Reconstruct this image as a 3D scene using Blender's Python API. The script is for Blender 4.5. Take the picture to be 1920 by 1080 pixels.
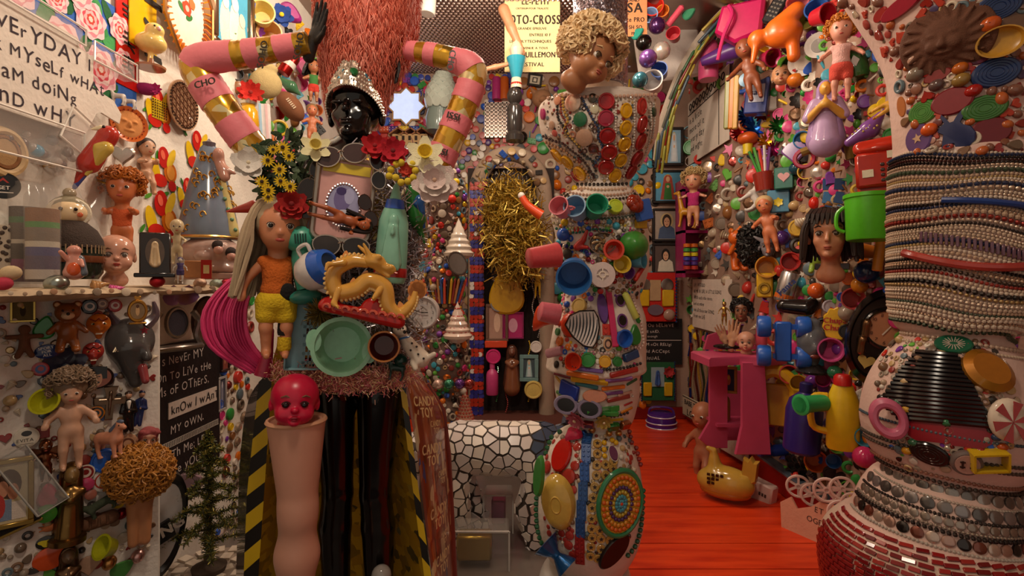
import bpy,math,random
import numpy as np
from mathutils import Vector,Matrix
from mathutils.bvhtree import BVHTree
for o in list(bpy.data.objects):bpy.data.objects.remove(o)
SC=bpy.context.scene
COL=SC.collection
R=math.radians
PI=math.pi
# camera
F,CX,CY,H=1000.0,960.0,525.0,1.4
cd=bpy.data.cameras.new('camera');cam=bpy.data.objects.new('camera',cd);COL.objects.link(cam)
cam.location=(0,0,H);cam.rotation_euler=(R(90),0,0)
cd.sensor_width=36;cd.lens=36*F/1920;cd.shift_y=-15/1920;cd.clip_start=.05
SC.camera=cam
# world, lights, exposure
SC.view_settings.view_transform='Standard';SC.view_settings.look='None'
SC.view_settings.gamma=1;SC.view_settings.use_curve_mapping=False
SC.view_settings.exposure=0.3
w=bpy.data.worlds.new('world');SC.world=w;w.use_nodes=True
w.node_tree.nodes['Background'].inputs[0].default_value=(1,.85,.70,1)
w.node_tree.nodes['Background'].inputs[1].default_value=.33
def lamp(name,loc,power,rad,col=(1,.84,.66)):
 l=bpy.data.lights.new(name,'POINT');l.energy=power;l.color=col;l.shadow_soft_size=rad
 o=bpy.data.objects.new(name,l);COL.objects.link(o);o.location=loc
 return o
lamp('ceiling_lamp',(-.25,.7,3.0),44,.14)
lamp('ceiling_lamp',(-1.0,2.5,3.2),34,.12)
lamp('ceiling_lamp',(.55,2.9,3.25),46,.12)
lamp('ceiling_lamp',(-.2,3.15,3.2),30,.12)
# materials
_m={}
def lin(h):
 v=[int(h[i:i+2],16)/255 for i in(0,2,4)]
 return tuple(c/12.92 if c<=.04045 else((c+.055)/1.055)**2.4 for c in v)+(1,)
KIND={'p':(.33,0,.0),'m':(.85,0,.25),'c':(.14,0,.0),'s':(.42,0,.03),'k':(.28,.92,.0),'f':(.95,0,.45),'h':(.5,0,.1),'t':(.06,0,0),'g':(.3,.95,0),'w':(.55,0,.15),'d':(.22,.6,0),'z':(.38,.45,0)}
def mat(h,k='p'):
 key=(h,k)
 if key in _m:return _m[key]
 m=bpy.data.materials.new('material_'+h+'_'+k);m.use_nodes=True;_m[key]=m
 nt=m.node_tree;N=nt.nodes;L=nt.links;b=N['Principled BSDF']
 rough,metal,bump=KIND[k]
 b.inputs['Roughness'].default_value=rough;b.inputs['Metallic'].default_value=metal
 c=lin(h)
 tc=N.new('ShaderNodeTexCoord');nz=N.new('ShaderNodeTexNoise');nz.inputs['Scale'].default_value=9;nz.inputs['Detail'].default_value=3
 L.new(tc.outputs['Object'],nz.inputs['Vector'])
 mx=N.new('ShaderNodeMix');mx.data_type='RGBA'
 mx.inputs[6].default_value=tuple(x*.84 for x in c[:3])+(1,);mx.inputs[7].default_value=tuple(min(1,x*1.12)for x in c[:3])+(1,)
 L.new(nz.outputs[0],mx.inputs[0]);L.new(mx.outputs[2],b.inputs['Base Color'])
 if bump:
  n2=N.new('ShaderNodeTexNoise');n2.inputs['Scale'].default_value=60 if k!='s' else 25
  L.new(tc.outputs['Object'],n2.inputs['Vector'])
  bp=N.new('ShaderNodeBump');bp.inputs['Strength'].default_value=bump;bp.inputs['Distance'].default_value=.01
  L.new(n2.outputs[0],bp.inputs['Height']);L.new(bp.outputs[0],b.inputs['Normal'])
 if k=='t':
  b.inputs['Transmission Weight'].default_value=.0
  b.inputs['Alpha'].default_value=.22
  b.inputs['Specular IOR Level'].default_value=.8
 if k=='d':
  b.inputs['Coat Weight'].default_value=.6
 if k=='g':
  vo=N.new('ShaderNodeTexVoronoi');vo.inputs['Scale'].default_value=160
  L.new(tc.outputs['Object'],vo.inputs['Vector'])
  ge=N.new('ShaderNodeNewGeometry');v1=N.new('ShaderNodeVectorMath');v1.operation='SUBTRACT';v1.inputs[1].default_value=(.5,.5,.5);L.new(vo.outputs['Color'],v1.inputs[0])
  v2=N.new('ShaderNodeVectorMath');v2.operation='ADD';L.new(v1.outputs[0],v2.inputs[0]);L.new(ge.outputs['Normal'],v2.inputs[1])
  v3=N.new('ShaderNodeVectorMath');v3.operation='NORMALIZE';L.new(v2.outputs[0],v3.inputs[0]);L.new(v3.outputs[0],b.inputs['Normal'])
 return m
 # geometry: everything is (V, F) or (V, F, material index per face)
A=np.array
def xf(g,loc=(0,0,0),rot=(0,0,0),sc=(1,1,1)):
 if callable(g):g=g()
 if not hasattr(sc,'__len__'):sc=(sc,)*3
 V=A(g[0],float).reshape(-1,3)*A(sc,float)
 if any(rot):
  m=A(Matrix.Rotation(R(rot[2]),3,'Z')@Matrix.Rotation(R(rot[1]),3,'Y')@Matrix.Rotation(R(rot[0]),3,'X'))
  V=V@m.T
 return(V+A(loc,float),)+tuple(g[1:])
def join(*gs):
 V=[];Fc=[];MI=[];n=0
 for g in gs:
  if callable(g):g=g()
  v=A(g[0],float).reshape(-1,3);V.append(v)
  f=g[1]
  if isinstance(f,np.ndarray):f=f.tolist()
  Fc+=[[i+n for i in q]for q in f]
  MI+=list(g[2])if len(g)>2 else[0]*len(f)
  n+=len(v)
 return np.concatenate(V),Fc,MI
def idx(g,i):return(g[0],g[1],[i]*len(g[1]))
def grid_faces(nu,nv,wrap):
 f=[]
 for j in range(nv-1):
  for i in range(nu if wrap else nu-1):
   a=j*nu+i;b=j*nu+(i+1)%nu
   f.append([a,b,b+nu,a+nu])
 return f
def lathe(pr,n=20,sx=1,sy=1,wob=None):
 V=[]
 for r,z in pr:
  for i in range(n):
   t=2*PI*i/n;k=r*(wob(t,z)if wob else 1)
   V.append((k*math.cos(t)*sx,k*math.sin(t)*sy,z))
 f=grid_faces(n,len(pr),True)
 if pr[0][0]>1e-6:f.append(list(range(n))[::-1])
 if pr[-1][0]>1e-6:f.append([len(V)-n+i for i in range(n)])
 return A(V),f
def front(g):return xf(g,rot=(90,0,0))
def smoothp(pr,n=4):
 P_=A(pr,float);out=[]
 for i in range(len(P_)-1):
  p0=P_[max(i-1,0)];p1=P_[i];p2=P_[i+1];p3=P_[min(i+2,len(P_)-1)]
  for k in range(n):
   t=k/n
   out.append(.5*((2*p1)+(-p0+p2)*t+(2*p0-5*p1+4*p2-p3)*t*t+(-p0+3*p1-3*p2+p3)*t**3))
 out.append(P_[-1])
 return A(out)
def tube(pts,rad,n=6,cap=True,flat=1.0):
 P_=A(pts,float);m=len(P_)
 if not hasattr(rad,'__len__'):rad=[rad]*m
 T=np.gradient(P_,axis=0);T/=np.linalg.norm(T,axis=1)[:,None]+1e-12
 u=np.cross(T[0],(0,0,1));u=u if np.linalg.norm(u)>.1 else np.cross(T[0],(1,0,0))
 V=[]
 for k in range(m):
  u=u-T[k]*np.dot(u,T[k]);u=u/(np.linalg.norm(u)+1e-12);v=np.cross(T[k],u)
  for i in range(n):
   t=2*PI*i/n
   V.append(P_[k]+rad[k]*(math.cos(t)*u+flat*math.sin(t)*v))
 f=grid_faces(n,m,True)
 if cap:f.append(list(range(n))[::-1]);f.append([m*n-n+i for i in range(n)])
 return A(V),f
def sph(r=.5,n=10,m=7,sc=(1,1,1)):
 return xf(lathe([(r*math.sin(PI*i/(m-1))if 0<i<m-1 else 0,-r*math.cos(PI*i/(m-1)))for i in range(m)],n),sc=sc)
def box(x=1,y=1,z=1,c=.0):
 if c<=0:
  V=[(sx*x/2,sy*y/2,sz*z/2)for sx in(-1,1)for sy in(-1,1)for sz in(-1,1)]
  return A(V),[[0,1,3,2],[4,6,7,5],[0,4,5,1],[2,3,7,6],[0,2,6,4],[1,5,7,3]]
 D=(x/2,y/2,z/2);V=[];I={}
 for sx in(-1,1):
  for sy in(-1,1):
   for sz in(-1,1):
    s=(sx,sy,sz)
    for a in range(3):
     I[s,a]=len(V);V.append([s[k]*(D[k]-(0 if k==a else c))for k in range(3)])
 f=[]
 for a in range(3):
  b,e=(a+1)%3,(a+2)%3
  def S(va,vb,ve):
   s=[0,0,0];s[a]=va;s[b]=vb;s[e]=ve;return tuple(s)
  for va in(-1,1):
   q=[I[S(va,p,r),a]for p,r in((-1,-1),(1,-1),(1,1),(-1,1))]
   f.append(q if va>0 else q[::-1])
  for vb in(-1,1):
   for ve in(-1,1):
    q=[I[S(-1,vb,ve),b],I[S(1,vb,ve),b],I[S(1,vb,ve),e],I[S(-1,vb,ve),e]]
    f.append(q if vb*ve<0 else q[::-1])
 for s in{k[0]for k in I}:
  q=[I[s,0],I[s,1],I[s,2]]
  f.append(q if s[0]*s[1]*s[2]>0 else q[::-1])
 return A(V),f
def torus(Rr=.5,r=.1,n=20,m=7,sc=(1,1,1)):
 V=[((Rr+r*math.cos(b))*math.cos(a),r*math.sin(b),(Rr+r*math.cos(b))*math.sin(a))for a in[2*PI*i/n for i in range(n)]for b in[2*PI*j/m for j in range(m)]]
 f=[[i*m+j,i*m+(j+1)%m,((i+1)%n)*m+(j+1)%m,((i+1)%n)*m+j]for i in range(n)for j in range(m)]
 return xf((A(V),f),sc=sc)
def slab(pts,d=.1,ch=.0):
 P_=A(pts,float);n=len(P_);c=P_.mean(0)
 if(P_[:,0]*np.roll(P_[:,1],-1)-np.roll(P_[:,0],-1)*P_[:,1]).sum()<0:P_=P_[::-1]
 V=[(p[0],d/2,p[1])for p in P_];rings=1
 if ch:
  V+=[(p[0],-d/2+ch,p[1])for p in P_];q=c+(P_-c)*(1-1.2*ch/max(np.abs(P_-c).max(),1e-6));rings+=1
 else:q=P_
 V+=[(p[0],-d/2,p[1])for p in q];rings+=1
 f=[[j*n+(i+1)%n,j*n+i,(j+1)*n+i,(j+1)*n+(i+1)%n]for j in range(rings-1)for i in range(n)]
 f.append([(rings-1)*n+i for i in range(n)][::1]);f.append([i for i in range(n)][::-1])
 return A(V),[list(reversed(q))for q in f[:-2]]+[f[-2],f[-1]]
def ell(rx=.5,rz=.5,n=24,cx=0,cz=0,rot=0,wob=0,k=5):
 t=np.linspace(0,2*PI,n,endpoint=False);r=1+wob*np.sin(k*t)
 x=rx*r*np.cos(t);z=rz*r*np.sin(t);a=R(rot)
 return np.stack([cx+x*math.cos(a)-z*math.sin(a),cz+x*math.sin(a)+z*math.cos(a)],1)
 # blobs: smooth-union distance field meshed with surface nets
def blob(pr,res=40,k=.05):
 """pr: ('c',a,b,ra,rb) tapered capsule | ('e',centre,radii) ellipsoid ; a leading '-' cuts away ; optional last item = own k"""
 lo=A([1e9]*3);hi=-lo
 for p in pr:
  if p[0]=='c':
   for q,r in((p[1],p[3]),(p[2],p[4])):lo=np.minimum(lo,A(q)-r);hi=np.maximum(hi,A(q)+r)
  elif p[0]=='e':lo=np.minimum(lo,A(p[1])-A(p[2]));hi=np.maximum(hi,A(p[1])+A(p[2]))
 h=(hi-lo).max()/res;lo=lo-2.5*h;hi=hi+2.5*h
 n=np.ceil((hi-lo)/h).astype(int)+1
 X,Y,Z=np.meshgrid(*[lo[i]+h*np.arange(n[i])for i in range(3)],indexing='ij')
 G=np.stack([X,Y,Z],-1).astype(np.float32);D=None
 for p in pr:
  neg=p[0][0]=='-';t=p[0][-1]
  if t=='c':
   a=A(p[1],np.float32);b=A(p[2],np.float32);ab=b-a
   q=np.clip(((G-a)@ab)/max(float(ab@ab),1e-9),0,1)
   d=np.linalg.norm(G-a-q[...,None]*ab,axis=-1)-(p[3]+(p[4]-p[3])*q);kk=p[5]if len(p)>5 else k
  else:
   r=A(p[2],np.float32);e=(G-A(p[1],np.float32))
   k0=np.linalg.norm(e/r,axis=-1);k1=np.linalg.norm(e/(r*r),axis=-1)+1e-9
   d=k0*(k0-1)/k1;kk=p[3]if len(p)>3 else k
  if D is None:D=d;continue
  if neg:
   d=-d;q=np.clip(.5-.5*(D-d)/kk,0,1);D=D*(1-q)+d*q+kk*q*(1-q)
  else:
   q=np.clip(.5+.5*(d-D)/kk,0,1);D=d*(1-q)+D*q-kk*q*(1-q)
 s=D<0
 nx,ny,nz=D.shape
 acc=np.zeros((nx-1,ny-1,nz-1,3),np.float32);cnt=np.zeros((nx-1,ny-1,nz-1),np.float32)
 C=[(i,j,l)for i in(0,1)for j in(0,1)for l in(0,1)]
 def sub(a,c):return a[c[0]:nx-1+c[0],c[1]:ny-1+c[1],c[2]:nz-1+c[2]]
 for ax in range(3):
  for c in C:
   if c[ax]:continue
   e=list(c);e[ax]=1
   d0=sub(D,c);d1=sub(D,e);cr=(d0<0)!=(d1<0)
   t=np.where(cr,d0/(d0-d1+1e-12),0)
   for b in range(3):acc[...,b]+=np.where(cr,c[b]+(t if b==ax else 0),0)
   cnt+=cr
 act=cnt>0;ids=-np.ones(act.shape,int);ids[act]=np.arange(act.sum())
 V=(acc[act]/cnt[act][:,None]+np.argwhere(act))*h+lo
 Fq=[]
 for ax in range(3):
  b,c=(ax+1)%3,(ax+2)%3
  sl0=[slice(None)]*3;sl1=[slice(None)]*3;sl0[ax]=slice(0,-1);sl1[ax]=slice(1,None)
  a0=s[tuple(sl0)];cr=a0!=s[tuple(sl1)]
  E=np.argwhere(cr);flip=a0[cr]
  E0=E.copy()
  ok=(E[:,b]>0)&(E[:,c]>0)&(E[:,b]<act.shape[b])&(E[:,c]<act.shape[c])
  E0=E0[ok];flip=flip[ok];q=[]
  for ob,oc in((-1,-1),(0,-1),(0,0),(-1,0)):
   e=E0.copy();e[:,b]+=ob;e[:,c]+=oc;q.append(ids[e[:,0],e[:,1],e[:,2]])
  q=np.stack(q,1);q[~flip]=q[~flip][:,::-1];Fq.append(q)
 return V,np.concatenate(Fq).tolist()
 # glyphs and text
_gl={}
def glyph(ch):
 if ch not in _gl:
  c=bpy.data.curves.new('t','FONT');c.body=ch;c.resolution_u=3;c.size=1.38
  o=bpy.data.objects.new('t',c);me=o.to_mesh()
  V=A([v.co[:]for v in me.vertices]).reshape(-1,3);Fc=[list(p.vertices)for p in me.polygons]
  o.to_mesh_clear();bpy.data.objects.remove(o);bpy.data.curves.remove(c)
  _gl[ch]=(V,Fc)
 return _gl[ch]
def text(rows,size=.1,gap=.16,lead=1.5,jit=0,align='l',bold=0,wid=1.0,seed=1):
 """flat lettering in the XZ plane facing -Y, first baseline at z=0; rows of (string) ; jit = hand-lettered wobble"""
 rn=random.Random(seed);out=[]
 for k,s in enumerate(rows):
  x=0;line=[]
  for ch in s:
   if ch==' ':x+=.45;continue
   V,Fc=glyph(ch)
   if not len(V):continue
   x0,x1=V[:,0].min(),V[:,0].max()
   W=(V-A((x0,0,0)))*A((wid,1,1));j=1+jit*rn.uniform(-1,1)
   a=jit*rn.uniform(-.5,.5);W=W*j;W=np.stack([W[:,0]*math.cos(a)-W[:,1]*math.sin(a)+x,np.zeros(len(W)),W[:,0]*math.sin(a)+W[:,1]*math.cos(a)+jit*rn.uniform(-.3,.3)],1)
   line.append((W,Fc))
   if bold:line.append((W+A((bold,-.001,bold*.5)),Fc));line.append((W+A((-bold,-.0005,-bold*.3)),Fc))
   x+=(x1-x0)*wid*j+gap
  if not line:continue
  g=join(*line);ox=0 if align=='l' else-x/2
  out.append(xf(g,loc=(ox,0,-k*lead)))
 return xf(join(*out),sc=size)
 # objects
def to_mesh(name,g,smooth=True,ang=38):
 me=bpy.data.meshes.new(name)
 V=g[0];Fc=g[1]
 me.from_pydata(V.tolist()if isinstance(V,np.ndarray)else V,[],Fc)
 if len(g)>2 and any(g[2]):me.polygons.foreach_set('material_index',A(g[2],np.int32))
 if smooth:
  me.polygons.foreach_set('use_smooth',np.ones(len(me.polygons),bool))
  me.set_sharp_from_angle(angle=R(ang))
 me.update()
 return me
_mc={}
def obj(name,g,m,parent=None,M=None,key=None,props=None,smooth=True):
 """one mesh object; g = geometry or a Mesh; m = material or list; key caches the mesh so that alike pieces share it"""
 if isinstance(g,bpy.types.Mesh):me=g
 elif key is not None and key in _mc:me=_mc[key]
 else:
  me=to_mesh(name,g()if callable(g)else g,smooth)
  if key is not None:_mc[key]=me
 ms=m if isinstance(m,(list,tuple))else[m]
 while len(me.materials)<len(ms):me.materials.append(None)
 o=bpy.data.objects.new(name,me);COL.objects.link(o)
 for i,x in enumerate(ms):
  o.material_slots[i].link='OBJECT';o.material_slots[i].material=x
 if parent is not None:o.parent=parent
 if M is not None:o.matrix_local=M
 if props:
  for k,v in props.items():o[k]=v
 return o
SURF={}
def surf(name,*objs):
 V=[];Fc=[]
 for o in objs:
  n=len(V);mw=o.matrix_world if o.parent is None else o.parent.matrix_basis@o.matrix_basis
  mw=o.matrix_basis if o.parent is None else mw
  V+=[mw@v.co for v in o.data.vertices];Fc+=[[i+n for i in p.vertices]for p in o.data.polygons]
 SURF[name]=BVHTree.FromPolygons(V,Fc)
def P(px,py,d):return Vector(((px-CX)/F*d,d,H-(py-CY)/F*d))
MISS=[0]
def hit(s,px,py):
 MISS[0]=0
 d=Vector(((px-CX)/F,1,-(py-CY)/F)).normalized()
 for dx,dy in((0,0),(6,0),(-6,0),(0,6),(0,-6),(16,0),(-16,0),(40,0),(-40,0)):
  d=Vector(((px+dx-CX)/F,1,-(py+dy-CY)/F)).normalized()
  l,n,i,t=SURF[s].ray_cast(Vector((0,0,H)),d)
  if l is not None:
   if n.dot(d)>0:n=-n
   return l,n
 MISS[0]=1
 return P(px,py,4),Vector((0,-1,0))
def ori(n,roll=0):
 n=Vector(n).normalized();ly=-n;up=Vector((0,0,1))if abs(n.z)<.97 else Vector((0,1,0))
 lx=ly.cross(up).normalized();lz=lx.cross(ly)
 return Matrix((lx,ly,lz)).transposed().to_4x4()@Matrix.Rotation(R(roll),4,'Y')
OCC=[];ORD='first second third fourth fifth sixth seventh eighth ninth tenth eleventh twelfth thirteenth fourteenth'.split()
def lift(p,n,dist):
 c=Vector((0,0,H));v=p-c;k=-v.dot(n)
 return c+v*max(1-dist/max(k,1e-3),.8)if k>.05 else p+n*dist
def place(px,py,size,s,n=None,roll=0,off=0,k=1):
 if isinstance(s,str):p,nn=hit(s,px,py)
 else:p,nn=P(px,py,s),Vector((0,-1,0))
 d=p.y;sz=size*d/F*k
 nv=Vector(n).normalized()if n is not None else nn
 if not isinstance(s,str):
  nv=Matrix.Rotation(-math.atan((px-CX)/F)*.92,3,'Z')@nv;nn=nv
 if isinstance(s,str):p=lift(p,nn,off*sz);sz*=p.y/d
 else:p=p+nn*off*sz
 OCC.append((px,py,size*.5))
 return Matrix.Translation(p)@ori(nv,roll)@Matrix.Scale(sz,4)
def put(parts,name,M,label=None,cat=None,group=None,parent=None,kind=None):
 """parts: list of (part name, geometry|callable, material, [cache key], [sub-parts]) -> one thing (or one piece when parent is given)"""
 def mk(p,par,MM,nm=None):
  o=obj(nm or p[0],p[1],p[2],par,MM,key=p[3]if len(p)>3 else None)
  if len(p)>4:
   for q in p[4]:mk(q,o,None)
  return o
 if parent is not None:
  pm=M
  if len(parts)==1:root=mk(parts[0],parent,parent.matrix_basis.inverted()@M,name)
  else:
   root=mk(parts[0],parent,parent.matrix_basis.inverted()@M,name)
   for q in parts[1:]:mk(q,root,None)
  if label:root['label']=label
  return root
 if len(parts)==1 and len(parts[0])<5:root=mk(parts[0],None,M,name)
 else:
  root=bpy.data.objects.new(name,None);COL.objects.link(root);root.matrix_basis=M;root.empty_display_size=.05
  for p in parts:mk(p,root,None)
 if label:root['label']=label
 if cat:root['category']=cat
 if group:root['group']=group
 if kind:root['kind']=kind
 return root
def T(parts,name,label,cat,px,py,size,s,n=None,roll=0,off=0,group=None,parent=None,k=1):
 return put(parts,name,place(px,py,size,s,n,roll,off,k),label,cat,group,parent)
rnd=random.Random(7)
# builders: parts in unit size, facing -Y, centred on the origin
def pt(name,g,m,key=None,sub=None):return(name,g,m,key,sub)if sub else(name,g,m,key)
def capp(c,k='p',dome=.0,h=.22):
 return[pt('cap',lambda:front(lathe([(.5,-.1),(.5,h-.05),(.46,h),(.40,h),(.37,h-.04),(.2,h-.03+dome*.6),(0,h-.03+dome)],20)),mat(c,k),('cap',dome,h))]
def disc(c,k='p',h=.18):
 return[pt('disc',lambda:front(lathe([(.47,-.08),(.5,0),(.47,h*.6),(.33,h*.92),(.15,h),(0,h)],20)),mat(c,k),('disc',h))]
def ringp(c,k='p',r=.14):return[pt('ring',lambda:torus(.5-r,r,20,7),mat(c,k),('ring',r))]
def egg(c,k='c',f=1.2):return[pt('egg',lambda:sph(.5,14,9,(1/f,1/f,1)),mat(c,k),('egg',f))]
def ball(c,k='c'):return[pt('ball',lambda:sph(.5,14,9),mat(c,k),'ball')]
def gem(c,k='d'):return[pt('gem',lambda:front(lathe([(.5,-.05),(.5,.05),(.36,.2),(.0,.24)],8)),mat(c,k),'gem')]
def cup(c,h=.9,tap=.8,handle=0,k='p',c2=None,rim=.0):
 def g():return front(lathe([(0,-h),(.5*tap-.04,-h),(.5*tap,-h+.03),(.5,-.03),(.52+rim,-.02),(.52+rim,.02),(.46,.02),(.45,-.04),(.45*tap,-h+.1),(0,-h+.1)],24))
 sub=[]
 if handle:sub=[pt('handle',lambda:xf(tube([(.42,.2,0),(.62,.25,0),(.72,.42,0),(.62,.6,0),(.4,.66,0)],.055,7),rot=(0,0,0)),mat(c2 or c,k),('cuph',handle))]
 return[pt('cup',g,mat(c,k),('cup',h,tap,rim))]+sub
def bowl(c,h=.35,k='p',lip=.0,foot=0):
 return[pt('bowl',lambda:front(lathe([(0,-h),(.3,-h),(.36,-h+.03),(.45,-.12),(.48,-.02),(.5+lip,0),(.5+lip,.03),(.46,.03),(.43,-.1),(.32,-h+.08),(0,-h+.07)],28)),mat(c,k),('bowl',h,lip))]
def plate(c,c2=None,k='c'):
 ps=[pt('plate',lambda:front(lathe([(.3,-.06),(.32,-.03),(.5,.03),(.5,.06),(.33,.01),(.3,-.01),(0,-.01)],28)),mat(c,k),'plate')]
 if c2:ps.append(pt('centre',lambda:front(lathe([(.28,-.01),(.27,.015),(0,.02)],24)),mat(c2,k),'plc'))
 return ps
def shape(pts,c,d=.12,k='p',ch=.03,name='shape'):return[pt(name,slab(pts,d,ch),mat(c,k))]
def tear():t=np.linspace(0,2*PI,22,endpoint=False);return np.stack([.36*np.sin(t)*(1-.45*np.cos(t))*.95,.5*np.cos(t)],1)
def heart():t=np.linspace(0,2*PI,26,endpoint=False);return np.stack([.5*np.sin(t)**3,(.40*np.cos(t)-.16*np.cos(2*t)-.06*np.cos(3*t)-.03*np.cos(4*t))],1)
def starp(n=5,a=.5,b=.22):return[((a if i%2==0 else b)*math.sin(PI*i/n),(a if i%2==0 else b)*math.cos(PI*i/n))for i in range(2*n)]
def prints(w,h,bg,shapes,th=.03,k='m',name='card',eps=.0012):
 """flat printed card: bg colour and flat ink shapes (colour, polygon points)"""
 gs=[idx(box(w,th,h),0)];ms=[mat(bg,k)];cs=[bg]
 for j,(c,pts)in enumerate(shapes):
  if c not in cs:cs.append(c);ms.append(mat(c,k))
  p=A(pts)
  if(p[:,0]*np.roll(p[:,1],-1)-np.roll(p[:,0],-1)*p[:,1]).sum()<0:p=p[::-1]
  y=-th/2-eps*(1.2+j)
  gs.append(idx((A([(q[0],y,q[1])for q in p]),[list(range(len(p)))]),cs.index(c)))
 return[(name,join(*gs),ms)]
def rect(x0,z0,x1,z1):return[(x0,z0),(x1,z0),(x1,z1),(x0,z1)]
def saint(robe,veil,skin='d8a880',halo='d9b54a'):
 return[(halo,ell(.17,.17,20,0,.26)),(veil,[(-.16,.3),(-.08,.4),(.08,.4),(.16,.3),(.3,-.46),(-.3,-.46)]),(robe,[(-.1,.12),(.1,.12),(.17,-.45),(-.17,-.45)]),(skin,ell(.075,.1,16,0,.26)),(skin,ell(.06,.05,12,0,0))]
def bust(robe,hair,skin='d6a582',halo=None):
 s=[(robe,[(-.36,-.48),(-.3,-.12),(-.1,0),(.1,0),(.3,-.12),(.36,-.48)]),(hair,ell(.19,.24,18,0,.14)),(skin,ell(.12,.17,18,0,.1)),('3a2520',ell(.025,.015,8,-.05,.13)),('3a2520',ell(.025,.015,8,.05,.13)),('a04a40',ell(.035,.015,8,0,.01))]
 return([(halo,ell(.27,.27,22,0,.16))]if halo else[])+s
def frame(w,h,fc,bg,shapes,fk='k',fw=.08,oval=False,dep=.12):
 if oval:
  t=torus(.5-fw*.5,fw*.5,28,6,(w,dep/fw*.6+.4,h))
  pic=[(bg,k_)for k_ in[]]
  ps=[pt('frame',t,mat(fc,fk)),('picture',slab(ell(.5*w-fw*.5*w,.5*h-fw*.5*h),.03),mat(bg,'m'))]
  ps+=[('print',prints(.001,.001,bg,[(c,A(p)*A((w,h))*.8)for c,p in shapes],.03)[0][1],prints(.001,.001,bg,[(c,p)for c,p in shapes],.03)[0][2])]if shapes else[]
  return ps
 b=join(xf(box(w,dep,fw,.012),(0,0,h/2-fw/2)),xf(box(w,dep,fw,.012),(0,0,-h/2+fw/2)),xf(box(fw,dep,h-2*fw,.012),(w/2-fw/2,0,0)),xf(box(fw,dep,h-2*fw,.012),(-w/2+fw/2,0,0)))
 pr=prints(w-1.5*fw,h-1.5*fw,bg,[(c,A(p)*A((w-2*fw,h-2*fw)))for c,p in shapes],.03)[0]
 return[('frame',b,mat(fc,fk)),('picture',pr[1],pr[2])]
def badge(c,shapes=(),w=1,h=1,k='c',rim=None):
 ps=[('badge',xf(front(lathe([(.47,-.08),(.5,-.02),(.49,.03),(.4,.055),(0,.06)],26)),sc=(w,1,h)),mat(rim or c,k))]
 if shapes or rim:
  pr=prints(.001,.001,c,([(c,ell(.42*w,.42*h))]if rim else[])+list(shapes),.125,k)[0]
  ps.append(('print',pr[1],pr[2]))
 return ps
def lettering(rows,c,size,loc=(0,0,0),k='m',**kw):return('lettering',xf(text(rows,size,**kw),loc),mat(c,k))
# hair and tinsel
def curls(n,rad,c=(0,0,0),cr=.07,tr=.022,seed=1,lo=-1.0,back=None,L=11,k=4,turns=1.5):
 rn=random.Random(seed);out=[];n=int(n*1.9);tr=tr*.62;cr=cr*.85
 for _ in range(n):
  while True:
   v=A([rn.gauss(0,1)for _ in range(3)]);v/=np.linalg.norm(v)
   if v[2]>lo and not(back is not None and v[1]<back and v[2]<.35):break
  p=A(c)+v*A(rad)*rn.uniform(.8,1.02)
  u=np.cross(v,(0.3,.1,1));u/=np.linalg.norm(u);q=np.cross(v,u);a0=rn.uniform(0,6.3);s=rn.choice((-1,1));q2=u*rn.uniform(-1,1)+q*rn.uniform(-1,1)
  pts=[p+cr*(math.cos(a0+s*t*turns*6.28/L)*u*rn.uniform(.9,1.1)+math.sin(a0+s*t*turns*6.28/L)*q)+q2*cr*1.3*(t/L-.5)+v*cr*.7*math.sin(t*1.3+a0)for t in range(L)]
  out.append(tube(pts,[tr*(.5+.5*math.sin(PI*(i+.6)/(L+.2)))for i in range(L)],k))
 return join(*out)
def locks(n,top,rad,end,spread,c0=.03,seed=1,wave=.03,L=7,k=5,face=.35):
 """long hair: strands from a crown falling past the sides of a head; top=centre, rad=head radius, end=z of the tips"""
 rn=random.Random(seed);out=[]
 for i in range(n):
  a=rn.uniform(PI*(-.5+face),PI*(1.5-face))if face else rn.uniform(0,6.28)
  a=a if face==0 else PI*.5+(rn.uniform(-1,1)*(PI-PI*face))
  d=A((math.cos(a),math.sin(a),0));r=rad*rn.uniform(.95,1.12);e=end*rn.uniform(.8,1.08);ph=rn.uniform(0,6)
  pts=[A(top)+d*r*.2+A((0,0,r*1.0)),A(top)+d*r*.72+A((0,0,r*.75)),A(top)+d*r*1.05+A((0,0,.1*r))]
  for j in range(1,L-2):
   t=j/(L-3)
   pts.append(A(top)+d*(r*1.05+spread*t)+A((wave*math.sin(ph+3*t),wave*math.cos(ph+3*t),-t*(top[2]-e))))
  pts=smoothp(pts,2);m=len(pts)
  out.append(tube(pts,[c0*(.35+.65*math.sin(PI*min(.96,(q+.7)/m)**.7))for q in range(m)],k))
 return join(*out)
def tinsel(pts,rad,n,wd=.0016,seed=1,flat=1,mats=1,fl=0):
 rn=np.random.RandomState(seed);P_=smoothp(pts,8)if len(pts)>2 else A(pts,float)
 i=rn.rand(n)*(len(P_)-1.001);a=i.astype(int);f=(i-a)[:,None]
 b=P_[a]*(1-f)+P_[a+1]*f
 v=rn.randn(n,3);v[:,1]*=flat;v/=np.linalg.norm(v,axis=1)[:,None]
 r=rad if np.isscalar(rad)else np.interp(i/(len(P_)-1),np.linspace(0,1,len(rad)),rad)[:,None]
 if fl:b=b+rn.randn(n,3)*A((1,flat,1))*r*.45;r=r*fl
 e=b+v*r*(.55+.5*rn.rand(n,1));w_=np.cross(v,rn.randn(n,3));w_=w_/np.linalg.norm(w_,axis=1)[:,None]*wd
 V=np.stack([b-w_,b+w_,e+w_*.8,e-w_*.8],1).reshape(-1,3)
 return V,(np.arange(n)[:,None]*4+np.arange(4)).tolist(),rn.randint(0,mats,n).tolist()
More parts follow.
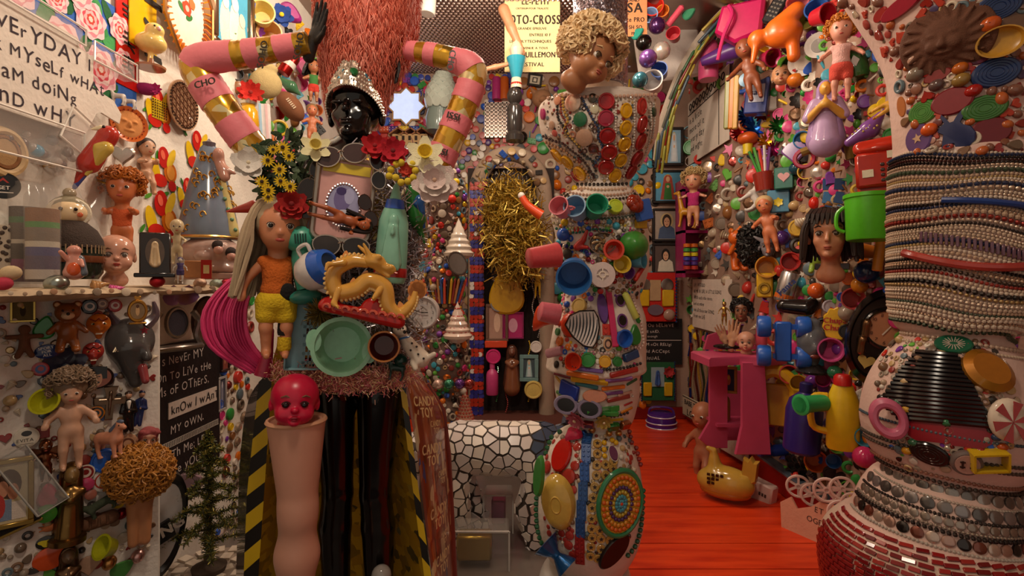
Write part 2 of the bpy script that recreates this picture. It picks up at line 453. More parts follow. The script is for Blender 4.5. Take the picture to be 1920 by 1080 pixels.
 # flowers
def petal(L,w,cup_=.15,n=4):
 V=[];
 for i in range(n+1):
  t=i/n;ww=w*math.sin(PI*(.12+.8*t))**.8
  for s in(-1,0,1):V.append((s*ww,-cup_*t*t*L-(.12*w if s==0 else 0)*-1,L*t))
 return A(V),[[i*3+j,i*3+j+1,(i+1)*3+j+1,(i+1)*3+j]for i in range(n)for j in(0,1)]
def flower(c,n=8,w=.13,layers=1,cc='4a2a12',cr=.13,cup_=.2,k='f',c2=None):
 gs=[]
 for l in range(layers):
  for i in range(n):
   gs.append(idx(xf(petal(.5*(1-.26*l),w*(1-.15*l),cup_+.32*l),(0,-.03*l,0),(0,(i+.5*l)*360/n,0)),l%2 if c2 else 0))
 return[('petals',join(*gs),[mat(c,k),mat(c2 or c,k)]if c2 else mat(c,k)),('centre',xf(sph(cr,10,7,(1,.7,1)),(0,-.06-.05*layers,0)),mat(cc,'m'))]
def trumpet(c='f3e9b0',c2='efc21f'):
 ps=flower(c,6,.17,1,c2,.03)
 ps[1]=('trumpet',front(lathe([(.08,-.05),(.12,.15),(.19,.3),(.17,.3),(.1,.12),(0,.05)],12)),mat(c2,'f'))
 return ps
def bow(c):
 gs=[xf(petal(.5,.07,.25*(1+i%3)),(0,-.05*(i%3),0),(0,i*360/21,0))for i in range(21)]
 return[('bow',join(*gs),mat(c,'k'),('bow',))]
 # heads, dolls and animals
def eyes(x,y,z,r,iris='3b2a1c',white='efe6da',lash=True):
 out=[]
 for s in(-1,1):
  sub=[pt('iris',lambda s=s:xf(sph(r*.7,10,7,(1,.5,.95)),(s*x,y-r*.68,z)),mat(iris,'c'))]
  if lash:sub.append(pt('lash',xf(tube([(s*x+r*1.05*math.cos(a),y-r*.75,z+r*.85*math.sin(a))for a in np.linspace(.25,PI-.25,6)],r*.13,5),(0,0,0)),mat('20140f','m')))
  out.append(pt('eye',xf(sph(r,12,8,(1,.85,.8)),(s*x,y,z)),mat(white,'c'),None,sub))
 return out
def headg(baby=False,neck=.75,ears=True,smile=0):
 if baby:pr=[('e',(0,.03,.1),(.41,.43,.39)),('e',(0,-.1,-.17),(.33,.3,.28)),('e',(.17,-.25,-.2),(.14,.13,.13)),('e',(-.17,-.25,-.2),(.14,.13,.13)),('e',(0,-.42,-.12),(.06,.06,.05),.04),('e',(0,-.36,-.34),(.09,.08,.06),.06),('e',(0,-.40,-.255),(.085,.04,.035),.03)]
 else:pr=[('e',(0,.04,.12),(.35,.43,.38)),('e',(0,-.1,-.18),(.25,.28,.31)),('c',(0,-.36,.04),(0,-.45,-.11),.03,.055,.04),('e',(.16,-.22,-.12),(.11,.11,.1)),('e',(-.16,-.22,-.12),(.11,.11,.1)),('e',(0,-.3,-.4),(.1,.1,.07),.07),('e',(0,-.36,-.26),(.09,.04,.035),.03),('e',(0,-.3,.16),(.22,.08,.06),.08)]
 if ears:pr+=[('e',(s*.385,.05,-.06),(.05,.08,.12),.03)for s in(-1,1)]
 if neck:pr+=[('c',(0,.06,-.3),(0,.08,-neck),.17,.17,.08),('c',(-.12,.1,-neck),(.12,.1,-neck),.15,.15,.1)]
 pr+=[('-e',(s*.15,-.43,(-.03 if baby else .02)),(.075,.06,.05),.05)for s in(-1,1)]
 return pr
def head(skin,hair=None,hs='curl',baby=False,neck=.75,iris='3b2a1c',lips='b0473c',k='s',n=150,res=46,haircol_k='h',eye=True,white='e2d6c8'):
 ps=[('face',blob(headg(baby,neck),res,.07),mat(skin,k))]
 z=-.03 if baby else .02
 if eye:ps+=eyes(.15,-.335 if baby else-.325,z,.07,iris,white)
 ps.append(('lips',join(xf(sph(.05,10,6,(1.5,.6,.5)),(0,-.435 if baby else-.395,-.245)),xf(sph(.045,10,6,(1.2,.6,.5)),(0,-.43 if baby else-.39,-.28))),mat(lips,'s')))
 for s in(-1,1):ps.append(('eyebrow',tube([(s*.07,-.375,z+.12),(s*.16,-.38,z+.16),(s*.24,-.33,z+.13)],[.012,.016,.008],5),mat(hair or '7a5a40','m')))
 if hair and hs=='curl':ps.append(('hair',join(xf(sph(.46,16,10,(1,1,.85)),(0,.1,.2)),curls(n,(.5,.5,.45),(0,.06,.16),.09,.034,3,-.5,-.25)),mat(hair,haircol_k)))
 if hair and hs=='long':ps.append(('hair',join(xf(sph(.43,16,10,(1,1,.9)),(0,.06,.16)),locks(90,(0,.06,.1),.44,-1.1,.12,.05,5)),mat(hair,haircol_k)))
 if hair and hs=='bob':ps.append(('hair',join(xf(sph(.44,16,10,(1,1,.9)),(0,.08,.16)),locks(80,(0,.06,.1),.43,-.5,.06,.06,5,.01,6,5,.3),*[tube([(x,-.1,.53),(x*1.15,-.36,.4),(x*1.2,-.43,.2+abs(x)*.1)],[.05,.05,.02],5)for x in np.linspace(-.3,.3,9)]),mat(hair,haircol_k)))
 if hair and hs=='cap':ps.append(('hair',blob([('e',(0,.06,.17),(.39,.45,.37))]+[('e',(.3*math.cos(a),-.2+.1*math.sin(a*3),.33+.08*math.sin(a*2)),(.12,.12,.1))for a in np.linspace(0,PI,6)]+[('-e',(0,-.5,-.1),(.33,.3,.42))],30,.05),mat(hair,'m')))
 return ps
def doll(skin,hair=None,hs='cap',top=None,bot=None,baby=False,arms=((.22,-.05,.02),(.22,-.05,.02)),legs=((.07,0,-.5),(.07,0,-.5)),iris='3b2a1c',res=44,hsize=None,k='s',hk='h',shoes=None,n=70):
 """height 1; arms/legs = (x, y, z) of the (left, right) hand / foot"""
 hr=hsize or(.155 if baby else .1);hz=.5-hr*1.05;sh=hz-hr*1.35
 pr=[('e',(0,0,hz+hr*.1),(hr*.86,hr*.95,hr*.95)),('e',(0,-hr*.3,hz-hr*.4),(hr*.66,hr*.65,hr*.6)),('e',(0,-hr*.95,hz-hr*.3),(hr*.13,hr*.13,hr*.12),.015),('c',(0,.01,hz-hr*.6),(0,.01,sh),hr*.42,hr*.4),('e',(0,0,sh-.1),(.105 if baby else .085,.07,.12)),('e',(0,0,sh-.25),(.11 if baby else .088,.08,.1))]
 clo=[]
 for s,hnd,ft in((-1,arms[0],legs[0]),(1,arms[1],legs[1])):
  a=A((s*.085,0,sh-.02));h_=A((s*hnd[0],hnd[1],hnd[2]));e=(a+h_)/2+A((s*.045,.02,-.02));r0=.045 if baby else .032
  pr+=[('c',a,e,r0,r0*.85,.02),('c',e,h_,r0*.85,r0*.62,.02),('e',h_+(h_-e)*.2,(r0*.8,r0*.6,r0*.9),.02)]
  for q in(-1,0,1):pr.append(('c',h_+(h_-e)*.25,h_+(h_-e)*.5+A((q*r0*.5,0,0)),r0*.26,r0*.2,.008))
  hp=A((s*.055,0,sh-.28));f_=A((s*ft[0],ft[1],ft[2]+.03));kn=(hp+f_)/2+A((s*.005,-.02-.3*abs(ft[1]),.0+.25*abs(ft[1])));r1=.065 if baby else .055
  pr+=[('c',hp,kn,r1,r1*.72,.03),('c',kn,f_,r1*.72,r1*.5,.02),('c',f_,f_+A((0,-.07,-.015)),r1*.5,r1*.4,.02)]
  clo.append((hp,kn))
 ps=[('body',blob(pr,res,.03),mat(skin,k))]
 if top:ps.append(('top',blob([('e',(0,0,sh-.1),(.108 if baby else .093,.085,.13)),('e',(0,0,sh-.2),(.1,.085,.07)),('c',(-.08,0,sh-.02),(.08,0,sh-.02),.045,.045)],24,.03),mat(top,'f')))
 if bot:ps.append(('skirt',blob([('e',(0,0,sh-.27),(.115,.1,.09))]+[('c',h_,h_+(k_-h_)*.5,.07,.066,.03)for h_,k_ in clo],24,.03),mat(bot,'f')))
 er=hr*.145
 ps+=eyes(hr*.36,-hr*.84,hz-hr*.02,er,iris,lash=res>50)
 ps.append(('lips',xf(sph(hr*.13,8,6,(1.4,.6,.6)),(0,-hr*.9,hz-hr*.58)),mat('b0473c','s')))
 if hair:
  if hs=='cap':g=blob([('e',(0,hr*.12,hz+hr*.28),(hr*.95,hr*.98,hr*.86)),('-e',(0,-hr*1.2,hz-hr*.3),(hr*.8,hr*.75,hr*.85))],22,.02)
  elif hs=='curl':g=join(xf(sph(hr,12,8),(0,hr*.2,hz+hr*.3)),curls(n,(hr*1.25,hr*1.25,hr*1.1),(0,hr*.15,hz+hr*.3),hr*.25,hr*.1,4,-.5,-.25))
  else:g=join(xf(sph(hr*1.0,12,8),(0,hr*.15,hz+hr*.2)),locks(n,(0,hr*.15,hz+hr*.1),hr*1.05,{'long':.05,'vlong':-.12,'bob':hz-hr*1.2}[hs],hr*.5,hr*.13,5,hr*.12))
  ps.append(('hair',g,mat(hair,hk)))
 if shoes:ps+=[('shoe',blob([('c',(s*legs[0][0],legs[0][1],legs[0][2]+.03),(s*legs[0][0],legs[0][1]-.07,legs[0][2]+.012),.035,.03)],14),mat(shoes,'p'))for s in(-1,1)]
 return ps
def mary(robe,veil,skin='d8a882',base=None,k='c',wid=1.0,trim=None):
 ps=[('robe',blob([('c',(0,0,-.42),(0,0,.12),.17*wid,.1),('c',(-.1,-.03,.12),(0,-.12,.05),.055,.04,.03),('c',(.1,-.03,.12),(0,-.12,.05),.055,.04,.03)]+[('c',(.13*wid*math.sin(a),-.13*wid*math.cos(a),-.44),(.05*math.sin(a),-.09,.0),.03,.015,.02)for a in np.linspace(-1.3,1.3,5)],36,.04),mat(robe,k)),('veil',blob([('e',(0,.03,.36),(.11,.11,.13)),('c',(0,.05,.3),(0,.07,-.35),.12,.2*wid,.05),('-e',(0,-.15,.33),(.095,.14,.14),.02),('-e',(0,-.2,-.1),(.13*wid,.22,.5),.04)],34,.04),mat(veil,k)),('face',blob([('e',(0,-.05,.34),(.078,.08,.1)),('e',(0,-.13,.33),(.014,.02,.02),.02),('c',(0,-.13,.08),(0,-.135,.16),.028,.016,.02)],22,.02),mat(skin,'s'))]
 if base:ps.append(('base',lathe([(.24*wid,-.5),(.24*wid,-.44),(.2*wid,-.42),(0,-.42)],18),mat(base,k)))
 return ps
def bear(c,c2,hr=.2,muzzle=None):
 g=[('e',(0,0,.27),(.2,.18,.18)),('e',(-.15,.02,.42),(.075,.04,.075),.03),('e',(.15,.02,.42),(.075,.04,.075),.03),('e',(0,0,-.1),(.16,.14,.2)),('c',(-.12,0,.05),(-.27,-.05,-.1),.06,.05),('c',(.12,0,.05),(.27,-.05,-.1),.06,.05),('c',(-.08,0,-.25),(-.12,-.05,-.42),.085,.07),('c',(.08,0,-.25),(.12,-.05,-.42),.085,.07),('e',(-.12,-.1,-.44),(.07,.1,.055)),('e',(.12,-.1,-.44),(.07,.1,.055))]
 return[('body',blob(g,40,.03),mat(c,'p')),('muzzle',blob([('e',(0,-.17,.21),(.1,.07,.07)),('e',(-.05,-.16,.22),(.05,.05,.05)),('e',(.05,-.16,.22),(.05,.05,.05))],18,.02),mat(muzzle or c2,'p')),('nose',xf(sph(.03,8,6),(0,-.24,.25)),mat('201510','c'))]+[('eye',xf(sph(.022,8,6),(s*.075,-.165,.31)),mat('18100c','c'))for s in(-1,1)]+[('ear_inside',xf(sph(.045,8,6,(1,.5,1)),(s*.15,-.02,.42)),mat(c2,'p'))for s in(-1,1)]
def quad(c,mane=None,neck=((-.25,0,.1),(-.38,0,.32)),headl=(-.5,0,.26),hr=.09,body=.14,leg=.05,k='p',tail=None,ears=.05,res=40,lh=-.5):
 """small four-legged toy seen from its left side, head towards -X"""
 g=[('c',(-.22,0,0),(.22,0,.01),body,body*.95),('c',neck[0],neck[1],body*.75,hr*.85),('c',neck[1],headl,hr,hr*.65)]
 for x,y in((-.22,-.08),(-.24,.08),(.22,-.08),(.25,.08)):
  b=x>0
  g+=[('c',(x,y,-.05),(x+(.04 if b else 0),y,lh*.55),leg*1.5,leg*.85,.03),('c',(x+(.04 if b else 0),y,lh*.55),(x,y,lh+leg*.6),leg*.85,leg*.75,.02),('e',(x-.02,y,lh+leg*.5),(leg*1.1,leg,leg*.6),.02)]
 n1=A(neck[1])
 for s in(-1,1):g.append(('c',n1+A((.02,s*hr*.6,hr*.6)),n1+A((.04,s*hr*.8,hr*.6+ears)),hr*.3,hr*.12,.02))
 ps=[('body',blob(g,res,.04),mat(c,k))]
 if mane:ps.append(('mane',blob([('c',n1+A((.0,0,hr)),A(neck[0])+A((.12,0,.1)),.06,.07),('e',n1+A((-.06,0,hr)),(.06,.05,.05))],22,.03),mat(mane,'h')))
 if tail:ps.append(('tail',tube(smoothp([(.32,0,.05),(.42,0,.08),(.47,0,-.1),(.46,0,-.3)],3),[.03]*3+[.05]*6+[.02],7),mat(tail,'h')))
 ps+=[('eye',xf(sph(hr*.22,8,6),(n1[0]-hr*.5,s*hr*.85,n1[2]+hr*.1)),mat('18100c','c'))for s in(-1,1)]
 return ps
 # toys and household things
def bottle(c,capc,pr=None,k='p',n=18):
 pr=pr or[(0,-.5),(.17,-.5),(.19,-.47),(.19,.12),(.16,.22),(.08,.3),(.07,.36)]
 return[('bottle',lathe(pr,n),mat(c,k)),('cap',lathe([(.085,.33),(.085,.48),(.06,.5),(0,.5)],16),mat(capc,'p'))]
def glasses(fc,lens,brow=1.0):
 t=ell(.24,.19,22,0,0,0,.03,3)
 ps=[]
 for s in(-1,1):
  ps.append(('lens',xf(slab(t*A((s*1.0,1)),.015),(s*.27,0,0)),mat(lens,'c')))
  ps.append(('rim',xf(tube(np.stack([np.append(t[:,0],t[0,0])*s*1.04,np.zeros(23),np.append(t[:,1],t[0,1])*1.04],1),.016,5),(s*.27,0,0)),mat(fc,'k')))
  ps.append(('temple',tube([(s*.52,0,.08),(s*.54,.1,.08),(s*.5,.5,.02)],.014,5),mat(fc,'k')))
 ps.append(('bridge',tube([(-.06,-.01,.05),(0,-.02,.08),(.06,-.01,.05)],.014,5),mat(fc,'k')))
 return ps
def shades(fc,lens='1a1412'):
 rim=ell(.25,.2,20)
 ps=[('frame',join(*[xf(torus(.22,.045,20,6,(1.05,1,.82)),(s*.26,0,0))for s in(-1,1)],xf(box(.14,.05,.06,.01),(0,0,.06)),*[xf(box(.04,.4,.07,.01),(s*.5,.2,.05))for s in(-1,1)]),mat(fc,'p'))]
 ps+=[('lens',xf(slab(ell(.2,.16,18),.02),(s*.26,0,0)),mat(lens,'c'))for s in(-1,1)]
 return ps
def clock(rim,face,num,hand,k='p',t=(10,8),dep=.25):
 ps=[('rim',front(lathe([(0,-dep),(.42,-dep),(.5,-dep+.05),(.5,.02),(.46,.05),(.42,.03),(.41,-.03),(0,-.03)],32)),mat(rim,k)),('dial',front(lathe([(.42,-.06),(.42,-.015),(0,-.015)],32)),mat(face,'c'))]
 ns=[]
 for i in range(1,13):
  a=i*PI/6;g=text([str(i)],.085,align='c');ns.append(xf(g,(.335*math.sin(a),-.025,.335*math.cos(a)-.035)))
 ps.append(('numerals',join(*ns),mat(num,'m')))
 for L,wd,a in((.2,.03,t[0]),(.3,.022,t[1])):
  a=a*30;ps.append(('hand',xf(box(wd,.01,L,0),(0,-.035,L/2-.02))and xf(xf(box(wd,.01,L),(0,-.035,L/2-.02)),rot=(0,a,0)),mat(hand,'m')))
 return ps
def brick_toy(c,nx=2,nz=4,s=.5):
 return[pt('brick',lambda:join(box(nx*s,.45*s,nz*s,.02),*[xf(front(lathe([(.3*s,0),(.3*s,.2*s),(.26*s,.23*s),(0,.23*s)],10)),((i-(nx-1)/2)*s,-.22*s,(j-(nz-1)/2)*s))for i in range(nx)for j in range(nz)]),mat(c,'p'),('brick',nx,nz,s))]
def wheel(c):
 return[('wheel',join(torus(.44,.06,26,6),front(lathe([(.12,-.06),(.12,.06),(.07,.06),(.07,.0),(0,.0)],12)),*[xf(box(.09,.06,.36,.01),(0,0,.26),(0,0,0))and xf(xf(box(.09,.06,.36),(0,0,.26)),rot=(0,i*60,0))for i in range(6)]),mat(c,'p'),'wheel')]
def wheel_f(c):return wheel(c)
def stick(c,r=.05,k='p',tip=None):
 ps=[('stick',xf(lathe([(0,-.5),(r*.8,-.49),(r,-.46),(r,.42),(r*.8,.44),(r*.5,.49),(0,.5)],10)),mat(c,k),('stick',r))]
 return ps
def spool(c):
 return[('spool',front(lathe([(.5,-.5),(.5,-.4),(.18,-.38),(.18,-.1),(.5,-.06),(.5,0),(.24,.015),(.24,-.05),(.1,-.05),(.1,-.02),(0,-.02)],28)),mat(c,'p')),('hub',join(*[xf(xf(box(.05,.04,.16),(0,-.0,.16)),rot=(0,a,0))for a in(0,90,180,270)],torus(.12,.03,16,6)),mat('e8d9c4','p'))]
def hand_(skin,k='s'):
 g=[('e',(0,0,-.12),(.16,.06,.19)),('c',(0,.01,-.25),(0,.02,-.5),.09,.1)]
 for x,L,a in((-.12,.33,-.12),(-.045,.4,-.04),(.04,.38,.04),(.115,.29,.12)):
  m=A((x+a*.5*L,-.02,.03+L*.45));g+=[('c',(x,0,0),m,.042,.038,.012),('c',m,(x+a*L,-.05,.02+L),.037,.028,.012)]
 g+=[('c',(.12,0,-.2),(.23,-.04,-.06),.05,.042,.03),('c',(.23,-.04,-.06),(.27,-.07,.06),.04,.028,.012)]
 return[('hand',blob(g,48,.03),mat(skin,k))]
def shell(c):return[('shell',lambda:lathe([(0,-.5),(.14,-.46),(.22,-.4)]+[(.34*(1-t)**.9*(1+(.1 if i%2 else-.06)),-.36+.84*t)for i,t in enumerate(np.linspace(0,.95,13))]+[(0,.5)],12),mat(c,'c'),'shell')]
def fan(c):return[('fan_shell',slab([(0,-.45)]+[((.5+.03*(i%2))*math.sin(a),(.5+.03*(i%2))*math.cos(a)-.05)for i,a in enumerate(np.linspace(-1.35,1.35,17))],.16,.06),mat(c,'c'),'fan')]
def bunny():return[(-.28,-.5),(-.12,-.5),(-.12,-.38),(.0,-.38),(.02,-.5),(.3,-.5),(.42,-.36),(.44,-.16),(.34,.02),(.18,.1),(.12,.18),(.2,.34),(.24,.5),(.16,.5),(.04,.34),(-.02,.22),(-.1,.2),(-.2,.36),(-.28,.46),(-.3,.38),(-.22,.2),(-.34,.08),(-.36,-.02),(-.24,-.1),(-.26,-.3)]
def parrot(c1,c2,c3):
 return[('body',blob([('c',(0,0,.25),(.02,.02,-.15),.13,.15),('e',(0,-.02,.34),(.13,.13,.13)),('c',(0,.03,-.2),(.05,.05,-.5),.09,.03)],34,.05),mat(c1,'c')),('wing',blob([('c',(.1,-.06,.15),(.1,.0,-.3),.1,.03),('c',(.05,-.1,.1),(.12,.0,-.2),.07,.03)],24,.03),mat(c2,'c')),('tail',blob([('c',(.03,.05,-.3),(.06,.06,-.55),.06,.03)],14),mat(c3,'c')),('beak',blob([('c',(-.1,-.08,.36),(-.17,-.1,.28),.045,.015)],12),mat('e8d8b0','c')),('eye',xf(sph(.025,8,6),(-.06,-.125,.39)),mat('15100c','c'))]
 # the room
XL,XR,YB,ZC=-1.6,1.8,5.4,3.5
def struct(name,g,m,parent=None):
 o=obj(name,g,m,parent);
 if parent is None:o['kind']='structure'
 return o
wl=struct('wall_left',xf(box(.1,6.6,ZC),(XL-.05,2.15,ZC/2)),mat('e9e0d2','m'))
wr=struct('wall_right',xf(box(.1,6.6,ZC),(XR+.05,2.15,ZC/2)),mat('9a7a68','m'))
wb=struct('wall_back',xf(box(XR-XL,.1,ZC),((XL+XR)/2,YB+.05,ZC/2)),mat('a88a78','m'))
wc=struct('ceiling',xf(box(XR-XL,6.6,.1),((XL+XR)/2,2.15,ZC+.05)),mat('a08a80','k'))
fl=struct('floor',xf(box(XR-XL,6.6,.1),((XL+XR)/2,2.15,-.08)),mat('2a0d08','m'))
pan=struct('wall_front_left',(A([(x,y,z)for z in(0,1.35)for x,y in((-1.6,.6),(-1.62,1.45),(-1.30,1.96),(-1.34,2.03),(-1.6,2.06))]),[[0,1,6,5],[1,2,7,6],[2,3,8,7],[3,4,9,8],[4,0,5,9],[5,6,7,8,9],[4,3,2,1,0]]),mat('ddd3c8','m'))
for n_,o_ in(('L',wl),('R',wr),('B',wb),('C',wc),('A',pan)):surf(n_,o_)
surf('LP',wl,pan)
fm=mat('d2300c','c')
y=.3;i=0
while y<YB-.02:
 wd=min([.235,.21,.25,.225][i%4],YB-y)
 obj('plank',lambda:box(1,1,1,.004),fm,fl,Matrix.Translation(((XL+XR)/2,y+wd/2,-.0151+.001*(i%3)))@Matrix.Diagonal((XR-XL,wd-.005,.028,1)),key='plank')
 y+=wd;i+=1
def wood_floor():
 m=fm;nt=m.node_tree;N=nt.nodes;b=N['Principled BSDF'];L=nt.links
 tc=N.new('ShaderNodeTexCoord');mp=N.new('ShaderNodeMapping');mp.inputs['Scale'].default_value=(2,14,1)
 geo=N.new('ShaderNodeNewGeometry');L.new(geo.outputs['Position'],mp.inputs['Vector'])
 nz=N.new('ShaderNodeTexNoise');nz.inputs['Scale'].default_value=1.2;nz.inputs['Detail'].default_value=6;L.new(mp.outputs[0],nz.inputs['Vector'])
 cr=N.new('ShaderNodeValToRGB');cr.color_ramp.elements[0].position=.3;cr.color_ramp.elements[0].color=lin('c22a0a');cr.color_ramp.elements[1].position=.68;cr.color_ramp.elements[1].color=lin('e8481a')
 e=cr.color_ramp.elements.new(.8);e.color=lin('cf4a25')
 L.new(nz.outputs[0],cr.inputs[0]);L.new(cr.outputs[0],b.inputs['Base Color'])
 b.inputs['Roughness'].default_value=.36
wood_floor()
us=sph(.017,8,5)[0];uf=sph(.017,8,5)[1]
gs=[]
for j in range(54):
 for i in range(58):
  y=3.3+j*.039;x=XL+.1+i*.0385+(j%2)*.019
  if x<.8 and y<YB-.02:gs.append((us*A((1,1,.8))+A((x,y,ZC-.003)),uf))
o=obj('ceiling_studs',join(*gs),mat('c9b3aa','k'),wc);o['kind']='stuff'
o=struct('baseboard_right',join(xf(box(.05,4.9,.14,.008),(XR-.025,2.95,.07)),xf(box(.07,4.9,.02,.006),(XR-.035,2.95,.15))),mat('9c1a18','c'))
o=struct('trim_1',xf(box(.08,4.9,.016,.004),(XR-.04,2.95,.168)),mat('4a5560','p'))
o=struct('baseboard_back',xf(box(3.3,.04,.12,.006),(.1,YB-.02,.06)),mat('7d1d18','c'))
gp=struct('floor_front',xf(box(1.9,4.3,.012,.003),(-.64,2.45,.007)),mat('6a5f58','c'))  # grey panel; unseen near end extended to keep red out of leg reflections
def shelf():
 rn=random.Random(4);V=[];n=46;m=12
 for j in range(n):
  y=1.0+1.72*j/(n-1)
  for i in range(m):
   t=2*PI*i/m;x=-1.46+.165*math.copysign(abs(math.cos(t))**.6,math.cos(t));z=1.358+.019*math.copysign(abs(math.sin(t))**.7,math.sin(t))
   V.append((x+.006*rn.uniform(-1,1)+(.012*math.sin(y*9)if math.cos(t)>0 else 0),y,z+.0035*rn.uniform(-1,1)))
 return A(V),grid_faces(m,n,True)+[list(range(m))[::-1],[(n-1)*m+i for i in range(m)]]
sh=put([('shelf',shelf(),mat('b79f80','m'))],'shelf',Matrix(),'long lumpy plaster shelf on the left wall holding figurines and eggs','shelf')
# sculptures
def lathe_c(rows,d,n=56,sm=5):
 Q=smoothp([(r[0],r[1],r[2])for r in rows],sm);V=[]
 for py,cx,hw in Q:
  z=H-(py-CY)/F*d;X=(cx-CX)/F*d;r=max(hw,1)/F*d
  for i in range(n):t=-2*PI*i/n;V.append((X+r*math.cos(t),d+r*math.sin(t),z))
 m=len(Q)
 return A(V),grid_faces(n,m,True)+[list(range(n))[::-1],[(m-1)*n+i for i in range(n)]]
def root(name,loc,label,cat):
 o=bpy.data.objects.new(name,None);COL.objects.link(o);o.matrix_basis=Matrix.Translation(loc);o['label']=label;o['category']=cat;o.empty_display_size=.05
 return o
def part(name,g,m,par,key=None,kind=None,label=None):
 b=par.matrix_basis.translation
 if isinstance(g,tuple):g=(A(g[0],float)-A(b[:]),)+tuple(g[1:])
 o=obj(name,g,m,par,key=key)
 if kind:o['kind']=kind
 if label:o['label']=label
 return o
DT=2.3
tot=root('totem',P(1105,1133,DT),'tall totem of stacked urns covered in mosaic, cups and beads in the middle','totem')
tc_=part('core',lathe_c([(-30,1125,46),(60,1125,47),(196,1124,48),(200,1123,105),(206,1122,112),(216,1121,112),(236,1122,110),(262,1124,104),(295,1128,84),(325,1131,60),(345,1132,47),(358,1132,52),(366,1125,70),(400,1122,88),(418,1122,86),(445,1128,86),(500,1130,84),(540,1130,74),(560,1126,72),(600,1125,84),(650,1120,89),(680,1117,92),(692,1117,92),(702,1118,80),(735,1119,78),(770,1120,70),(788,1126,58),(800,1124,52),(812,1112,66),(840,1108,82),(880,1106,93),(930,1104,100),(965,1104,101),(1000,1103,96),(1030,1104,84),(1055,1108,66),(1062,1108,60)],DT),mat('d9cbbd','m'),tot)
part('foot',lathe_c([(1058,1108,55),(1062,1100,76),(1075,1098,84),(1100,1098,90),(1133,1098,92)],DT),mat('cfc8c0','c'),tot)
surf('T',tc_)
DC=1.62
colm=root('mosaic_column',P(1740,1389,DC),'thick column of stacked pots at the right edge covered in pearl strands and red tiles','column')
cc_=part('core',lathe_c([(-60,1850,230),(0,1835,190),(60,1828,158),(130,1822,132),(220,1815,118),(284,1808,110),(298,1806,115),(350,1806,118),(450,1806,119),(540,1803,117),(590,1799,109),(614,1793,94),(626,1788,80),(640,1785,86),(680,1782,112),(730,1778,131),(790,1775,138),(840,1775,128),(875,1775,108),(888,1772,100),(900,1766,112),(930,1760,126),(962,1751,130),(976,1746,136),(990,1744,152),(1020,1742,174),(1060,1740,178),(1120,1738,170),(1250,1738,150),(1389,1738,140)],DC,64),mat('d2b0a2','m'),colm)
surf('K',cc_)
# mannequin
DM=1.8
man=root('mannequin',P(660,1302,DM),'black glossy shop mannequin with pink and gold taped arms and orange fur headdress','mannequin')
blk=mat('0d0908','c')
def Q(px,py,d=DM):return A(P(px,py,d)[:])
k18=.0018
bod=part('body',blob([('c',Q(600,305),Q(740,305),.07,.07),('c',Q(668,300),Q(668,250),.055,.05),('e',Q(668,380),(.2,.1,.2)),('e',Q(668,520),(.155,.1,.2)),('e',Q(668,660),(.19,.11,.15)),('c',Q(624,690),Q(633,925),.078,.05,.012),('c',Q(633,925),Q(628,985,1.815),.05,.054,.012),('c',Q(628,985,1.815),Q(634,1250),.054,.033,.012),('c',Q(712,690),Q(704,925),.078,.052,.012),('c',Q(704,925),Q(709,985,1.815),.052,.056,.012),('c',Q(709,985,1.815),Q(713,1250),.056,.034,.012)],170,.05),blk,man)
part('stand',lathe_c([(1290,712,60),(1296,690,150),(1302,690,155)],DM+.02,30,2),mat('8a8580','c'),man)
part('stand_knob',xf(sph(.032,14,9),Q(715,1078,1.72)),mat('9a948c','c'),man)
surf('M',bod)
HM=Matrix.Translation(P(667,214,1.79))@ori((-.05,-1,.12))@Matrix.Scale(.225,4)
hd=put([('head',blob(headg(False,.62),60,.07),blk),('lips',join(xf(sph(.05,10,6,(1.6,.6,.55)),(0,-.395,-.245)),xf(sph(.048,10,6,(1.3,.6,.55)),(0,-.39,-.285))),mat('1a0d0a','c'))]+[('eye',xf(sph(.07,10,7,(1.2,.5,.45)),(s*.15,-.36,.03)),mat('1c1210','c'))for s in(-1,1)],'head',HM,None,None,None,man)
fr=[(-150,700,60),(-110,697,78),(-50,693,88),(0,690,89),(60,687,84),(110,682,72),(150,672,56),(190,667,46),(215,667,36)]
fg=lathe_c(fr,1.87,40,6)
ft=part('headdress',fg,mat('de7058','h'),man,label='tall orange pink fur headdress')
def fur(V,n,m,cnt,L,seed,w_=.004,down=-1):
 rn=np.random.RandomState(seed);rows=len(V)//n
 j=rn.randint(0,rows-1,cnt);i=rn.randint(0,n,cnt);f=rn.rand(cnt,1)
 G=V[:rows*n].reshape(rows,n,3);c=G.mean(1)
 a=G[j,i]*(1-f)+G[j+1,i]*f;nn=a-c[j];nn[:,2]=0;nn/=np.linalg.norm(nn,axis=1)[:,None]+1e-9
 t=np.cross(nn,(0,0,1.));s=rn.randn(cnt,1)*.35
 dirn=(A((0,0,down))+t*s);dirn/=np.linalg.norm(dirn,axis=1)[:,None]
 e=a+dirn*L*(.6+.8*rn.rand(cnt,1))+nn*(.004+.018*rn.rand(cnt,1));mid=(a+e)/2+nn*.012;w2=t*w_*(.5+rn.rand(cnt,1))
 Vv=np.stack([a-w2+nn*.002,a+w2+nn*.002,mid+w2,mid-w2,e],1).reshape(-1,3);b=np.arange(cnt)[:,None]*5
 return Vv,(b+A([[0,1,2,3]])).tolist()+(b+A([[3,2,4]])).tolist(),rn.randint(0,m,cnt).tolist()*2
part('fur',fur(fg[0],40,3,16000,.045,3,.0013),[mat('e47a62','h'),mat('d8664e','h'),mat('ee9078','h')],man,kind='stuff')
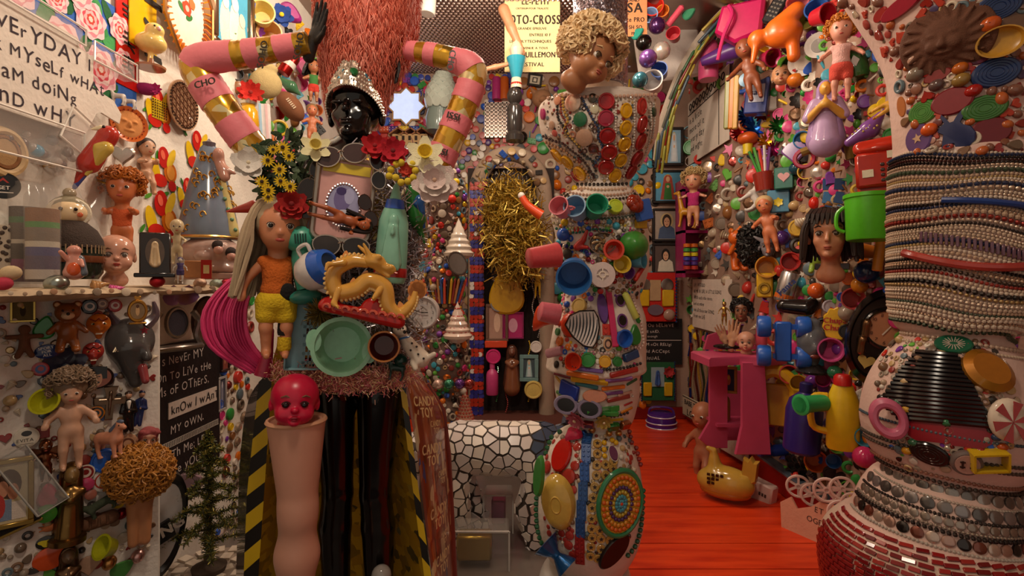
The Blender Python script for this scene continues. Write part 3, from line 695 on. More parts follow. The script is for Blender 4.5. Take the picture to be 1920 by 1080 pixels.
def tiara():
 V=[];nu,nv=41,9;c=Q(667,200,1.785)
 for j in range(nv):
  for i in range(nu):
   th=R(-100+200*i/(nu-1));hgt=.035+.05*math.exp(-(th/.8)**2)+.012*abs(math.sin(th*6));t=j/(nv-1)
   r=.098-.012*t*t+.004*math.sin(th*24)*math.sin(t*9);z=.035+hgt*t*.95-.055*(1-math.cos(th))*1.2
   V.append(c+A((r*math.sin(th)*.94,-r*math.cos(th)*1.12+.02*t,z)))
 V=A(V);return V,grid_faces(nu,nv,False)
tg=tiara()
ti=part('tiara',tg,mat('d8cabb','k'),man,label='silver tiara with green and blue jewels')
surf('TI',ti)
bd=[]
for j in(0,2,4,6,8):
 for i in range(0,41,1):bd.append(xf(sph(.0042,6,5),tg[0][j*41+i]))
b_=part('beads',join(*bd),mat('e8dccb','k'),man,kind='stuff')
for px,py,s,c in((664,134,17,'2f8a4a'),(643,132,7,'3a8fa8'),(687,136,9,'3a8fb0'),(635,146,7,'3a8fa8'),(693,151,7,'3aa0c0'),(663,150,4,'40201a')):
 T(gem(c),'jewel',None,None,px,py,s,'TI',parent=man,off=.1)
pink=mat('ea7d86','w');gold=mat('c9962a','d')
def sleeve(path,rads,bands,par):
 Pp=smoothp(path,12);Rr=smoothp([(r,0,0)for r in rads],12)[:,0]
 L=np.concatenate([[0],np.cumsum(np.linalg.norm(np.diff(Pp,axis=0),axis=1))]);L/=L[-1];rn=random.Random(5)
 f0=0
 for f1,c in bands:
  ts=np.linspace(f0-.004,f1+.004,9)
  pts=np.stack([np.interp(ts,L,Pp[:,a])for a in range(3)],1);rr=np.interp(ts,L,Rr)*(1.0 if c=='g' else 1.035)
  g=tube(pts,rr*np.array([1,1.02,.99,1.015,1,1.02,.985,1.01,1]),20)
  o=part('paper_band' if c=='p' else 'wrapper_band',g,pink if c=='p' else gold,par)
  if c=='g':
   surf('band',o)if False else None
  f0=f1
def wrapper(m):
 nt=m.node_tree;N=nt.nodes;L=nt.links;b=N['Principled BSDF']
 geo=N.new('ShaderNodeNewGeometry');vo=N.new('ShaderNodeTexVoronoi');vo.inputs['Scale'].default_value=26;L.new(geo.outputs['Position'],vo.inputs['Vector'])
 cr=N.new('ShaderNodeValToRGB');cr.color_ramp.interpolation='CONSTANT'
 for p_,c_ in((.0,'d8a52c'),(.45,'e9d39a'),(.6,'c08a20'),(.82,'8a6a1c'),(.93,'5a6a6a')):
  e=cr.color_ramp.elements.new(p_);e.color=lin(c_)
 L.new(vo.outputs['Color'],cr.inputs[0]);L.new(cr.outputs[0],b.inputs['Base Color']);b.inputs['Roughness'].default_value=.22
wrapper(gold)
sleeve([Q(505,325),Q(478,285,1.78),Q(425,215,1.74),Q(378,145,1.72),Q(372,118,1.71),Q(400,108,1.70),Q(470,100,1.70),Q(578,80,1.70)],[.05,.055,.053,.053,.052,.047,.043,.034],[(.08,'p'),(.17,'g'),(.26,'p'),(.345,'g'),(.435,'p'),(.515,'g'),(.69,'p'),(.745,'g'),(.80,'p'),(.87,'g'),(.945,'p'),(1,'g')],man)
sleeve([Q(815,325),Q(832,285,1.8),Q(862,215,1.8),Q(886,150,1.8),Q(880,126,1.8),Q(850,112,1.81),Q(800,100,1.82),Q(752,93,1.84)],[.05,.05,.048,.048,.048,.04,.036,.028],[(.07,'g'),(.14,'p'),(.24,'g'),(.32,'p'),(.41,'g'),(.50,'p'),(.575,'g'),(.70,'p'),(.80,'g'),(.85,'p'),(.905,'g'),(.965,'p'),(1,'g')],man)
arm_text=[]
for px,py,ro,s in((492,101,-80,'SOHO'),(385,155,-15,'CHO'),(851,218,15,'ISSI'),(846,114,100,'CHO'),(828,284,15,'ISSI'),(560,86,-80,'SOHO')):
 M_=Matrix.Translation(P(px,py,1.655 if px<600 else 1.745))@ori((0,-1,0),ro)
 o=obj('lettering',xf(text([s],.022,align='c',bold=.06),(0,0,-.01)),mat('2a2010','p'),man,man.matrix_basis.inverted()@M_)
glv=mat('17110f','w')
put([('hand',hand_('17110f','w')[0][1],glv)],'hand',Matrix.Translation(P(596,52,1.7))@ori((-.5,-1,0),28)@Matrix.Diagonal((.17,.19,.19,1)),None,None,None,man)
put([('hand',hand_('17110f','w')[0][1],glv)],'hand',Matrix.Translation(P(746,122,1.84))@ori((-1,-.5,0),180)@Matrix.Scale(.15,4),None,None,None,man)
# wrapper cape with hazard tape edges
cape=root('cape',P(650,1225,2.05),'open cape of sweet wrappers edged with black and yellow hazard tape behind the mannequin legs','cape')
rows=[(600,535,745),(690,508,754),(800,494,766),(900,484,781),(1000,477,793),(1100,470,805),(1222,464,815)]
def sheet(rows,f,nu=14,sm=4):
 q=smoothp(rows,sm);V=[f(r,i/(nu-1))for r in q for i in range(nu)]
 return A(V),grid_faces(nu,len(q),False)
inn=mat('a9821c','d')
def wrap2(m,cols,sc):
 nt=m.node_tree;N=nt.nodes;L=nt.links;b=N['Principled BSDF']
 geo=N.new('ShaderNodeNewGeometry');mp=N.new('ShaderNodeMapping');mp.inputs['Scale'].default_value=sc;mp.inputs['Rotation'].default_value=(0,R(28),0);L.new(geo.outputs['Position'],mp.inputs['Vector'])
 vo=N.new('ShaderNodeTexVoronoi');vo.distance='CHEBYCHEV';vo.inputs['Scale'].default_value=1;L.new(mp.outputs[0],vo.inputs['Vector'])
 cr=N.new('ShaderNodeValToRGB');cr.color_ramp.interpolation='CONSTANT'
 for p_,c_ in cols:e=cr.color_ramp.elements.new(p_);e.color=lin(c_)
 L.new(vo.outputs['Color'],cr.inputs[0]);L.new(cr.outputs[0],b.inputs['Base Color']);b.inputs['Roughness'].default_value=.3;b.inputs['Metallic'].default_value=.1
wrap2(inn,((0,'b88a1c'),(.35,'d0a424'),(.6,'94701a'),(.78,'4a4024'),(.86,'c0a048'),(.95,'5d6a60')),(18,18,26))
out_=mat('8a3a1c','d')
wrap2(out_,((0,'8a3a1c'),(.5,'a85a2c'),(.68,'d0b080'),(.8,'6a2814'),(.92,'4a4a80')),(44,44,11));out_.node_tree.nodes['Principled BSDF'].inputs['Metallic'].default_value=.05
def fin(r,u):d=2.16-.36*abs(2*u-1)**1.6;return P(r[1]+(r[2]-r[1])*u+4*math.sin(u*25),r[0],d)[:]
ci=part('lining',sheet(rows,fin,26),inn,cape)
fl_rows=[(690,756,772),(720,760,800),(770,768,830),(850,782,840),(1000,800,848),(1100,812,853),(1222,820,857)]
cr_=part('flap',sheet(fl_rows,lambda r,u:P(r[1]+(r[2]-r[1])*u,r[0],1.80+.28*u**1.4-.03*math.sin(u*PI))[:],12),out_,cape,label='folded back brown wrapper flap')
part('flap',sheet([(700,500,500),(740,492,470),(800,486,456),(900,470,448),(1000,462,445),(1100,456,442),(1222,452,440)],lambda r,u:P(r[1]+(r[2]-r[1])*u,r[0],1.79+.2*u)[:],8),mat('4a4038','d'),cape)
surf('FLAP',cr_)
part('flap_border',tube([P(r[2],r[0],2.08)[:]for r in fl_rows[1:]],.012,8),mat('7a2c20','p'),cape)
def tape(l,r,y0,y1,n,skew,d):
 gs=[]
 for i in range(n):
  a=y0+(y1-y0)*i/n;b=y0+(y1-y0)*(i+1)/n
  V=[P(l(a),a+skew,d)[:],P(r(a),a,d)[:],P(r(b),b,d)[:],P(l(b),b+skew,d)[:]]
  gs.append((A(V)+A((0,-.004,0)),[[3,2,1,0]],[i%2]))
 return join(*gs)
ip=lambda X,Y:(lambda v:float(np.interp(v,X,Y)))
part('hazard_tape',tape(ip([690,900,1100,1222],[486,464,456,452]),ip([690,900,1100,1222],[512,498,484,480]),690,1222,15,26,1.785),[mat('17120e','p'),mat('d9b41c','p')],cape,label='black and yellow striped tape on the left edge')
part('hazard_tape',tape(ip([690,900,1100,1222],[744,770,796,808]),ip([690,900,1100,1222],[757,783,812,822]),700,1222,13,-18,1.785),[mat('17120e','p'),mat('d9b41c','p')],cape,label='black and yellow striped tape on the right edge')
for px,py,s,ro in((792,762,.034,12),(812,800,.022,12),(806,850,.034,12),(824,892,.022,12),(818,965,.034,10),(826,1050,.032,10),(828,1005,.02,10)):
 p_,n_=hit('FLAP',px,py);M_=Matrix.Translation(p_+n_*.012)@ori((n_.x,n_.y,n_.z),ro)
 obj('lettering',join(text(['CANDY',' TOY'],s,align='c',bold=.05,lead=1.15)),mat('e2c890','p'),cape,cape.matrix_basis.inverted()@M_)
 # left wall above the shelf
NL=(1,-.15,0)
def wallM(px,py,off=.012,n=(1,0,0),roll=0):
 p_,n_=hit('L',px,py);return Matrix.Translation(lift(p_,n_,off))@ori(n,roll)
M_=wallM(165,150,.06);y0=M_.translation.y;z0=M_.translation.z
sg=[(-.62,.13),(-.05,.13),(-.04,.1),(.02,.09),(.02,-.02),(.12,-.035),(.16,-.075),(.15,-.115),(.06,-.1),(.035,-.11),(-.02,-.21),(-.62,-.21)]
put([('board',slab(sg,.008),mat('d9cdbf','m')),('lettering',join(xf(text(['EVErYDAY I'],.049,jit=.14,gap=.18,wid=1.0),(-.385,-.0055,.035)),xf(text(['ASk MYseLf wHAt'],.043,jit=.14,gap=.17),(-.43,-.0055,-.035)),xf(text(['I aM doiNg'],.047,jit=.14,gap=.22,seed=3),(-.37,-.0055,-.11)),xf(text(['AnD wHY'],.05,jit=.14,gap=.26,seed=5),(-.4,-.0055,-.19))),mat('2b1a24','m'))],'sign',M_,'cream cardboard sign with black hand lettering about asking myself every day','sign')
M_=wallM(130,60,.01);rn=random.Random(3);shp=[]
for i in range(46):shp.append((rn.choice(['1f7a35','2f8f4a','155f2c','2b6ab0','3f9a50']),ell(.035+.03*rn.random(),.02+.015*rn.random(),10,rn.uniform(-.33,.3),rn.uniform(-.17,.16),rn.uniform(0,180))))
for x,z,r in((-.22,.06,.085),(-.06,.09,.05),(-.03,-.06,.09),(.09,.09,.075),(.14,-.08,.085),(-.12,.14,.05),(.24,.12,.06),(.03,.17,.07),(-.3,.16,.06),(.26,0,.05)):
 for k_,(c_,q_)in enumerate((('f0c8cc',1),('e58a98',.84),('f3d5d0',.7),('d8485a',.52),('f0b8b8',.42),('cf4030',.26),('f2d8c8',.14))):shp.append((c_,ell(r*q_,r*q_*.95,30,x,z,k_*17,.1,7)))
put(prints(.68,.4,'2a62b8',shp,.004,'m',eps=.00006),'poster',M_,'glossy poster of big pink peonies with green leaves on blue','poster')
put([('banner',xf(box(.13,.005,.46),(0,0,0)),mat('c81e14','c')),('lettering',join(*[xf(join(*[xf(box(.06,.002,.008),(rn.uniform(-.01,.01),0,z))for z in(-.02,.0,.022)],xf(box(.008,.002,.06),(0,0,0)),xf(xf(box(.05,.002,.008),rot=(0,40,0)),(.015,0,-.03))),(0,-.005,zz))for zz in(-.13,-.03,.08)]),mat('2a1408','m'))],'banner',wallM(239,60,.014),'red paper banner with dark brush characters beside the peony poster','banner')
put([('plate',box(.17,.006,.3,.002),mat('e0b416','c')),('lettering',xf(text(['1 7 1'],.12,align='c',bold=.05),(0,-.006,-.05),(0,90,0)),mat('241a10','m'))],'number_plate',wallM(268,28,.02),'yellow number plate with black digits beside the red banner','plate')
def tray():
 oc=lambda r:[(r*math.cos(R(22.5+45*i))*.8,r*math.sin(R(22.5+45*i)))for i in range(8)]
 sl=[]
 for i in range(44):
  a=2*PI*i/44;sl.append(xf(box(.012,.03,.11),(.41*.8*math.cos(a),-.03,.41*math.sin(a)),(0,90-math.degrees(a),0)))
 pr=prints(.001,.001,'e6dccb',[('3f7a45',ell(.06,.03,10,.04,-.05,30)),('3f7a45',ell(.06,.03,10,-.08,.0,-30)),('c8472c',ell(.07,.07,14,0,.02,0,.1)),('d87040',ell(.05,.05,12,.08,.1,0,.1)),('e8b0a0',ell(.03,.03,12,0,.02)),('c8472c',ell(.04,.04,12,-.05,.16,0,.1))],.03,'c')[0]
 return[('dish',slab(A(oc(.38)),.03),mat('e6dccb','c')),('rim',join(*sl),mat('d9761a','c')),('edge',tube([(x,-.05,z)for x,z in oc(.5)+oc(.5)[:1]],.018,6),mat('b98a58','k')),('print',pr[1],pr[2])]
put(tray(),'tray',wallM(347,20,.05)@Matrix.Scale(.5,4),'octagonal tray with fluted orange rim and painted roses','tray')
put(frame(.72,.8,'9c7d62','4fa8c8',[('e8dcc4',ell(.16,.34,16,-.2,-.2)),('efe4d0',ell(.17,.38,16,.08,-.16)),('e5d6bc',ell(.14,.3,16,.3,-.25)),('efe4d0',ell(.1,.1,12,-.2,.12)),('f2e8d6',ell(.11,.11,12,.08,.2)),('e5d6bc',ell(.1,.1,12,.3,.05)),('c8a888',ell(.3,.05,12,0,-.45))],'k',.07),'painting',wallM(432,30,.03)@Matrix.Scale(.6,4),'framed picture of fluffy cream kittens against blue sky','picture')
for i,(px,py,w_,h_,ro)in enumerate(((50,14,.4,.06,2),(205,118,.22,.07,0),(150,262,.2,.13,24),(60,262,.35,.14,0))):
 lab=['clear plastic blister strip above the lettered sign','clear plastic blister strip right of the lettered sign','tilted clear plastic wrapper above the parrot','clear plastic box of marbles below the sign'][i]
 e_=[xf(tube([(x,-.03,z)for x,z in((-w_/2,-h_/2),(w_/2,-h_/2),(w_/2,h_/2),(-w_/2,h_/2),(-w_/2,-h_/2))],.004,5))]
 put([('film',box(w_,.05,h_,.008),mat('d8d0c8','t')),('edges',join(*e_),mat('e8e0d4','c'))],'clear_packaging',wallM(px,py,.05,roll=ro),lab,'packaging')
rn=random.Random(11)
for i in range(14):
 px=12+i*9.5;py=232+px*.3+rn.uniform(0,50)
 T(ball(rn.choice(['8a8078','5a6470','c0b4a8','3f8fb0','6a5a58','a09890'])),'marble','small glass marble, '+ORD[i]+' of those in the clear box below the sign','marble',px,py,rn.uniform(12,24),'L',off=.6,group='marbles in the clear box')
T([('body',blob([('e',(0,0,.12),(.28,.3,.2)),('e',(.08,-.12,.34),(.17,.17,.15)),('c',(0,.2,.15),(-.02,.42,.24),.12,.04),('c',(0,0,-.05),(-.02,0,-.3),.05,.05)],36,.06),mat('efcf7a','c')),('cheek',xf(sph(.05,8,6),(.16,-.24,.34)),mat('e8a898','c')),('eye',xf(sph(.02,8,6),(.1,-.29,.38)),mat('201810','c')),('stand',lathe([(.26,-.4),(.27,-.36),(.06,-.33),(.05,-.2),(0,-.2)],20),mat('b07a58','c'))],'bird_figurine','cream and yellow china bird on a round foot below the number plate','figurine',283,92,92,'L',n=(.5,-1,0),off=.35)
T([('pouch',xf(sph(.5,16,10,(1,.7,.5))),mat('9c2060','f')),('rosette',xf(flower('c02a70',8,.14,2)[0][1],(.35,-.2,0),sc=.5),mat('c02a70','f'))],'purse','magenta purse with a fabric rose under the banner','purse',274,167,44,'L',n=(.5,-1,0),off=.3)
T(plate('b08868','c8a878')[:1]+[('lattice',join(*[xf(box(.012,.02,.86*math.cos(math.asin(min(.95,abs(x)/.5)))),(x,-.05,0),(0,0,0))for x in np.linspace(-.36,.36,7)],*[xf(xf(box(.012,.02,.8*math.cos(math.asin(min(.95,abs(x)/.5)))),(x,-.055,0)),rot=(0,60,0))for x in np.linspace(-.36,.36,7)],*[xf(xf(box(.012,.02,.8*math.cos(math.asin(min(.95,abs(x)/.5)))),(x,-.06,0)),rot=(0,-60,0))for x in np.linspace(-.36,.36,7)]),mat('6a3f22','m')),('beads',join(*[xf(sph(.022,6,5),(.44*math.cos(a),-.07,.44*math.sin(a)))for a in np.linspace(0,6.28,40)]),mat('3a2418','c'))],'lattice_plate','round white and brown lattice plate on the fruit wallpaper','plate',340,198,92,'L',off=.1)
T(plate('c8642c')[:1]+[('face',blob([('e',(0,0,0),(.4,.06,.4)),('e',(0,-.07,-.02),(.05,.06,.09)),('e',(-.14,-.06,.08),(.07,.04,.04)),('e',(.14,-.06,.08),(.07,.04,.04)),('e',(0,-.06,-.18),(.12,.03,.03))],34,.04),mat('d08a4a','m')),('ring_of_dots',join(*[xf(sph(.02,6,5),(.4*math.cos(a),-.05,.4*math.sin(a)))for a in np.linspace(0,6.28,24)]),mat('8a2a18','m'))],'mask_plaque','round orange painted face plaque left of the lattice plate','plaque',241,233,66,'L',n=(1,-.5,0),off=.2)
for px,py,s in((222,180,34),(243,190,30)):T(quad('d8d0c4',None,res=28,leg=.06),'dog_figurine','small white china dog %s above the orange plaque'%('on the left' if px<230 else 'on the right'),'figurine',px,py,s,'L',n=(.3,-1,0),off=.5)
def fruit(seed):
 rn=random.Random(seed);s=[]
 for i in range(9):s.append((rn.choice(['3f8a2c','5fa032','2f6a28']),ell(.09,.035,9,rn.uniform(-.42,.42),rn.uniform(-.42,.45),rn.uniform(0,180))))
 for c_,x,z,a,b,r in(('e0b818',-.22,-.1,.12,.24,20),('d06a18',.2,-.05,.19,.19,0),('c01e1a',0,.2,.16,.2,0),('c8281c',-.1,-.25,.2,.12,0),('e8c030',.22,.22,.09,.22,-30),('c01e1a',.25,-.3,.12,.1,0),('f0a040',.2,-.05,.12,.14,0),('e86a50',-.03,.24,.06,.09,20)):s.append((c_,ell(a,b,18,x,z,r)))
 return s
for i,(px,py,s)in enumerate(((295,205,95),(368,283,95),(305,315,100),(300,405,120),(350,365,80),(440,230,70))):
 p_=prints(.001,.001,'e9e0d2',fruit(i+2),.012,'c','fruit_print')[0]
 o=put([p_],'fruit_print',place(px,py,s,'L',off=.01),None,None,None,wl);OCC.pop()
p_=prints(.3,.34,'d9b52c',[('241a12',ell(.018,.014,8,x*.045,z*.045))for x in range(-3,4)for z in range(-3,4)],.01,'c','dotted_print')[0]
put([p_],'dotted_print',place(296,205,110,'L',off=.03),None,None,None,wl)
T(parrot('b8382c','d0b050','3a4a90'),'parrot','carved parrot with red head and yellow blue wing above the shelf','parrot',176,288,130,'L',n=(.3,-1,.1),roll=32,off=.4)
T(doll('c89a78','3a2820','cap',baby=True,arms=((.12,-.2,.05),(.1,-.16,.1)),legs=((.06,-.22,-.3),(.1,-.05,-.5))),'cherub','naked plaster cherub with dark hair on the wall behind the orange haired doll','figurine',275,312,105,2.3,n=(.5,-1,0))
T(doll('c06a3c','b4651c','curl',top='c8582c',baby=True,hsize=.19,arms=((.16,-.12,.0),(.12,-.15,.02)),n=130,iris='2a1810'),'doll','doll with big curly orange hair and orange jumper standing behind the baby head','doll',229,398,150,2.1,n=(-.1,-1,0))
T(badge('1c1614',[('b03024',[(-.18,.1),(0,.3),(.18,.1),(.12,.1),(0,.2),(-.12,.1)]),('d8ccc0',rect(-.3,-.28,.3,-.24))],rim='0f0c0a')+[lettering(['DGET'],'e0d4c8',.14,(-.3,-.075,-.15),bold=.05)],'badge','round black badge with white letters at the left edge above the shelf','badge',7,348,50,'L',n=(.5,-1,0),off=.4)
T([('ring',torus(.42,.08,26,7),mat('c8a878','w')),('rope',torus(.3,.05,24,6),mat('8a5a30','m')),('centre',slab(ell(.26,.26),.05),mat('b08a5a','m'))],'wreath','woven straw wreath at the left edge under the sign','wreath',8,285,95,'L',off=.2)
def conestatue():
 rb=lathe([(0,-.5),(.26,-.5),(.27,-.47),(.25,-.3),(.2,-.05),(.14,.2),(.08,.4),(.0,.5)],30,1,.75)
 gs=[];rn=random.Random(2)
 for i in range(44):
  t=rn.uniform(0,1);z=-.45+.8*t;r=float(np.interp(z,[-.5,-.3,-.05,.2,.4,.5],[.27,.25,.2,.14,.08,.01]));a=rn.uniform(-2.6,-.4)
  p0=A((r*math.cos(a)*1.01,r*.75*math.sin(a)*1.01,z));gs.append(tube([p0+A((.045*math.cos(q)*(1-q/7)*.7,-.004,.045*math.sin(q)*(1-q/7)))for q in np.linspace(0,5,8)],.007,4))
 return[('robe',rb,mat('6f7c8c','c')),('gold_scrolls',join(*gs),mat('c89a4a','k')),('panel',blob([('c',(.19,-.1,-.43),(.07,-.08,.25),.07,.03)],22),mat('c8b878','c')),('hem',xf(torus(.255,.02,28,6),rot=(90,0,0),loc=(0,0,-.48),sc=(1,.75,1)),mat('d0a860','k')),('panel_dots',join(*[xf(sph(.02,8,6),(.19-.03*i+.02,-.16+.008*i,-.4+.1*i))for i in range(6)]),mat('5f8a6a','c')),('head',blob([('e',(.07,-.1,.34),(.05,.06,.06)),('c',(.07,-.08,.3),(.12,-.12,.12),.05,.05),('c',(.12,-.12,.2),(.2,-.16,.16),.03,.02)],26,.03),mat('b98a78','c')),('crown',lathe([(.05,.38),(.06,.46),(.03,.47),(0,.5)],10),mat('5a5058','c'))]
T(conestatue(),'robed_statue','tall grey blue cone robed statue with gold scrolls on the shelf','statue',392,355,190,2.55,n=(.15,-1,0))
T([('base',blob([('e',(0,0,.1),(.5,.35,.3)),('e',(0,0,-.2),(.45,.33,.15)),('e',(.2,-.3,.15),(.12,.12,.13)),('e',(-.12,-.33,.0),(.14,.1,.12))],36,.06),mat('b99c90','c')),('plinth',xf(box(1.05,.7,.12,.02),(0,0,-.36)),mat('a88878','c')),('hair',join(*[xf(sph(.1,10,7),(x,-.36,z))for x,z in((.12,.2),(.33,.08))]),mat('2a1c18','m')),('cherub_face',join(*[xf(sph(.085,10,7),(x,-.4,z))for x,z in((.13,.12),(.34,.0))]),mat('c09080','c'))],'statue_base','pale pink pedestal with cherub heads under the blue robed statue','pedestal',396,482,100,2.53)
T([('body',lathe([(0,-.5),(.28,-.5),(.33,-.42),(.34,-.2),(.3,-.02),(.25,.1),(.14,.2),(0,.22)],24),mat('1f2a22','c')),('shawl',lathe([(.345,-.12),(.33,-.02),(.27,.1),(.16,.2),(.12,.2),(.24,.06),(.3,-.08)],24),mat('3a2c24','f')),('fringe',join(*[xf(box(.012,.012,.1),(.345*math.cos(a),.345*math.sin(a),-.14))for a in np.linspace(0,6.28,44)]),mat('a88a68','f')),('head',xf(sph(.18,16,10,(1.05,.9,.85)),(0,-.03,.3)),mat('e0c49a','c')),('headscarf',xf(sph(.2,16,10,(1.08,.95,.95)),(0,.04,.33)),mat('8a8068','c')),('bun',xf(sph(.07,10,7),(0,.02,.54)),mat('9a8a70','c')),('lace',torus(.19,.03,20,6,(1,.6,.8))and xf(torus(.19,.03,20,6,(1,.7,.85)),(0,-.06,.3)),mat('d8ccb4','m')),('waist_band',lathe([(.35,-.3),(.36,-.26),(.35,-.22),(.3,-.22)],24),mat('6a3a22','c'))]+[('eye',xf(sph(.022,8,6),(s*.07,-.2,.33)),mat('1c1410','c'))for s in(-1,1)]+[('cheek',xf(sph(.03,8,6,(1,.4,1)),(s*.11,-.175,.27)),mat('c8603c','c'))for s in(-1,1)],'peasant_doll','dark wooden peasant doll in shawl and headscarf on the shelf','doll',130,446,155,1.72)
T(head('c9937a',None,baby=True,neck=.6,iris='5a5048',lips='9c3428',res=60,k='c'),'china_bust','bald china baby doll head standing on the shelf','doll head',216,478,78,1.86,n=(.12,-1,.05))
T([('block',xf(box(.62,.3,1,.03),(0,.1,0)),mat('2a211c','c')),('foot',xf(box(.8,.5,.1,.02),(0,0,-.5)),mat('181310','c')),('gold_rays',slab([((.26+.05*(i%2))*math.cos(a),(.42+.06*(i%2))*math.sin(a)+.03)for i,a in enumerate(np.linspace(0,2*PI,48,endpoint=False))],.08,.02),mat('c0a070','k')),('niche',xf(slab(ell(.19,.34),.06),(0,-.05,.03)),mat('5a4a3c','c')),('figure',xf(mary('d8c8a8','c8b48a')[1][1],(0,-.1,0),sc=.6),mat('d0b890','c'))],'gold_shrine','small black and gold shrine with a radiant figure on the shelf','shrine',291,476,80,1.98)
T(doll('d6c49a',None,arms=((.14,-.1,.12),(.15,-.08,0)),hsize=.16,k='c',res=40),'skeleton_figure','cream skeleton figurine between the shrine and the robed statue','figurine',332,453,85,2.15)
T(doll('c8bcae','4a3a5a','cap',top='4a3c66',bot='4a3c66',res=34),'skeleton_figure','small purple dressed skeleton figurine on the shelf front','figurine',338,507,50,2.05)
T([('box',box(1,.5,.72,.03),mat('b87a44','w')),('label',xf(box(.4,.02,.8),(.3,-.27,0)),mat('b82418','m')),('label_print',xf(box(.22,.01,.36),(.3,-.285,0)),mat('e0c88a','m'))],'small_box','small tan and red cardboard box on the shelf','box',372,505,44,2.2)
T([('body',blob([('e',(0,0,-.3),(.26,.22,.2)),('c',(0,0,-.2),(0,0,.2),.22,.14),('e',(0,-.02,.34),(.17,.17,.15)),('c',(-.15,-.1,.1),(-.28,-.2,.28),.07,.06),('c',(.15,-.08,.05),(.2,-.22,-.1),.07,.05)],36,.05),mat('c88a78','c')),('cape_',blob([('c',(.12,.0,.1),(.22,-.1,-.3),.12,.1)],18),mat('5a6068','c')),('apron',blob([('e',(0,-.16,-.2),(.16,.1,.2))],18),mat('c8562c','c'))],'gnome_figurine','small pinkish glazed figurine in front of the peasant doll','figurine',139,492,66,1.58)
for i,(px,py,s,c_,k_,fn)in enumerate(((6,532,30,'b83048','m',0),(106,532,40,'9aa096','k',0),(188,534,32,'b88a58','c',1),(219,541,28,'d05a90','c',1),(295,528,26,'b02830','g',0),(375,531,23,'c8a890','g',0),(405,532,22,'9aa89a','g',0),(425,530,19,'b83a4a','g',0),(336,527,16,'8a7058','c',1),(437,527,18,'c8b490','c',1),(20,512,34,'c8b088','m',0))):
 lab=['pink egg at the left end of the shelf','large silver foil egg on the shelf','tan spiral shell on the shelf front','pink spiral shell on the shelf front','red glitter egg in front of the gold shrine','pale pink glitter egg near the shelf end','silver green glitter egg near the shelf end','dark pink glitter egg last on the shelf','small brown shell below the skeleton figurines','cream shell at the far end of the shelf','cream wooden knob at the left end of the shelf'][i]
 T(shell(c_)if fn else egg(c_,k_),'shell' if fn else 'egg',lab,'shell' if fn else 'egg',px,py,s,1.3/((960-px)/1000)+.02,roll=80,n=(.2,-1,0),group=None)
for i in range(16):
 px=20+i*27;T(disc(['c8b8a0','a89078','8a7a68','b0886a'][i%4],'c'),'shelf_pebble',None,None,px,551-px*.018+rnd.uniform(-3,3),rnd.uniform(7,17),1.285/((960-px)/1000),n=(.6,-1,.1),parent=sh)
def sandjar(cols):
 ps=[('glass',lathe([(0,-.5),(.14,-.5),(.15,-.47),(.15,.38),(.1,.46),(.1,.5),(0,.5)],20),mat('b0a8a0','t'))];z=-.48
 for c_,h_ in cols:ps.append(('sand_layer',lathe([(0,z),(.138,z),(.138,z+h_),(0,z+h_+.01)],18),mat(c_,'m')));z+=h_
 return ps
T(sandjar((('5a3a50',.12),('8a4068',.1),('4a4038',.15),('c8bca8',.04),('5a4a3c',.16),('3f6a3a',.06),('4a3c30',.1))),'sand_jar','tall glass jar of layered coloured sand at the left end of the shelf','jar',52,437,190,1.68)
T(sandjar((('c0b4a8',.1),('4a3a58',.14),('3f3a70',.09),('c8bca8',.06),('7a6a58',.14),('4a8a3a',.06),('8a5a30',.14))),'sand_jar','glass jar of sand with blue and green layers beside the peasant doll','jar',80,437,180,1.58)
for i,(px,py,s,ro)in enumerate(((115,375,215,-14),(55,360,190,10),(170,395,190,20))):
 g=lathe([(.22,-.5),(.2,-.2),(.13,.1),(.05,.3),(.09,.4),(.16,.5)],14,wob=lambda t,z:1+.12*math.sin(5*t+z*4))
 T([('film',(g[0],g[1][:-2]),mat('d8d4cc','t')),('ribbon_tie',tube([(.05*math.cos(a),.05*math.sin(a),.3)for a in np.linspace(0,6.3,9)],.012,4),mat('c8a040','k'))],'cellophane_bag',['crinkled cellophane bag behind the peasant doll','crinkled cellophane bag around the sand jars','crinkled cellophane bag under the parrot'][i],'bag',px,py,s,[1.85,1.9,2.05][i],roll=ro)
T(tinsel and[('raffia',tinsel([(-.3,0,.1),(0,0,0),(.4,0,-.02)],.3,500,.012,3,.5,1),mat('b88a48','m'))],'raffia_bundle','bundle of straw raffia tied in the cellophane','raffia',75,330,80,1.9)
T([('heart',slab(heart(),.2,.08),mat('c8c0b4','k'))],'heart','silver crumpled foil heart above the cherub','ornament',230,290,40,'L',n=(.5,-1,0),off=.3)
T(bust and[('pillar',box(.5,.4,1,.03),mat('b8a894','m')),('spots',join(*[xf(sph(.04,6,5),(rnd.uniform(-.2,.2),-.2,rnd.uniform(-.45,.45)))for _ in range(30)]),mat('4a3c34','m'))],'stone_block','speckled stone block at the left edge above the shelf','block',3,470,95,1.65)
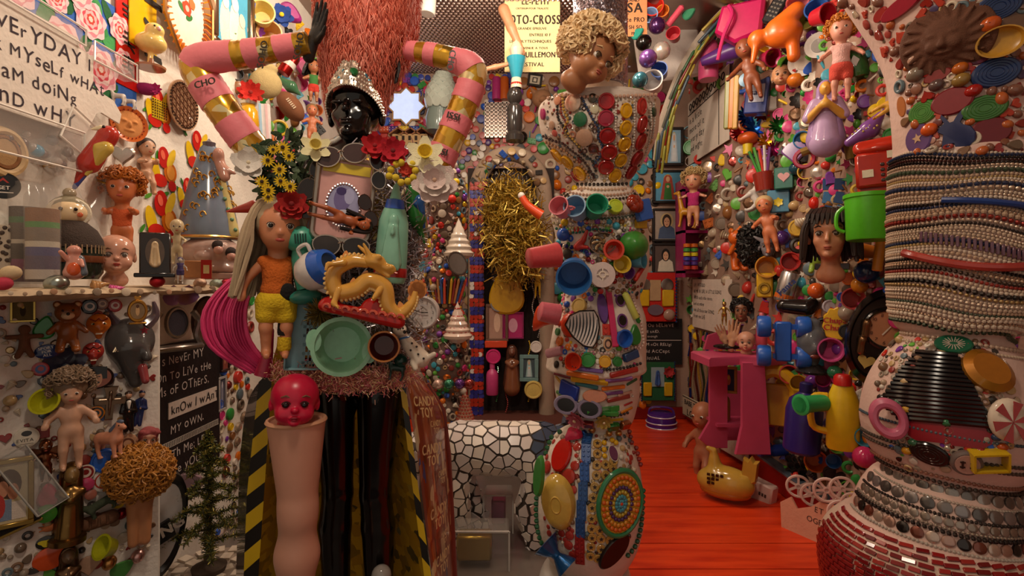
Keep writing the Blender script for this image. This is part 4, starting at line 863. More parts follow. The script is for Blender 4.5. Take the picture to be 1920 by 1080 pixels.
# left wall below the shelf: badges, masks and toys on the plaster
FN=(.66,-.75,0)
def Z(parts,name,label,cat,px,py,s,roll=0,off=.15,n=FN):return T(parts,name,label,cat,px,py,s,'LP',n,roll,off)
Z(frame(.85,1,'b89a50','6a5a30',[('3a2c18',ell(.15,.3)),('c8a850',ell(.08,.08,12,0,.2))],'k',.09),'framed_icon','small gold framed icon under the shelf at the left','picture',43,583,42)
Z([('body',blob([('e',(0,0,.36),(.15,.1,.14)),('c',(-.38,0,.14),(.38,0,.14),.07,.07),('c',(0,0,.15),(0,0,-.15),.12,.14),('c',(-.05,0,-.2),(-.16,0,-.44),.09,.08),('c',(.05,0,-.2),(.16,0,-.44),.09,.08)],34,.04),mat('6a4026','m'))],'gingerbread_figure','brown gingerbread figure with arms spread below the framed icon','figure',46,640,62)
Z(shape(tear(),'2f8a3a',.2,'c',.07,'leaf'),'green_drop','green plastic teardrop left of the teddy bear','ornament',84,614,44,10)
Z(bear('8a4a1c','d8a878',muzzle='d8b08a'),'teddy_bear','brown vinyl teddy bear with sleepy eyes under the shelf','toy bear',127,612,98,off=.25)
for i,(px,py,s,c_,c2)in enumerate(((168,575,26,'1c1814','d8ccc0'),(192,570,20,'7a4a30','c8a888'),(216,573,22,'a82420','d8c8c0'),(84,713,22,'2a2c34','b0a8a0'),(160,886,30,'8a2420','d8c8b8'),(238,832,37,'c89a78','6a4030'),(50,820,38,'d0c4b0','241a16'),(180,775,27,'1c1814','d07a20'),(76,692,26,'b02830','2a4a90'))):
 lab=['small black oval badge under the shelf','small brown oval pin under the shelf','small red ringed pin under the shelf','small dark round pin below the heart flag pin','red and white ringed round pin','round pin with a baby picture','cream round pin with dark wreath and letters','orange centred black round badge','small red and blue flag pin'][i]
 ex=[lettering(['EVITA'],'241a16',.16,(-.36,-.075,-.2))]if i==6 else[]
 Z(badge(c_,[(c2,ell(.3,.3)),(c_,ell(.17,.17,16,.02,.03))]if i!=6 else[(c2,ell(.2,.14,14,0,.2)),(c2,rect(-.25,-.32,.25,-.3))],1,1 if i>2 else 1.1,'c',rim=c2 if i in(4,7)else c_)+ex,'badge',lab,'badge',px,py,s)
Z(badge('22356a',(),1,.72)+[lettering(['SPORT','FOR','ALL'],'e0dcd8',.14,(0,-.075,.12),align='c',lead=1.3,bold=.04)],'badge','oval blue badge with white sport lettering','badge',88,659,37,-8)
def mask(c,c2,c3):return[('face',blob([('e',(0,0,.1),(.36,.14,.36)),('c',(0,0,0),(0,0,-.36),.26,.1),('c',(.02,-.12,.1),(.03,-.2,-.1),.04,.07),('e',(0,-.12,-.26),(.12,.05,.05))],34,.06),mat(c,'c'))]+[('eye',xf(sph(.08,10,7,(1,.6,.7)),(s*.15,-.13,.1),(0,s*20,0)),mat(c2,'c'),None,[('pupil',xf(sph(.035,8,6),(s*.15,-.18,.1)),mat('18100c','c'))])for s in(-1,1)]+[('brow_stripe',tube([(-.25,-.1,.28),(-.1,-.16,.2),(0,-.17,.3),(.1,-.16,.2),(.25,-.1,.28)],.025,5),mat(c3,'c')),('teeth',xf(box(.2,.03,.05,.01),(0,-.18,-.25)),mat('e8dcc0','c'))]
Z(mask('c86a1c','e0d8a0','8a2a14'),'mask','orange painted mask with staring eye right of the teddy bear','mask',185,612,52)
Z(mask('a8342c','d8b860','4a1c18'),'mask','red painted mask with green marks below the orange mask','mask',175,663,46)
Z(flower('2c2a3a',6,.2,1,'1a2430',.1,.1,'c'),'glass_flower','dark glass flower brooch below the teddy bear','brooch',123,688,72)
Z(badge('8a4a34',[('141010',rect(-.3,-.05,.3,.36)),('c08a68',ell(.17,.27,18,0,-.03)),('141010',ell(.2,.12,14,0,.22)),('1a1210',ell(.1,.04,12,0,-.16)),('1a1210',ell(.05,.02,8,-.07,.04)),('1a1210',ell(.05,.02,8,.07,.04)),('1a1210',ell(.04,.05,8,0,-.27))],1,.8,'c','1c1410'),'badge','oval badge with a moustached man portrait','badge',180,708,55)
def hornmask():
 g=[('e',(0,0,.08),(.24,.12,.26)),('c',(0,0,0),(.05,0,-.38),.2,.08),('c',(.1,-.1,.1),(.14,-.18,-.1),.03,.05),('e',(.1,-.1,-.22),(.09,.04,.04))]
 return[('face',blob(g,44,.05),mat('4a4644','c')),('horn',tube(smoothp([(-.1,0,.25),(-.17,0,.36),(-.24,-.02,.5)],4),np.linspace(.06,.012,9),8),mat('4a4048','c')),('horn',tube(smoothp([(.14,0,.25),(.24,0,.36),(.22,-.02,.52)],4),np.linspace(.08,.015,9),8),mat('5a4a50','c')),('eye',xf(sph(.06,10,7,(1.4,.5,.6)),(-.05,-.1,.1)),mat('c8b8a0','c'),None,[('pupil',xf(sph(.025,8,6),(-.04,-.14,.1)),mat('120c0a','c'))]),('lashes',join(*[tube([(-.05+.08*math.cos(a),-.12,.05+.02*math.sin(a)),(-.05+.12*math.cos(a),-.16,.05-.07)],.006,4)for a in np.linspace(PI,2*PI,12)]),mat('d8c8a8','k')),('tongue',blob([('c',(.1,-.13,-.22),(.12,-.2,-.36),.05,.04)],14),mat('8a3a3c','c')),('star',xf(slab(starp(),.02),(.12,-.13,.2),sc=.1),mat('8a2430','m'))]
Z(hornmask(),'horned_mask','large dark silver horned mask with lashes and tongue out','mask',244,652,165,0,.05)
Z(frame(.7,.95,'b8863a','8a7050',[('c8a070',ell(.12,.25)),('5a3a24',ell(.1,.1,12,0,.25))],'k',.16,True)+[('foot',xf(box(.6,.2,.08,.02),(0,0,-.5)),mat('b8863a','k')),('crest',xf(slab(heart(),.1,.03),(0,0,.52),sc=.25),mat('c8964a','k'))],'photo_frame','little gold oval photo frame on top of the horned mask','picture frame',258,583,46,0,.9)
T(frame(.45,.62,'8a8078','2a2028',[],'k',.12,True)+[('shoulders',join(*[tube(smoothp([(s*.3,0,.2),(s*.42,0,.0),(s*.36,0,-.25),(s*.44,0,-.45)],3),.06,7)for s in(-1,1)]),mat('8a8078','k')),('foot',xf(box(.95,.25,.12,.04),(0,0,-.48)),mat('8a8078','k')),('bow',join(*[xf(petal(.35,.12,.3),(0,-.05,.4),(0,a,0))for a in(-70,-30,30,70)]),mat('7a5a78','k'))],'silver_frame','large pewter oval frame hanging under the shelf','picture frame',332,605,98,2.15,n=(.6,-1,0))
T(frame(.62,1,'4a3020','6a4630',[('8a5a3a',ell(.12,.32)),('9a6a48',ell(.09,.1,12,0,.25))],'w',.14,True),'oval_plaque','dark brown oval relief plaque at the end under the shelf','plaque',388,602,95,2.5,n=(.7,-1,0))
Z([('cross',slab([(-.1,-.5),(.1,-.5),(.1,-.05),(.38,-.05),(.4,.16),(.1,.16),(.12,.28),(.18,.48),(-.18,.48),(-.12,.28),(-.1,.16),(-.4,.16),(-.38,-.05),(-.1,-.05)],.1,.03),mat('7a6450','k')),('corpus',blob([('c',(0,-.06,.25),(0,-.06,-.35),.05,.03),('c',(-.28,-.06,.1),(.28,-.06,.1),.025,.025),('e',(0,-.08,.3),(.05,.05,.06))],26,.03),mat('8a7460','k'))],'crucifix','weathered bronze crucifix in the badge wall','crucifix',206,755,64,4)
def suitman(c,c2,skin='b88668',hat=None):
 return[('suit',blob([('c',(0,0,.22),(0,0,-.02),.1,.09),('c',(-.05,0,-.05),(-.06,0,-.46),.07,.05),('c',(.05,0,-.05),(.06,0,-.46),.07,.05),('c',(-.1,0,.22),(-.15,0,.0),.045,.04),('c',(-.15,0,0),(0,-.1,.05),.04,.03),('c',(.1,0,.22),(.15,0,0),.045,.04),('c',(.15,0,0),(0,-.1,.05),.04,.03)],36,.03),mat(c,'c')),('shirt',blob([('c',(0,-.09,.25),(0,-.1,.1),.05,.02)],14),mat(c2,'c')),('head',blob([('e',(0,0,.4),(.07,.08,.09)),('e',(0,-.08,.39),(.015,.02,.02),.02),('c',(0,-.1,.05),(0,-.11,.03),.03,.03)],22,.03),mat(skin,'s')),('hair',blob([('e',(0,.02,.45),(.078,.08,.06))],12),mat(hat or '3a2820','c'))]
Z(suitman('1a1614','e0d8cc'),'groom_figurine','small groom figurine in a black suit below the crucifix','figurine',241,772,76,0,.2)
Z(suitman('26305a','26305a',hat='1c2440'),'policeman_figurine','small figurine in blue uniform beside the groom','figurine',262,766,66,8,.2)
Z(cup('b8b41c',.5,.7,rim=.02),'yellow_cup','yellow green translucent cup beside the long haired naked doll','cup',83,752,47,0,.75,(.3,-1,.5))
Z([(q[0],xf(q[1],(0,.02,-.10),sc=1.35),q[2])if q[0]=='hair' else q for q in doll('c8987a','8a7058','curl',baby=True,hsize=.13,n=190,res=50)],'doll','naked pink doll with shaggy grey brown hair','doll',133,795,165,0,.25)
Z(quad('cf8a6a','5a6478',tail='8a94a0',res=40,leg=.06,body=.17),'toy_pony','peach plastic toy pony with blue grey mane','toy pony',203,822,72,-6,.3,(-.15,-1,0)).scale.x*=-1
Z([('box',box(1,.5,1,.06),mat('8a2018','p'))],'red_block','small red plastic block above the bronze cupid','block',80,811,20)
Z(doll('7a4a30',None,baby=True,k='k',res=36)+[('wing',xf(slab(tear(),.06,.02),(s*.22,.1,.15),(0,s*50,0),.4),mat('7a4a30','k'))for s in(-1,1)],'bronze_cupid','small coppery winged cupid on the badge wall','figurine',86,862,78,0,.2)
Z(capp('1f56b0',h=.14),'blue_disc','blue oval plastic lid below the pony','lid',195,863,44)
Z(head('b07a60','8a3a3a','cap',neck=0,res=30),'painted_head','small painted head ornament beside the black board','ornament',277,823,42,10,.4)
T(mary('8a6a3a','7a5a30','8a6a3a','7a5a30','k',.8),'gold_statuette','tall bronze gold robed statuette in the lower left','statuette',131,940,150,'LP',FN,3,.12)
T(mary('6a5038','5a4430','6a5038',None,'k',.9),'bronze_statuette','second bronze statuette cut off at the bottom edge','statuette',128,1085,130,'LP',FN,0,.12)
for i,(px,py,s,c_,w_)in enumerate(((163,908,24,'c04068',1),(170,927,20,'b06a58',1),(87,963,34,'3f8a2c',1),(222,943,21,'d0a818',0),(245,983,21,'5a7078',2),(264,1010,25,'cfb0a0',2),(205,1055,27,'c08a50',2),(258,1043,26,'cfa098',2),(228,963,22,'8a2024',2))):
 lab=['pink plastic button blob','salmon round button','green oval plastic lid','yellow plastic ring with dark centre','grey blue pearl egg bead','pearly pink egg bead beside the frame letters','gold egg bead near the bottom','pink pearl egg bead near the bottom','dark red egg bead'][i]+' in the lower left wall'
 Z([egg(c_,'k',1.15),disc(c_,'c'),ringp(c_)][{2:0,1:1,0:2}[w_]],['ring','button','egg_bead'][w_],lab,['ring','button','bead'][w_],px,py,s,30,.3)
Z(badge('d8ccc0',[('b03a28',ell(.36,.36)),('d8ccc0',ell(.3,.3)),('2a1c18',ell(.14,.2,16,.02,.02)),('c8a890',ell(.1,.13,14,0,-.02)),('2a1c18',ell(.12,.06,12,0,.12))],1,1),'badge','white round badge with a red ring and a man portrait','badge',196,900,43)
Z([('body',blob([('c',(-.05,0,-.1),(-.06,0,-.5),.07,.05),('c',(.05,0,-.1),(.05,0,-.5),.07,.05),('e',(0,0,.0),(.14,.1,.16))],30,.03),mat('b87a50','s')),('hair',join(xf(sph(.27,14,9),(0,0,.24)),curls(330,(.3,.3,.28),(0,0,.24),.06,.017,6,-.9)),mat('b0742c','h'))],'wigged_doll','doll legs under a frizzy ginger wig at the lower left','doll',262,928,175,0,.2)
Z(shape(tear(),'c0385a',.2,'c',.08,'drop'),'pink_drop','pink teardrop button on the lower left wall','button',90,929,45)
Z(quad('38402c',None,((-.25,0,.05),(-.34,0,.12)),(-.55,0,.06),.07,.11,.05,'m','38402c',.02,34,-.25),'toy_crocodile','dark green toy crocodile below the ginger wig','toy animal',188,945,72,-25,.3)
Z([('crab',blob([('e',(0,0,0),(.3,.12,.2))]+[('c',(0,0,0),(.45*math.cos(a),-.03,.3*math.sin(a)+.05),.07,.04)for a in(.3,.9,2.2,2.8,3.6,5.8)],28,.03),mat('b86a3c','m'))],'toy_crab','small orange crab ornament below the green lid','ornament',92,990,34)
Z(badge('1c1812',[('c8b424',ell(.36,.2,20,0,0,0,.25,3))],1,.75),'badge','black oval badge with a yellow shape','badge',88,1017,33)
Z(badge('c84a18',(),1,.8),'badge','large plain orange oval badge near the bottom left','badge',95,1046,54,-15)
Z([('loaf',blob([('c',(-.3,0,0),(.3,0,.06),.2,.2)]+[('-e',(x,-.2,.1),(.03,.1,.25),.03)for x in(-.2,0,.2)],34,.03),mat('6a442c','m'))],'bread_ornament','brown plaited bread ornament on the lower left wall','ornament',185,978,64)
Z(cup('b0b01c',.55,.7,rim=.03),'yellow_cup','tilted yellow green cup near the bottom left','cup',190,1026,42,0,.8,(-.4,-1,.5))
Z(fan('b08a70'),'scallop_shell','ribbed scallop shell at the bottom left','shell',166,1062,40)
Z(shape(tear(),'3f7a34',.1,'p',.03),'leaf','green plastic leaf at the bottom left','leaf',230,1066,40,60)
Z(shape(tear(),'4f8a30',.1,'p',.03),'leaf','green leaf at the bottom edge under the orange badge','leaf',92,1076,26,-20)
Z(frame(.75,1.3,'b0904a','c8b488',[('4a3020',ell(.3,.25,16,.05,.15)),('c88a6a',ell(.15,.14,14,-.12,.08)),('b87858',ell(.14,.14,14,.14,.02)),('7a8aa0',rect(-.4,-.45,.1,-.1)),('b83a34',ell(.15,.2,14,-.2,-.2)),('d8c8b8',rect(.1,-.45,.45,-.15))],'k',.09),'framed_couple','gold framed picture of an embracing couple at the lower left edge','picture',14,925,100)
Z([('bar',box(1,.08,.16,.01),mat('1c1814','c')),('edge',xf(box(1.02,.06,.06,.01),(0,0,-.11)),mat('b0904a','k'))],'black_bar','black strip with gold edge under the framed couple','sign',18,990,90,-18)
T([('glasscard',box(.5,.1,1.3,.02),mat('c8c4bc','t')),('rim',tube([(-.25,-.06,-.65),(.25,-.06,-.65),(.25,-.06,.65),(-.25,-.06,.65),(-.25,-.06,-.65)],.02,5),mat('a8a49c','c'))],'clear_packaging','slanted strip of clear plastic on the lower left wall','packaging',60,900,100,'LP',FN,-28,.3)
FO={};FC={}
def fill(s,poly,n,kinds,r0,r1,par,seed,nrm=None,tries=14,gap=.86):
 """scatter mosaic pieces over a polygon given in image pixels, clear of everything placed before"""
 rn=random.Random(seed);xs=[p[0]for p in poly];ys=[p[1]for p in poly];c=0;own=s in('T','K');O1=A(OCC);O1[:,2]*=.8 if own else .5
 O2=FO.setdefault(s,[(-99,-99,1)])
 def inside(x,y):
  r=False;j=len(poly)-1
  for i in range(len(poly)):
   if(poly[i][1]>y)!=(poly[j][1]>y)and x<(poly[j][0]-poly[i][0])*(y-poly[i][1])/(poly[j][1]-poly[i][1])+poly[i][0]:r=not r
   j=i
  return r
 ws=[k[3]if len(k)>3 else 1 for k in kinds]
 for i in range(n):
  rad=(r1-(r1-r0)*(i/n)**.6)*rn.uniform(.85,1.1)
  for _ in range(tries):
   x=rn.uniform(min(xs),max(xs));y=rn.uniform(min(ys),max(ys))
   if inside(x,y)and((O1[:,0]-x)**2+(O1[:,1]-y)**2>((O1[:,2]+(rad if own else 0))*gap)**2).all()and all((x-a)**2+(y-b)**2>((q+rad)*gap)**2 for a,b,q in O2):break
  else:continue
  hit(s,x,y)
  if MISS[0]:continue
  kd=rn.choices(kinds,ws)[0]
  for _ in range(12):
   if FC.get((par.name,kd[0]),0)<290:break
   kd=rn.choices(kinds,ws)[0]
  else:continue
  FC[par.name,kd[0]]=FC.get((par.name,kd[0]),0)+1;O2.append((x,y,rad))
  T(kd[1](rn.choice(kd[2])),kd[0],None,None,x,y,rad*2,s,n=nrm,roll=rn.uniform(0,360),off=.12,parent=par);OCC.pop()
 return c
BRIGHT=['c8281c','d87018','e0b818','2f8a3a','2a58b8','7a3a98','d0387a','e8dccc','201a18','3f9ab0','8a5a30','c83a30','5fa838']
MUTED=['a89078','c8b8a0','6a5848','8a3028','3a3430','b89868','5a6a70','d0c4b4','7a5a40','9a8a78']
K_CAP=('bottle_cap',capp);K_BUT=('button',disc);K_RING=('plastic_ring',ringp);K_BEAD=('bead',ball);K_GEM=('gem',gem);K_EGG=('egg_bead',egg);K_STAR=('star_piece',lambda c:[pt('s',lambda:slab(starp(),.14,.04),mat(c),'star5')]);K_SHELL=('shell',shell);K_FAN=('scallop',fan)
K_CUP=('toy_cup',lambda c:cup(c,.7,.75));K_BRICK=('toy_brick',lambda c:brick_toy(c,2,3,.3));K_DROP=('plastic_drop',lambda c:[pt('d',lambda:slab(tear(),.2,.07),mat(c,'c'),'dropk')])
K_STICK=('crayon',lambda c:[pt('c',lambda:xf(stick(c,.09)[0][1],(0,-.05,0)),mat(c),'stickk')]);K_HEART=('heart_piece',lambda c:[pt('h',lambda:slab(heart(),.2,.07),mat(c,'c'),'heartk')]);K_FLW=('plastic_flower',lambda c:[pt('f',lambda:flower(c,6,.2,1)[0][1],mat(c,'p'),'flwk')])
def W(k,cols,w=1):return(k[0],k[1],cols,w)
fill('LP',[(0,570),(290,570),(285,1080),(0,1080)],210,[W(K_BUT,MUTED),W(K_GEM,MUTED),W(K_BEAD,MUTED),W(K_RING,MUTED),W(K_SHELL,['c8b8a0','b89a78']),W(K_HEART,['8a2420','3a4a80']),W(K_DROP,MUTED)],4,11,pan,5,FN)
p0,_=hit('L',335,770)
zb=lambda py,px:H-(py-CY)/F*(1.6*F/(960-px))
BM=Matrix.Translation((XL+.012,2.6,.775))@ori((1,0,0))
put([('board',box(.58,.012,.66,.003),mat('171112','w')),('lettering',join(*[xf(text([s],.043,jit=.12,gap=.2,seed=i),(-.25+dx,-.008,z))for i,(s,z,dx)in enumerate((('s NevEr MY',.235,.06),('iOn To LiVe tHe',.163,0),('Ms oF OThErS,',.095,.02),('s',.01,.0),('MY oWN.',-.09,.12),('wiTh Me; LEt',-.205,.06),('iRe yOU',-.285,.12)))]),mat('d0c4bc','m')),('white_strip',xf(box(.40,.004,.075),(.05,-.009,.02)),mat('d0c0b4','m'),None,[('strip_lettering',xf(text(['knOw I wAnT'],.045,jit=.1,gap=.17),(-.13,-.013,.0)),mat('1a1214','m'))]),('dashed_rule',join(*[xf(box(.006,.002,.02),(-.25+i*.0125,-.009,-.135))for i in range(42)],xf(box(.54,.002,.003),(0,-.008,-.148)),xf(box(.54,.002,.003),(0,-.008,-.122))),mat('b8aca0','m'))],'letter_board',BM,'black board with white hand lettering on the lower left wall','sign')
T(frame(.5,1.25,'3a1c16','8a4030',[('b87858',ell(.2,.35)),('4a2418',ell(.15,.15,12,0,.3))],'w',.08),'framed_photo','narrow red brown framed photo beyond the black board','picture',421,660,58,'L',off=.1)
T(frame(.6,1.4,'a8a09c','4a4858',[('8a8898',rect(-.2,-.45,.2,.3)),('c8c4c8',ell(.1,.12,12,0,.3))],'p',.1),'framed_photo','white framed photo under the red framed one','picture',416,738,46,'L',off=.1)
T([('mirror_rim',torus(.5,.07,30,7,(.42,1,1)),mat('1a1614','p')),('body',slab(ell(.2,.47),.06),mat('b8b0ac','c')),('name_strip',xf(box(.3,.04,.2),(-.05,-.06,-.08),(0,-28,0)),mat('15110f','m'),None,[('lettering',xf(xf(text(['NG'],.12,bold=.05),(-.02,-.09,-.13)),rot=(0,-28,0),loc=(-.05,0,.02)),mat('d8ccc0','m'))])],'oval_mirror','long oval mirror with black rim leaning at the lower left','mirror',303,985,175,2.1,n=(.5,-1,0),roll=10)
T(fan('8a7078'),'scallop_shell','pinkish scallop shell dish beside the tinsel tree','shell',350,915,60,2.4)
def tree():
 rn=random.Random(8);gs=[tinsel([(0,0,-.5),(0,0,0),(0,0,.5)],[.09,.07,.05,.03],1100,.0035,1,1,3)];br=[tube([(0,0,-.5),(0,0,.48)],[.02,.008],6)]
 for i in range(34):
  t=i/33;z=-.42+.82*t;L_=.34*(1-t)**.85+.05;a=i*2.4;tip=(L_*math.cos(a),L_*math.sin(a),z-.02+.05*rn.random())
  mid=(tip[0]*.5,tip[1]*.5,z+.05);gs.append(tinsel([(0,0,z+.03),mid,tip],.045,int(130+420*L_),.003,i+3,1,3));br.append(tube([(0,0,z+.03),mid,tip],.006,4))
 return[('needles',join(*gs),[mat('6a7030','z'),mat('9a8a3a','z'),mat('3a4428','z')]),('branches',join(*br),mat('3a3020','m')),('base',lathe([(0,-.62),(.12,-.62),(.13,-.58),(.04,-.54),(.03,-.48),(0,-.48)],16),mat('4a3a2c','m'))]
T(tree(),'tinsel_tree','small gold green tinsel tree in front of the black board','tree',392,925,235,2.2)
T([('table',lathe([(0,-.5),(.06,-.5),(.06,.4),(.5,.42),(.52,.5),(0,.5)],28),mat('9a8a7c','c')),('tiles',join(*[xf(box(.12,.1,.03),(.5*math.cos(a)*q,.5*math.sin(a)*q,.51),(0,0,math.degrees(a)+10))for q in(.3,.6,.9)for a in np.linspace(0,6.28,int(20*q),endpoint=False)]),mat('d8c8b4','c'))],'side_table','small round tiled table under the tinsel tree','table',392,1170,190,2.2)
fill('L',[(408,600),(470,560),(470,1000),(440,1000),(408,820)],130,[W(K_BUT,MUTED+BRIGHT),W(K_GEM,MUTED),W(K_RING,MUTED),W(K_CAP,BRIGHT)],5,12,wl,9)
fill('L',[(420,30),(470,0),(600,60),(600,300),(460,260),(440,130)],260,[W(K_BUT,BRIGHT),W(K_FLW,BRIGHT),W(K_EGG,BRIGHT),W(K_CUP,BRIGHT),W(K_STAR,BRIGHT),W(K_BRICK,BRIGHT),W(K_DROP,BRIGHT)],5,15,wl,19,(.5,-1,0))
# things worn and carried by the mannequin
D1=1.60
def N(parts,name,label,cat,px,py,s,d=D1,roll=0,n=(0,-1,0),group=None):return T(parts,name,label,cat,px,py,s,d,n,roll,0,group)
rn=np.random.RandomState(4)
def tins(pts,rad,n,seed,wd=.0018):return tinsel([Q(*p)for p in pts],rad,int(n*1.5),wd,seed,.7,3,.5)
part('tinsel_dress',join(tins([(600,330,1.70),(620,480,1.70),(600,620,1.68)],.09,1500,1),tins([(740,320,1.70),(735,480,1.70),(745,650,1.68)],.10,2600,2),tins([(668,330,1.69),(668,500,1.68),(668,650,1.68)],.1,1400,3),tins([(770,330,1.72),(760,480,1.70),(700,540,1.66)],.06,1800,4)),[mat('e4dce0','z'),mat('b8b0b6','z'),mat('8a7a70','z')],man,kind='stuff')
part('tinsel_belt',join(tins([(515,695,1.66),(600,704,1.6),(690,706,1.59),(768,700,1.66)],.038,2600,5,.0012),tins([(560,712,1.62),(650,720,1.6),(745,712,1.63)],.035,1500,8,.0012)),[mat('f0b8a0','z'),mat('f2d2a0','z'),mat('dc7888','z')],man,kind='stuff',label='pink and gold tinsel belt')
part('wrapper_bodice',blob([('e',Q(668,430,1.78),(.24,.12,.24)),('e',Q(660,610,1.78),(.24,.11,.15)),('e',Q(668,320,1.8),(.2,.09,.08))],50,.05),mat('9a7c2a','d'),man)
def bouquet():
 rn=random.Random(3);gs=[]
 for i in range(260):
  v=A([rn.gauss(0,1)for _ in range(3)]);v/=np.linalg.norm(v);p=v*A((.42,.3,.5))*rn.uniform(.6,1)
  gs.append(idx(xf(petal(.16,.035,.2,3),p,(rn.uniform(-60,60),rn.uniform(0,360),rn.uniform(0,360))),i%3))
 return[('leaves',join(*gs),[mat('3a4a30','f'),mat('5a6a50','f'),mat('24301f','f')]),('stalks',join(*[tube([(0,0,-.5),(.3*math.cos(a),.2*math.sin(a),.2)],.012,4)for a in np.linspace(0,6.28,9)]),mat('3a4a2a','m'))]
N(bouquet(),'bouquet','bushy green bouquet behind the yellow daisies on the mannequin shoulder','foliage',538,318,150,1.62)
for i,(px,py,s,r_)in enumerate(((502,301,23,0),(524,318,24,20),(491,341,22,10),(526,340,22,40),(503,357,24,5),(544,350,22,30),(542,293,20,0),(530,277,24,15),(503,370,20,50),(512,281,18,0))):
 lab=['yellow daisy with dark eye at the upper left of the bouquet','yellow daisy in the centre of the bouquet','yellow daisy at the far left of the bouquet','yellow daisy right of the bouquet centre','yellow daisy low on the left of the bouquet','yellow daisy low on the right of the bouquet','yellow daisy high on the right of the bouquet','topmost big yellow daisy of the bouquet','lowest yellow daisy of the bouquet','small yellow daisy high on the left of the bouquet'][i]
 N(flower('e0b81c',13,.065,1,'3a2410',.14,.1),'daisy',lab,'flower',px,py,s*1.12,1.5,r_,(0,-1,.15),'daisies in the bouquet')
for i,(px,py,s,b_,lab)in enumerate(((466,308,62,lambda:flower('e8dfd4',5,.24,2,'d8c8a8',.06,.35),'white silk flower left of the bouquet'),(547,386,62,lambda:flower('a81c1c',7,.2,3,'7a1014',.08,.3,c2='c02a24'),'dark red rose below the bouquet'),(592,277,58,lambda:trumpet('efe6b4','e6d070'),'pale yellow daffodil left of the neck'),(703,276,54,lambda:flower('c01c24',6,.2,2,'8a1018',.08,.4),'red flower right of the neck'),(737,286,58,lambda:flower('b8182a',8,.17,2,'701018',.08,.3),'red fringed flower on the right shoulder'),(797,292,74,lambda:trumpet('f0e8c0','efd040'),'cream daffodil with yellow trumpet on the right shoulder'),(815,344,86,lambda:flower('e0c8c0',7,.22,3,'c09a80',.05,.25,c2='eadbd0'),'big pale pink peony on the right shoulder'),(762,320,30,lambda:flower('c8402c',7,.18,2,'8a2018',.06,.3),'small red rose among the yellow berries'))):
 N(b_(),'silk_flower',lab,'flower',px,py,s,1.53,0,(0,-1,.2))
for i,(px,py)in enumerate(((733,318),(743,308),(752,305),(773,308),(779,320),(775,333),(742,333),(752,342),(765,340),(730,330))):
 N(ball('d8bc30','m'),'yellow_berry',ORD[i]+' round yellow berry clockwise around the small red rose','berry',px,py,14,1.52,group='yellow berries on the right shoulder')
for px,py,s,ro,fc,lc,lab in((640,290,92,-12,'c8b8a8','4a3430','metal rimmed sunglasses directly under the neck'),(588,335,84,-62,'6a5a50','241a16','dark sunglasses hanging left of the pink picture'),(709,320,66,86,'c8b8a8','241c1a','round dark sunglasses right of the pink picture'),(640,462,98,4,'b8a898','3a302a','aviator sunglasses below the pink picture'),(690,395,60,70,'4a2c20','2a1812','brown sunglasses beside the tinsel'),(580,410,60,60,'5a3424','2e1a14','brown sunglasses above the teal handset')):
 N(glasses(fc,lc),'sunglasses',lab,'sunglasses',px,py,s,1.55,ro)
def traypic():
 rr=lambda w_,h_,r:[(sx*(w_-r)+r*math.cos(a+b),sz*(h_-r)+r*math.sin(a+b))for sx,sz,b in((1,1,0),(-1,1,PI/2),(-1,-1,PI),(1,-1,1.5*PI))for a in np.linspace(0,PI/2,5)]
 o_=rr(.33,.5,.1)
 return[('tray',tube([(x,-.02,z)for x,z in o_+o_[:1]],.035,7),mat('a89a8c','k')),('back',slab(A(o_),.03),mat('d8a098','c')),('yellow_paper',xf(box(.56,.02,.12),(0,-.02,.38)),mat('d8bc34','c')),('oval_print',prints(.001,.001,'a8a0c0',[('b8b0d0',ell(.19,.25,24,0,-.07)),('8a7aa8',ell(.1,.15,14,-.02,0)),('e8e0ea',ell(.09,.06,12,.02,-.18)),('c8c0e0',ell(.06,.1,12,.06,.05)),('5a4a78',ell(.06,.05,12,-.04,.1))],.05,'k')[0][1],prints(.001,.001,'a8a0c0',[('b8b0d0',ell(.1,.1)),('8a7aa8',ell()),('e8e0ea',ell()),('c8c0e0',ell()),('5a4a78',ell())],.05,'k')[0][2]),('rhinestones',join(*[xf(sph(.018,6,5),(.2*math.cos(a),-.04,-.07+.265*math.sin(a)))for a in np.linspace(0,6.28,38)]),mat('d0c4c4','k'))]
N(traypic(),'jewelled_picture','pink and yellow picture with a rhinestone oval in a metal tray','picture',645,375,152,1.57,6)
N(doll('a8562c','241814','long',arms=((.1,-.05,.42),(.2,-.1,.25)),legs=((.05,-.1,-.5),(.1,0,-.48)),res=50),'reclining_doll','brown naked doll with black hair lying across the pink picture','doll',638,408,118,1.5,108,(0,-1,.1))
def shrinebottle():
 b=lathe([(0,-.5),(.14,-.5),(.15,-.48),(.155,-.42),(.155,-.2),(.145,.1),(.11,.22),(.075,.28),(.05,.36),(.03,.46),(0,.5)],22,1,.7)
 return[('bottle',b,mat('7fb59c','c')),('red_band',lathe([(.157,-.44),(.162,-.42),(.162,-.37),(.157,-.35),(.15,-.35),(.15,-.44)],22,1,.7),mat('a82420','c')),('blue_collar',lathe([(.085,.25),(.1,.23),(.085,.32),(.06,.33)],16,1,.8),mat('2f55b0','c')),('figure',xf(blob([('c',(0,-.05,-.3),(0,-.06,.08),.11,.06),('e',(0,-.08,.12),(.045,.05,.06))]+[('c',(x,-.13,-.36),(x*.5,-.12,.05),.016,.012,.02)for x in(-.09,-.05,-.01,.03,.07)]+[('c',(0,-.15,-.02),(0,-.15,.05),.02,.01,.02)],40,.04)),mat('86bda4','c'))]
N(shrinebottle(),'shrine_bottle','pale green plastic holy figure bottle with red band','bottle',737,436,190,1.58,4)
N(parrot('2f7a34','2a5a9a','3a8a3a'),'toy_parrot','small green toy parrot behind the green bottle','toy bird',778,395,110,1.68,-10)
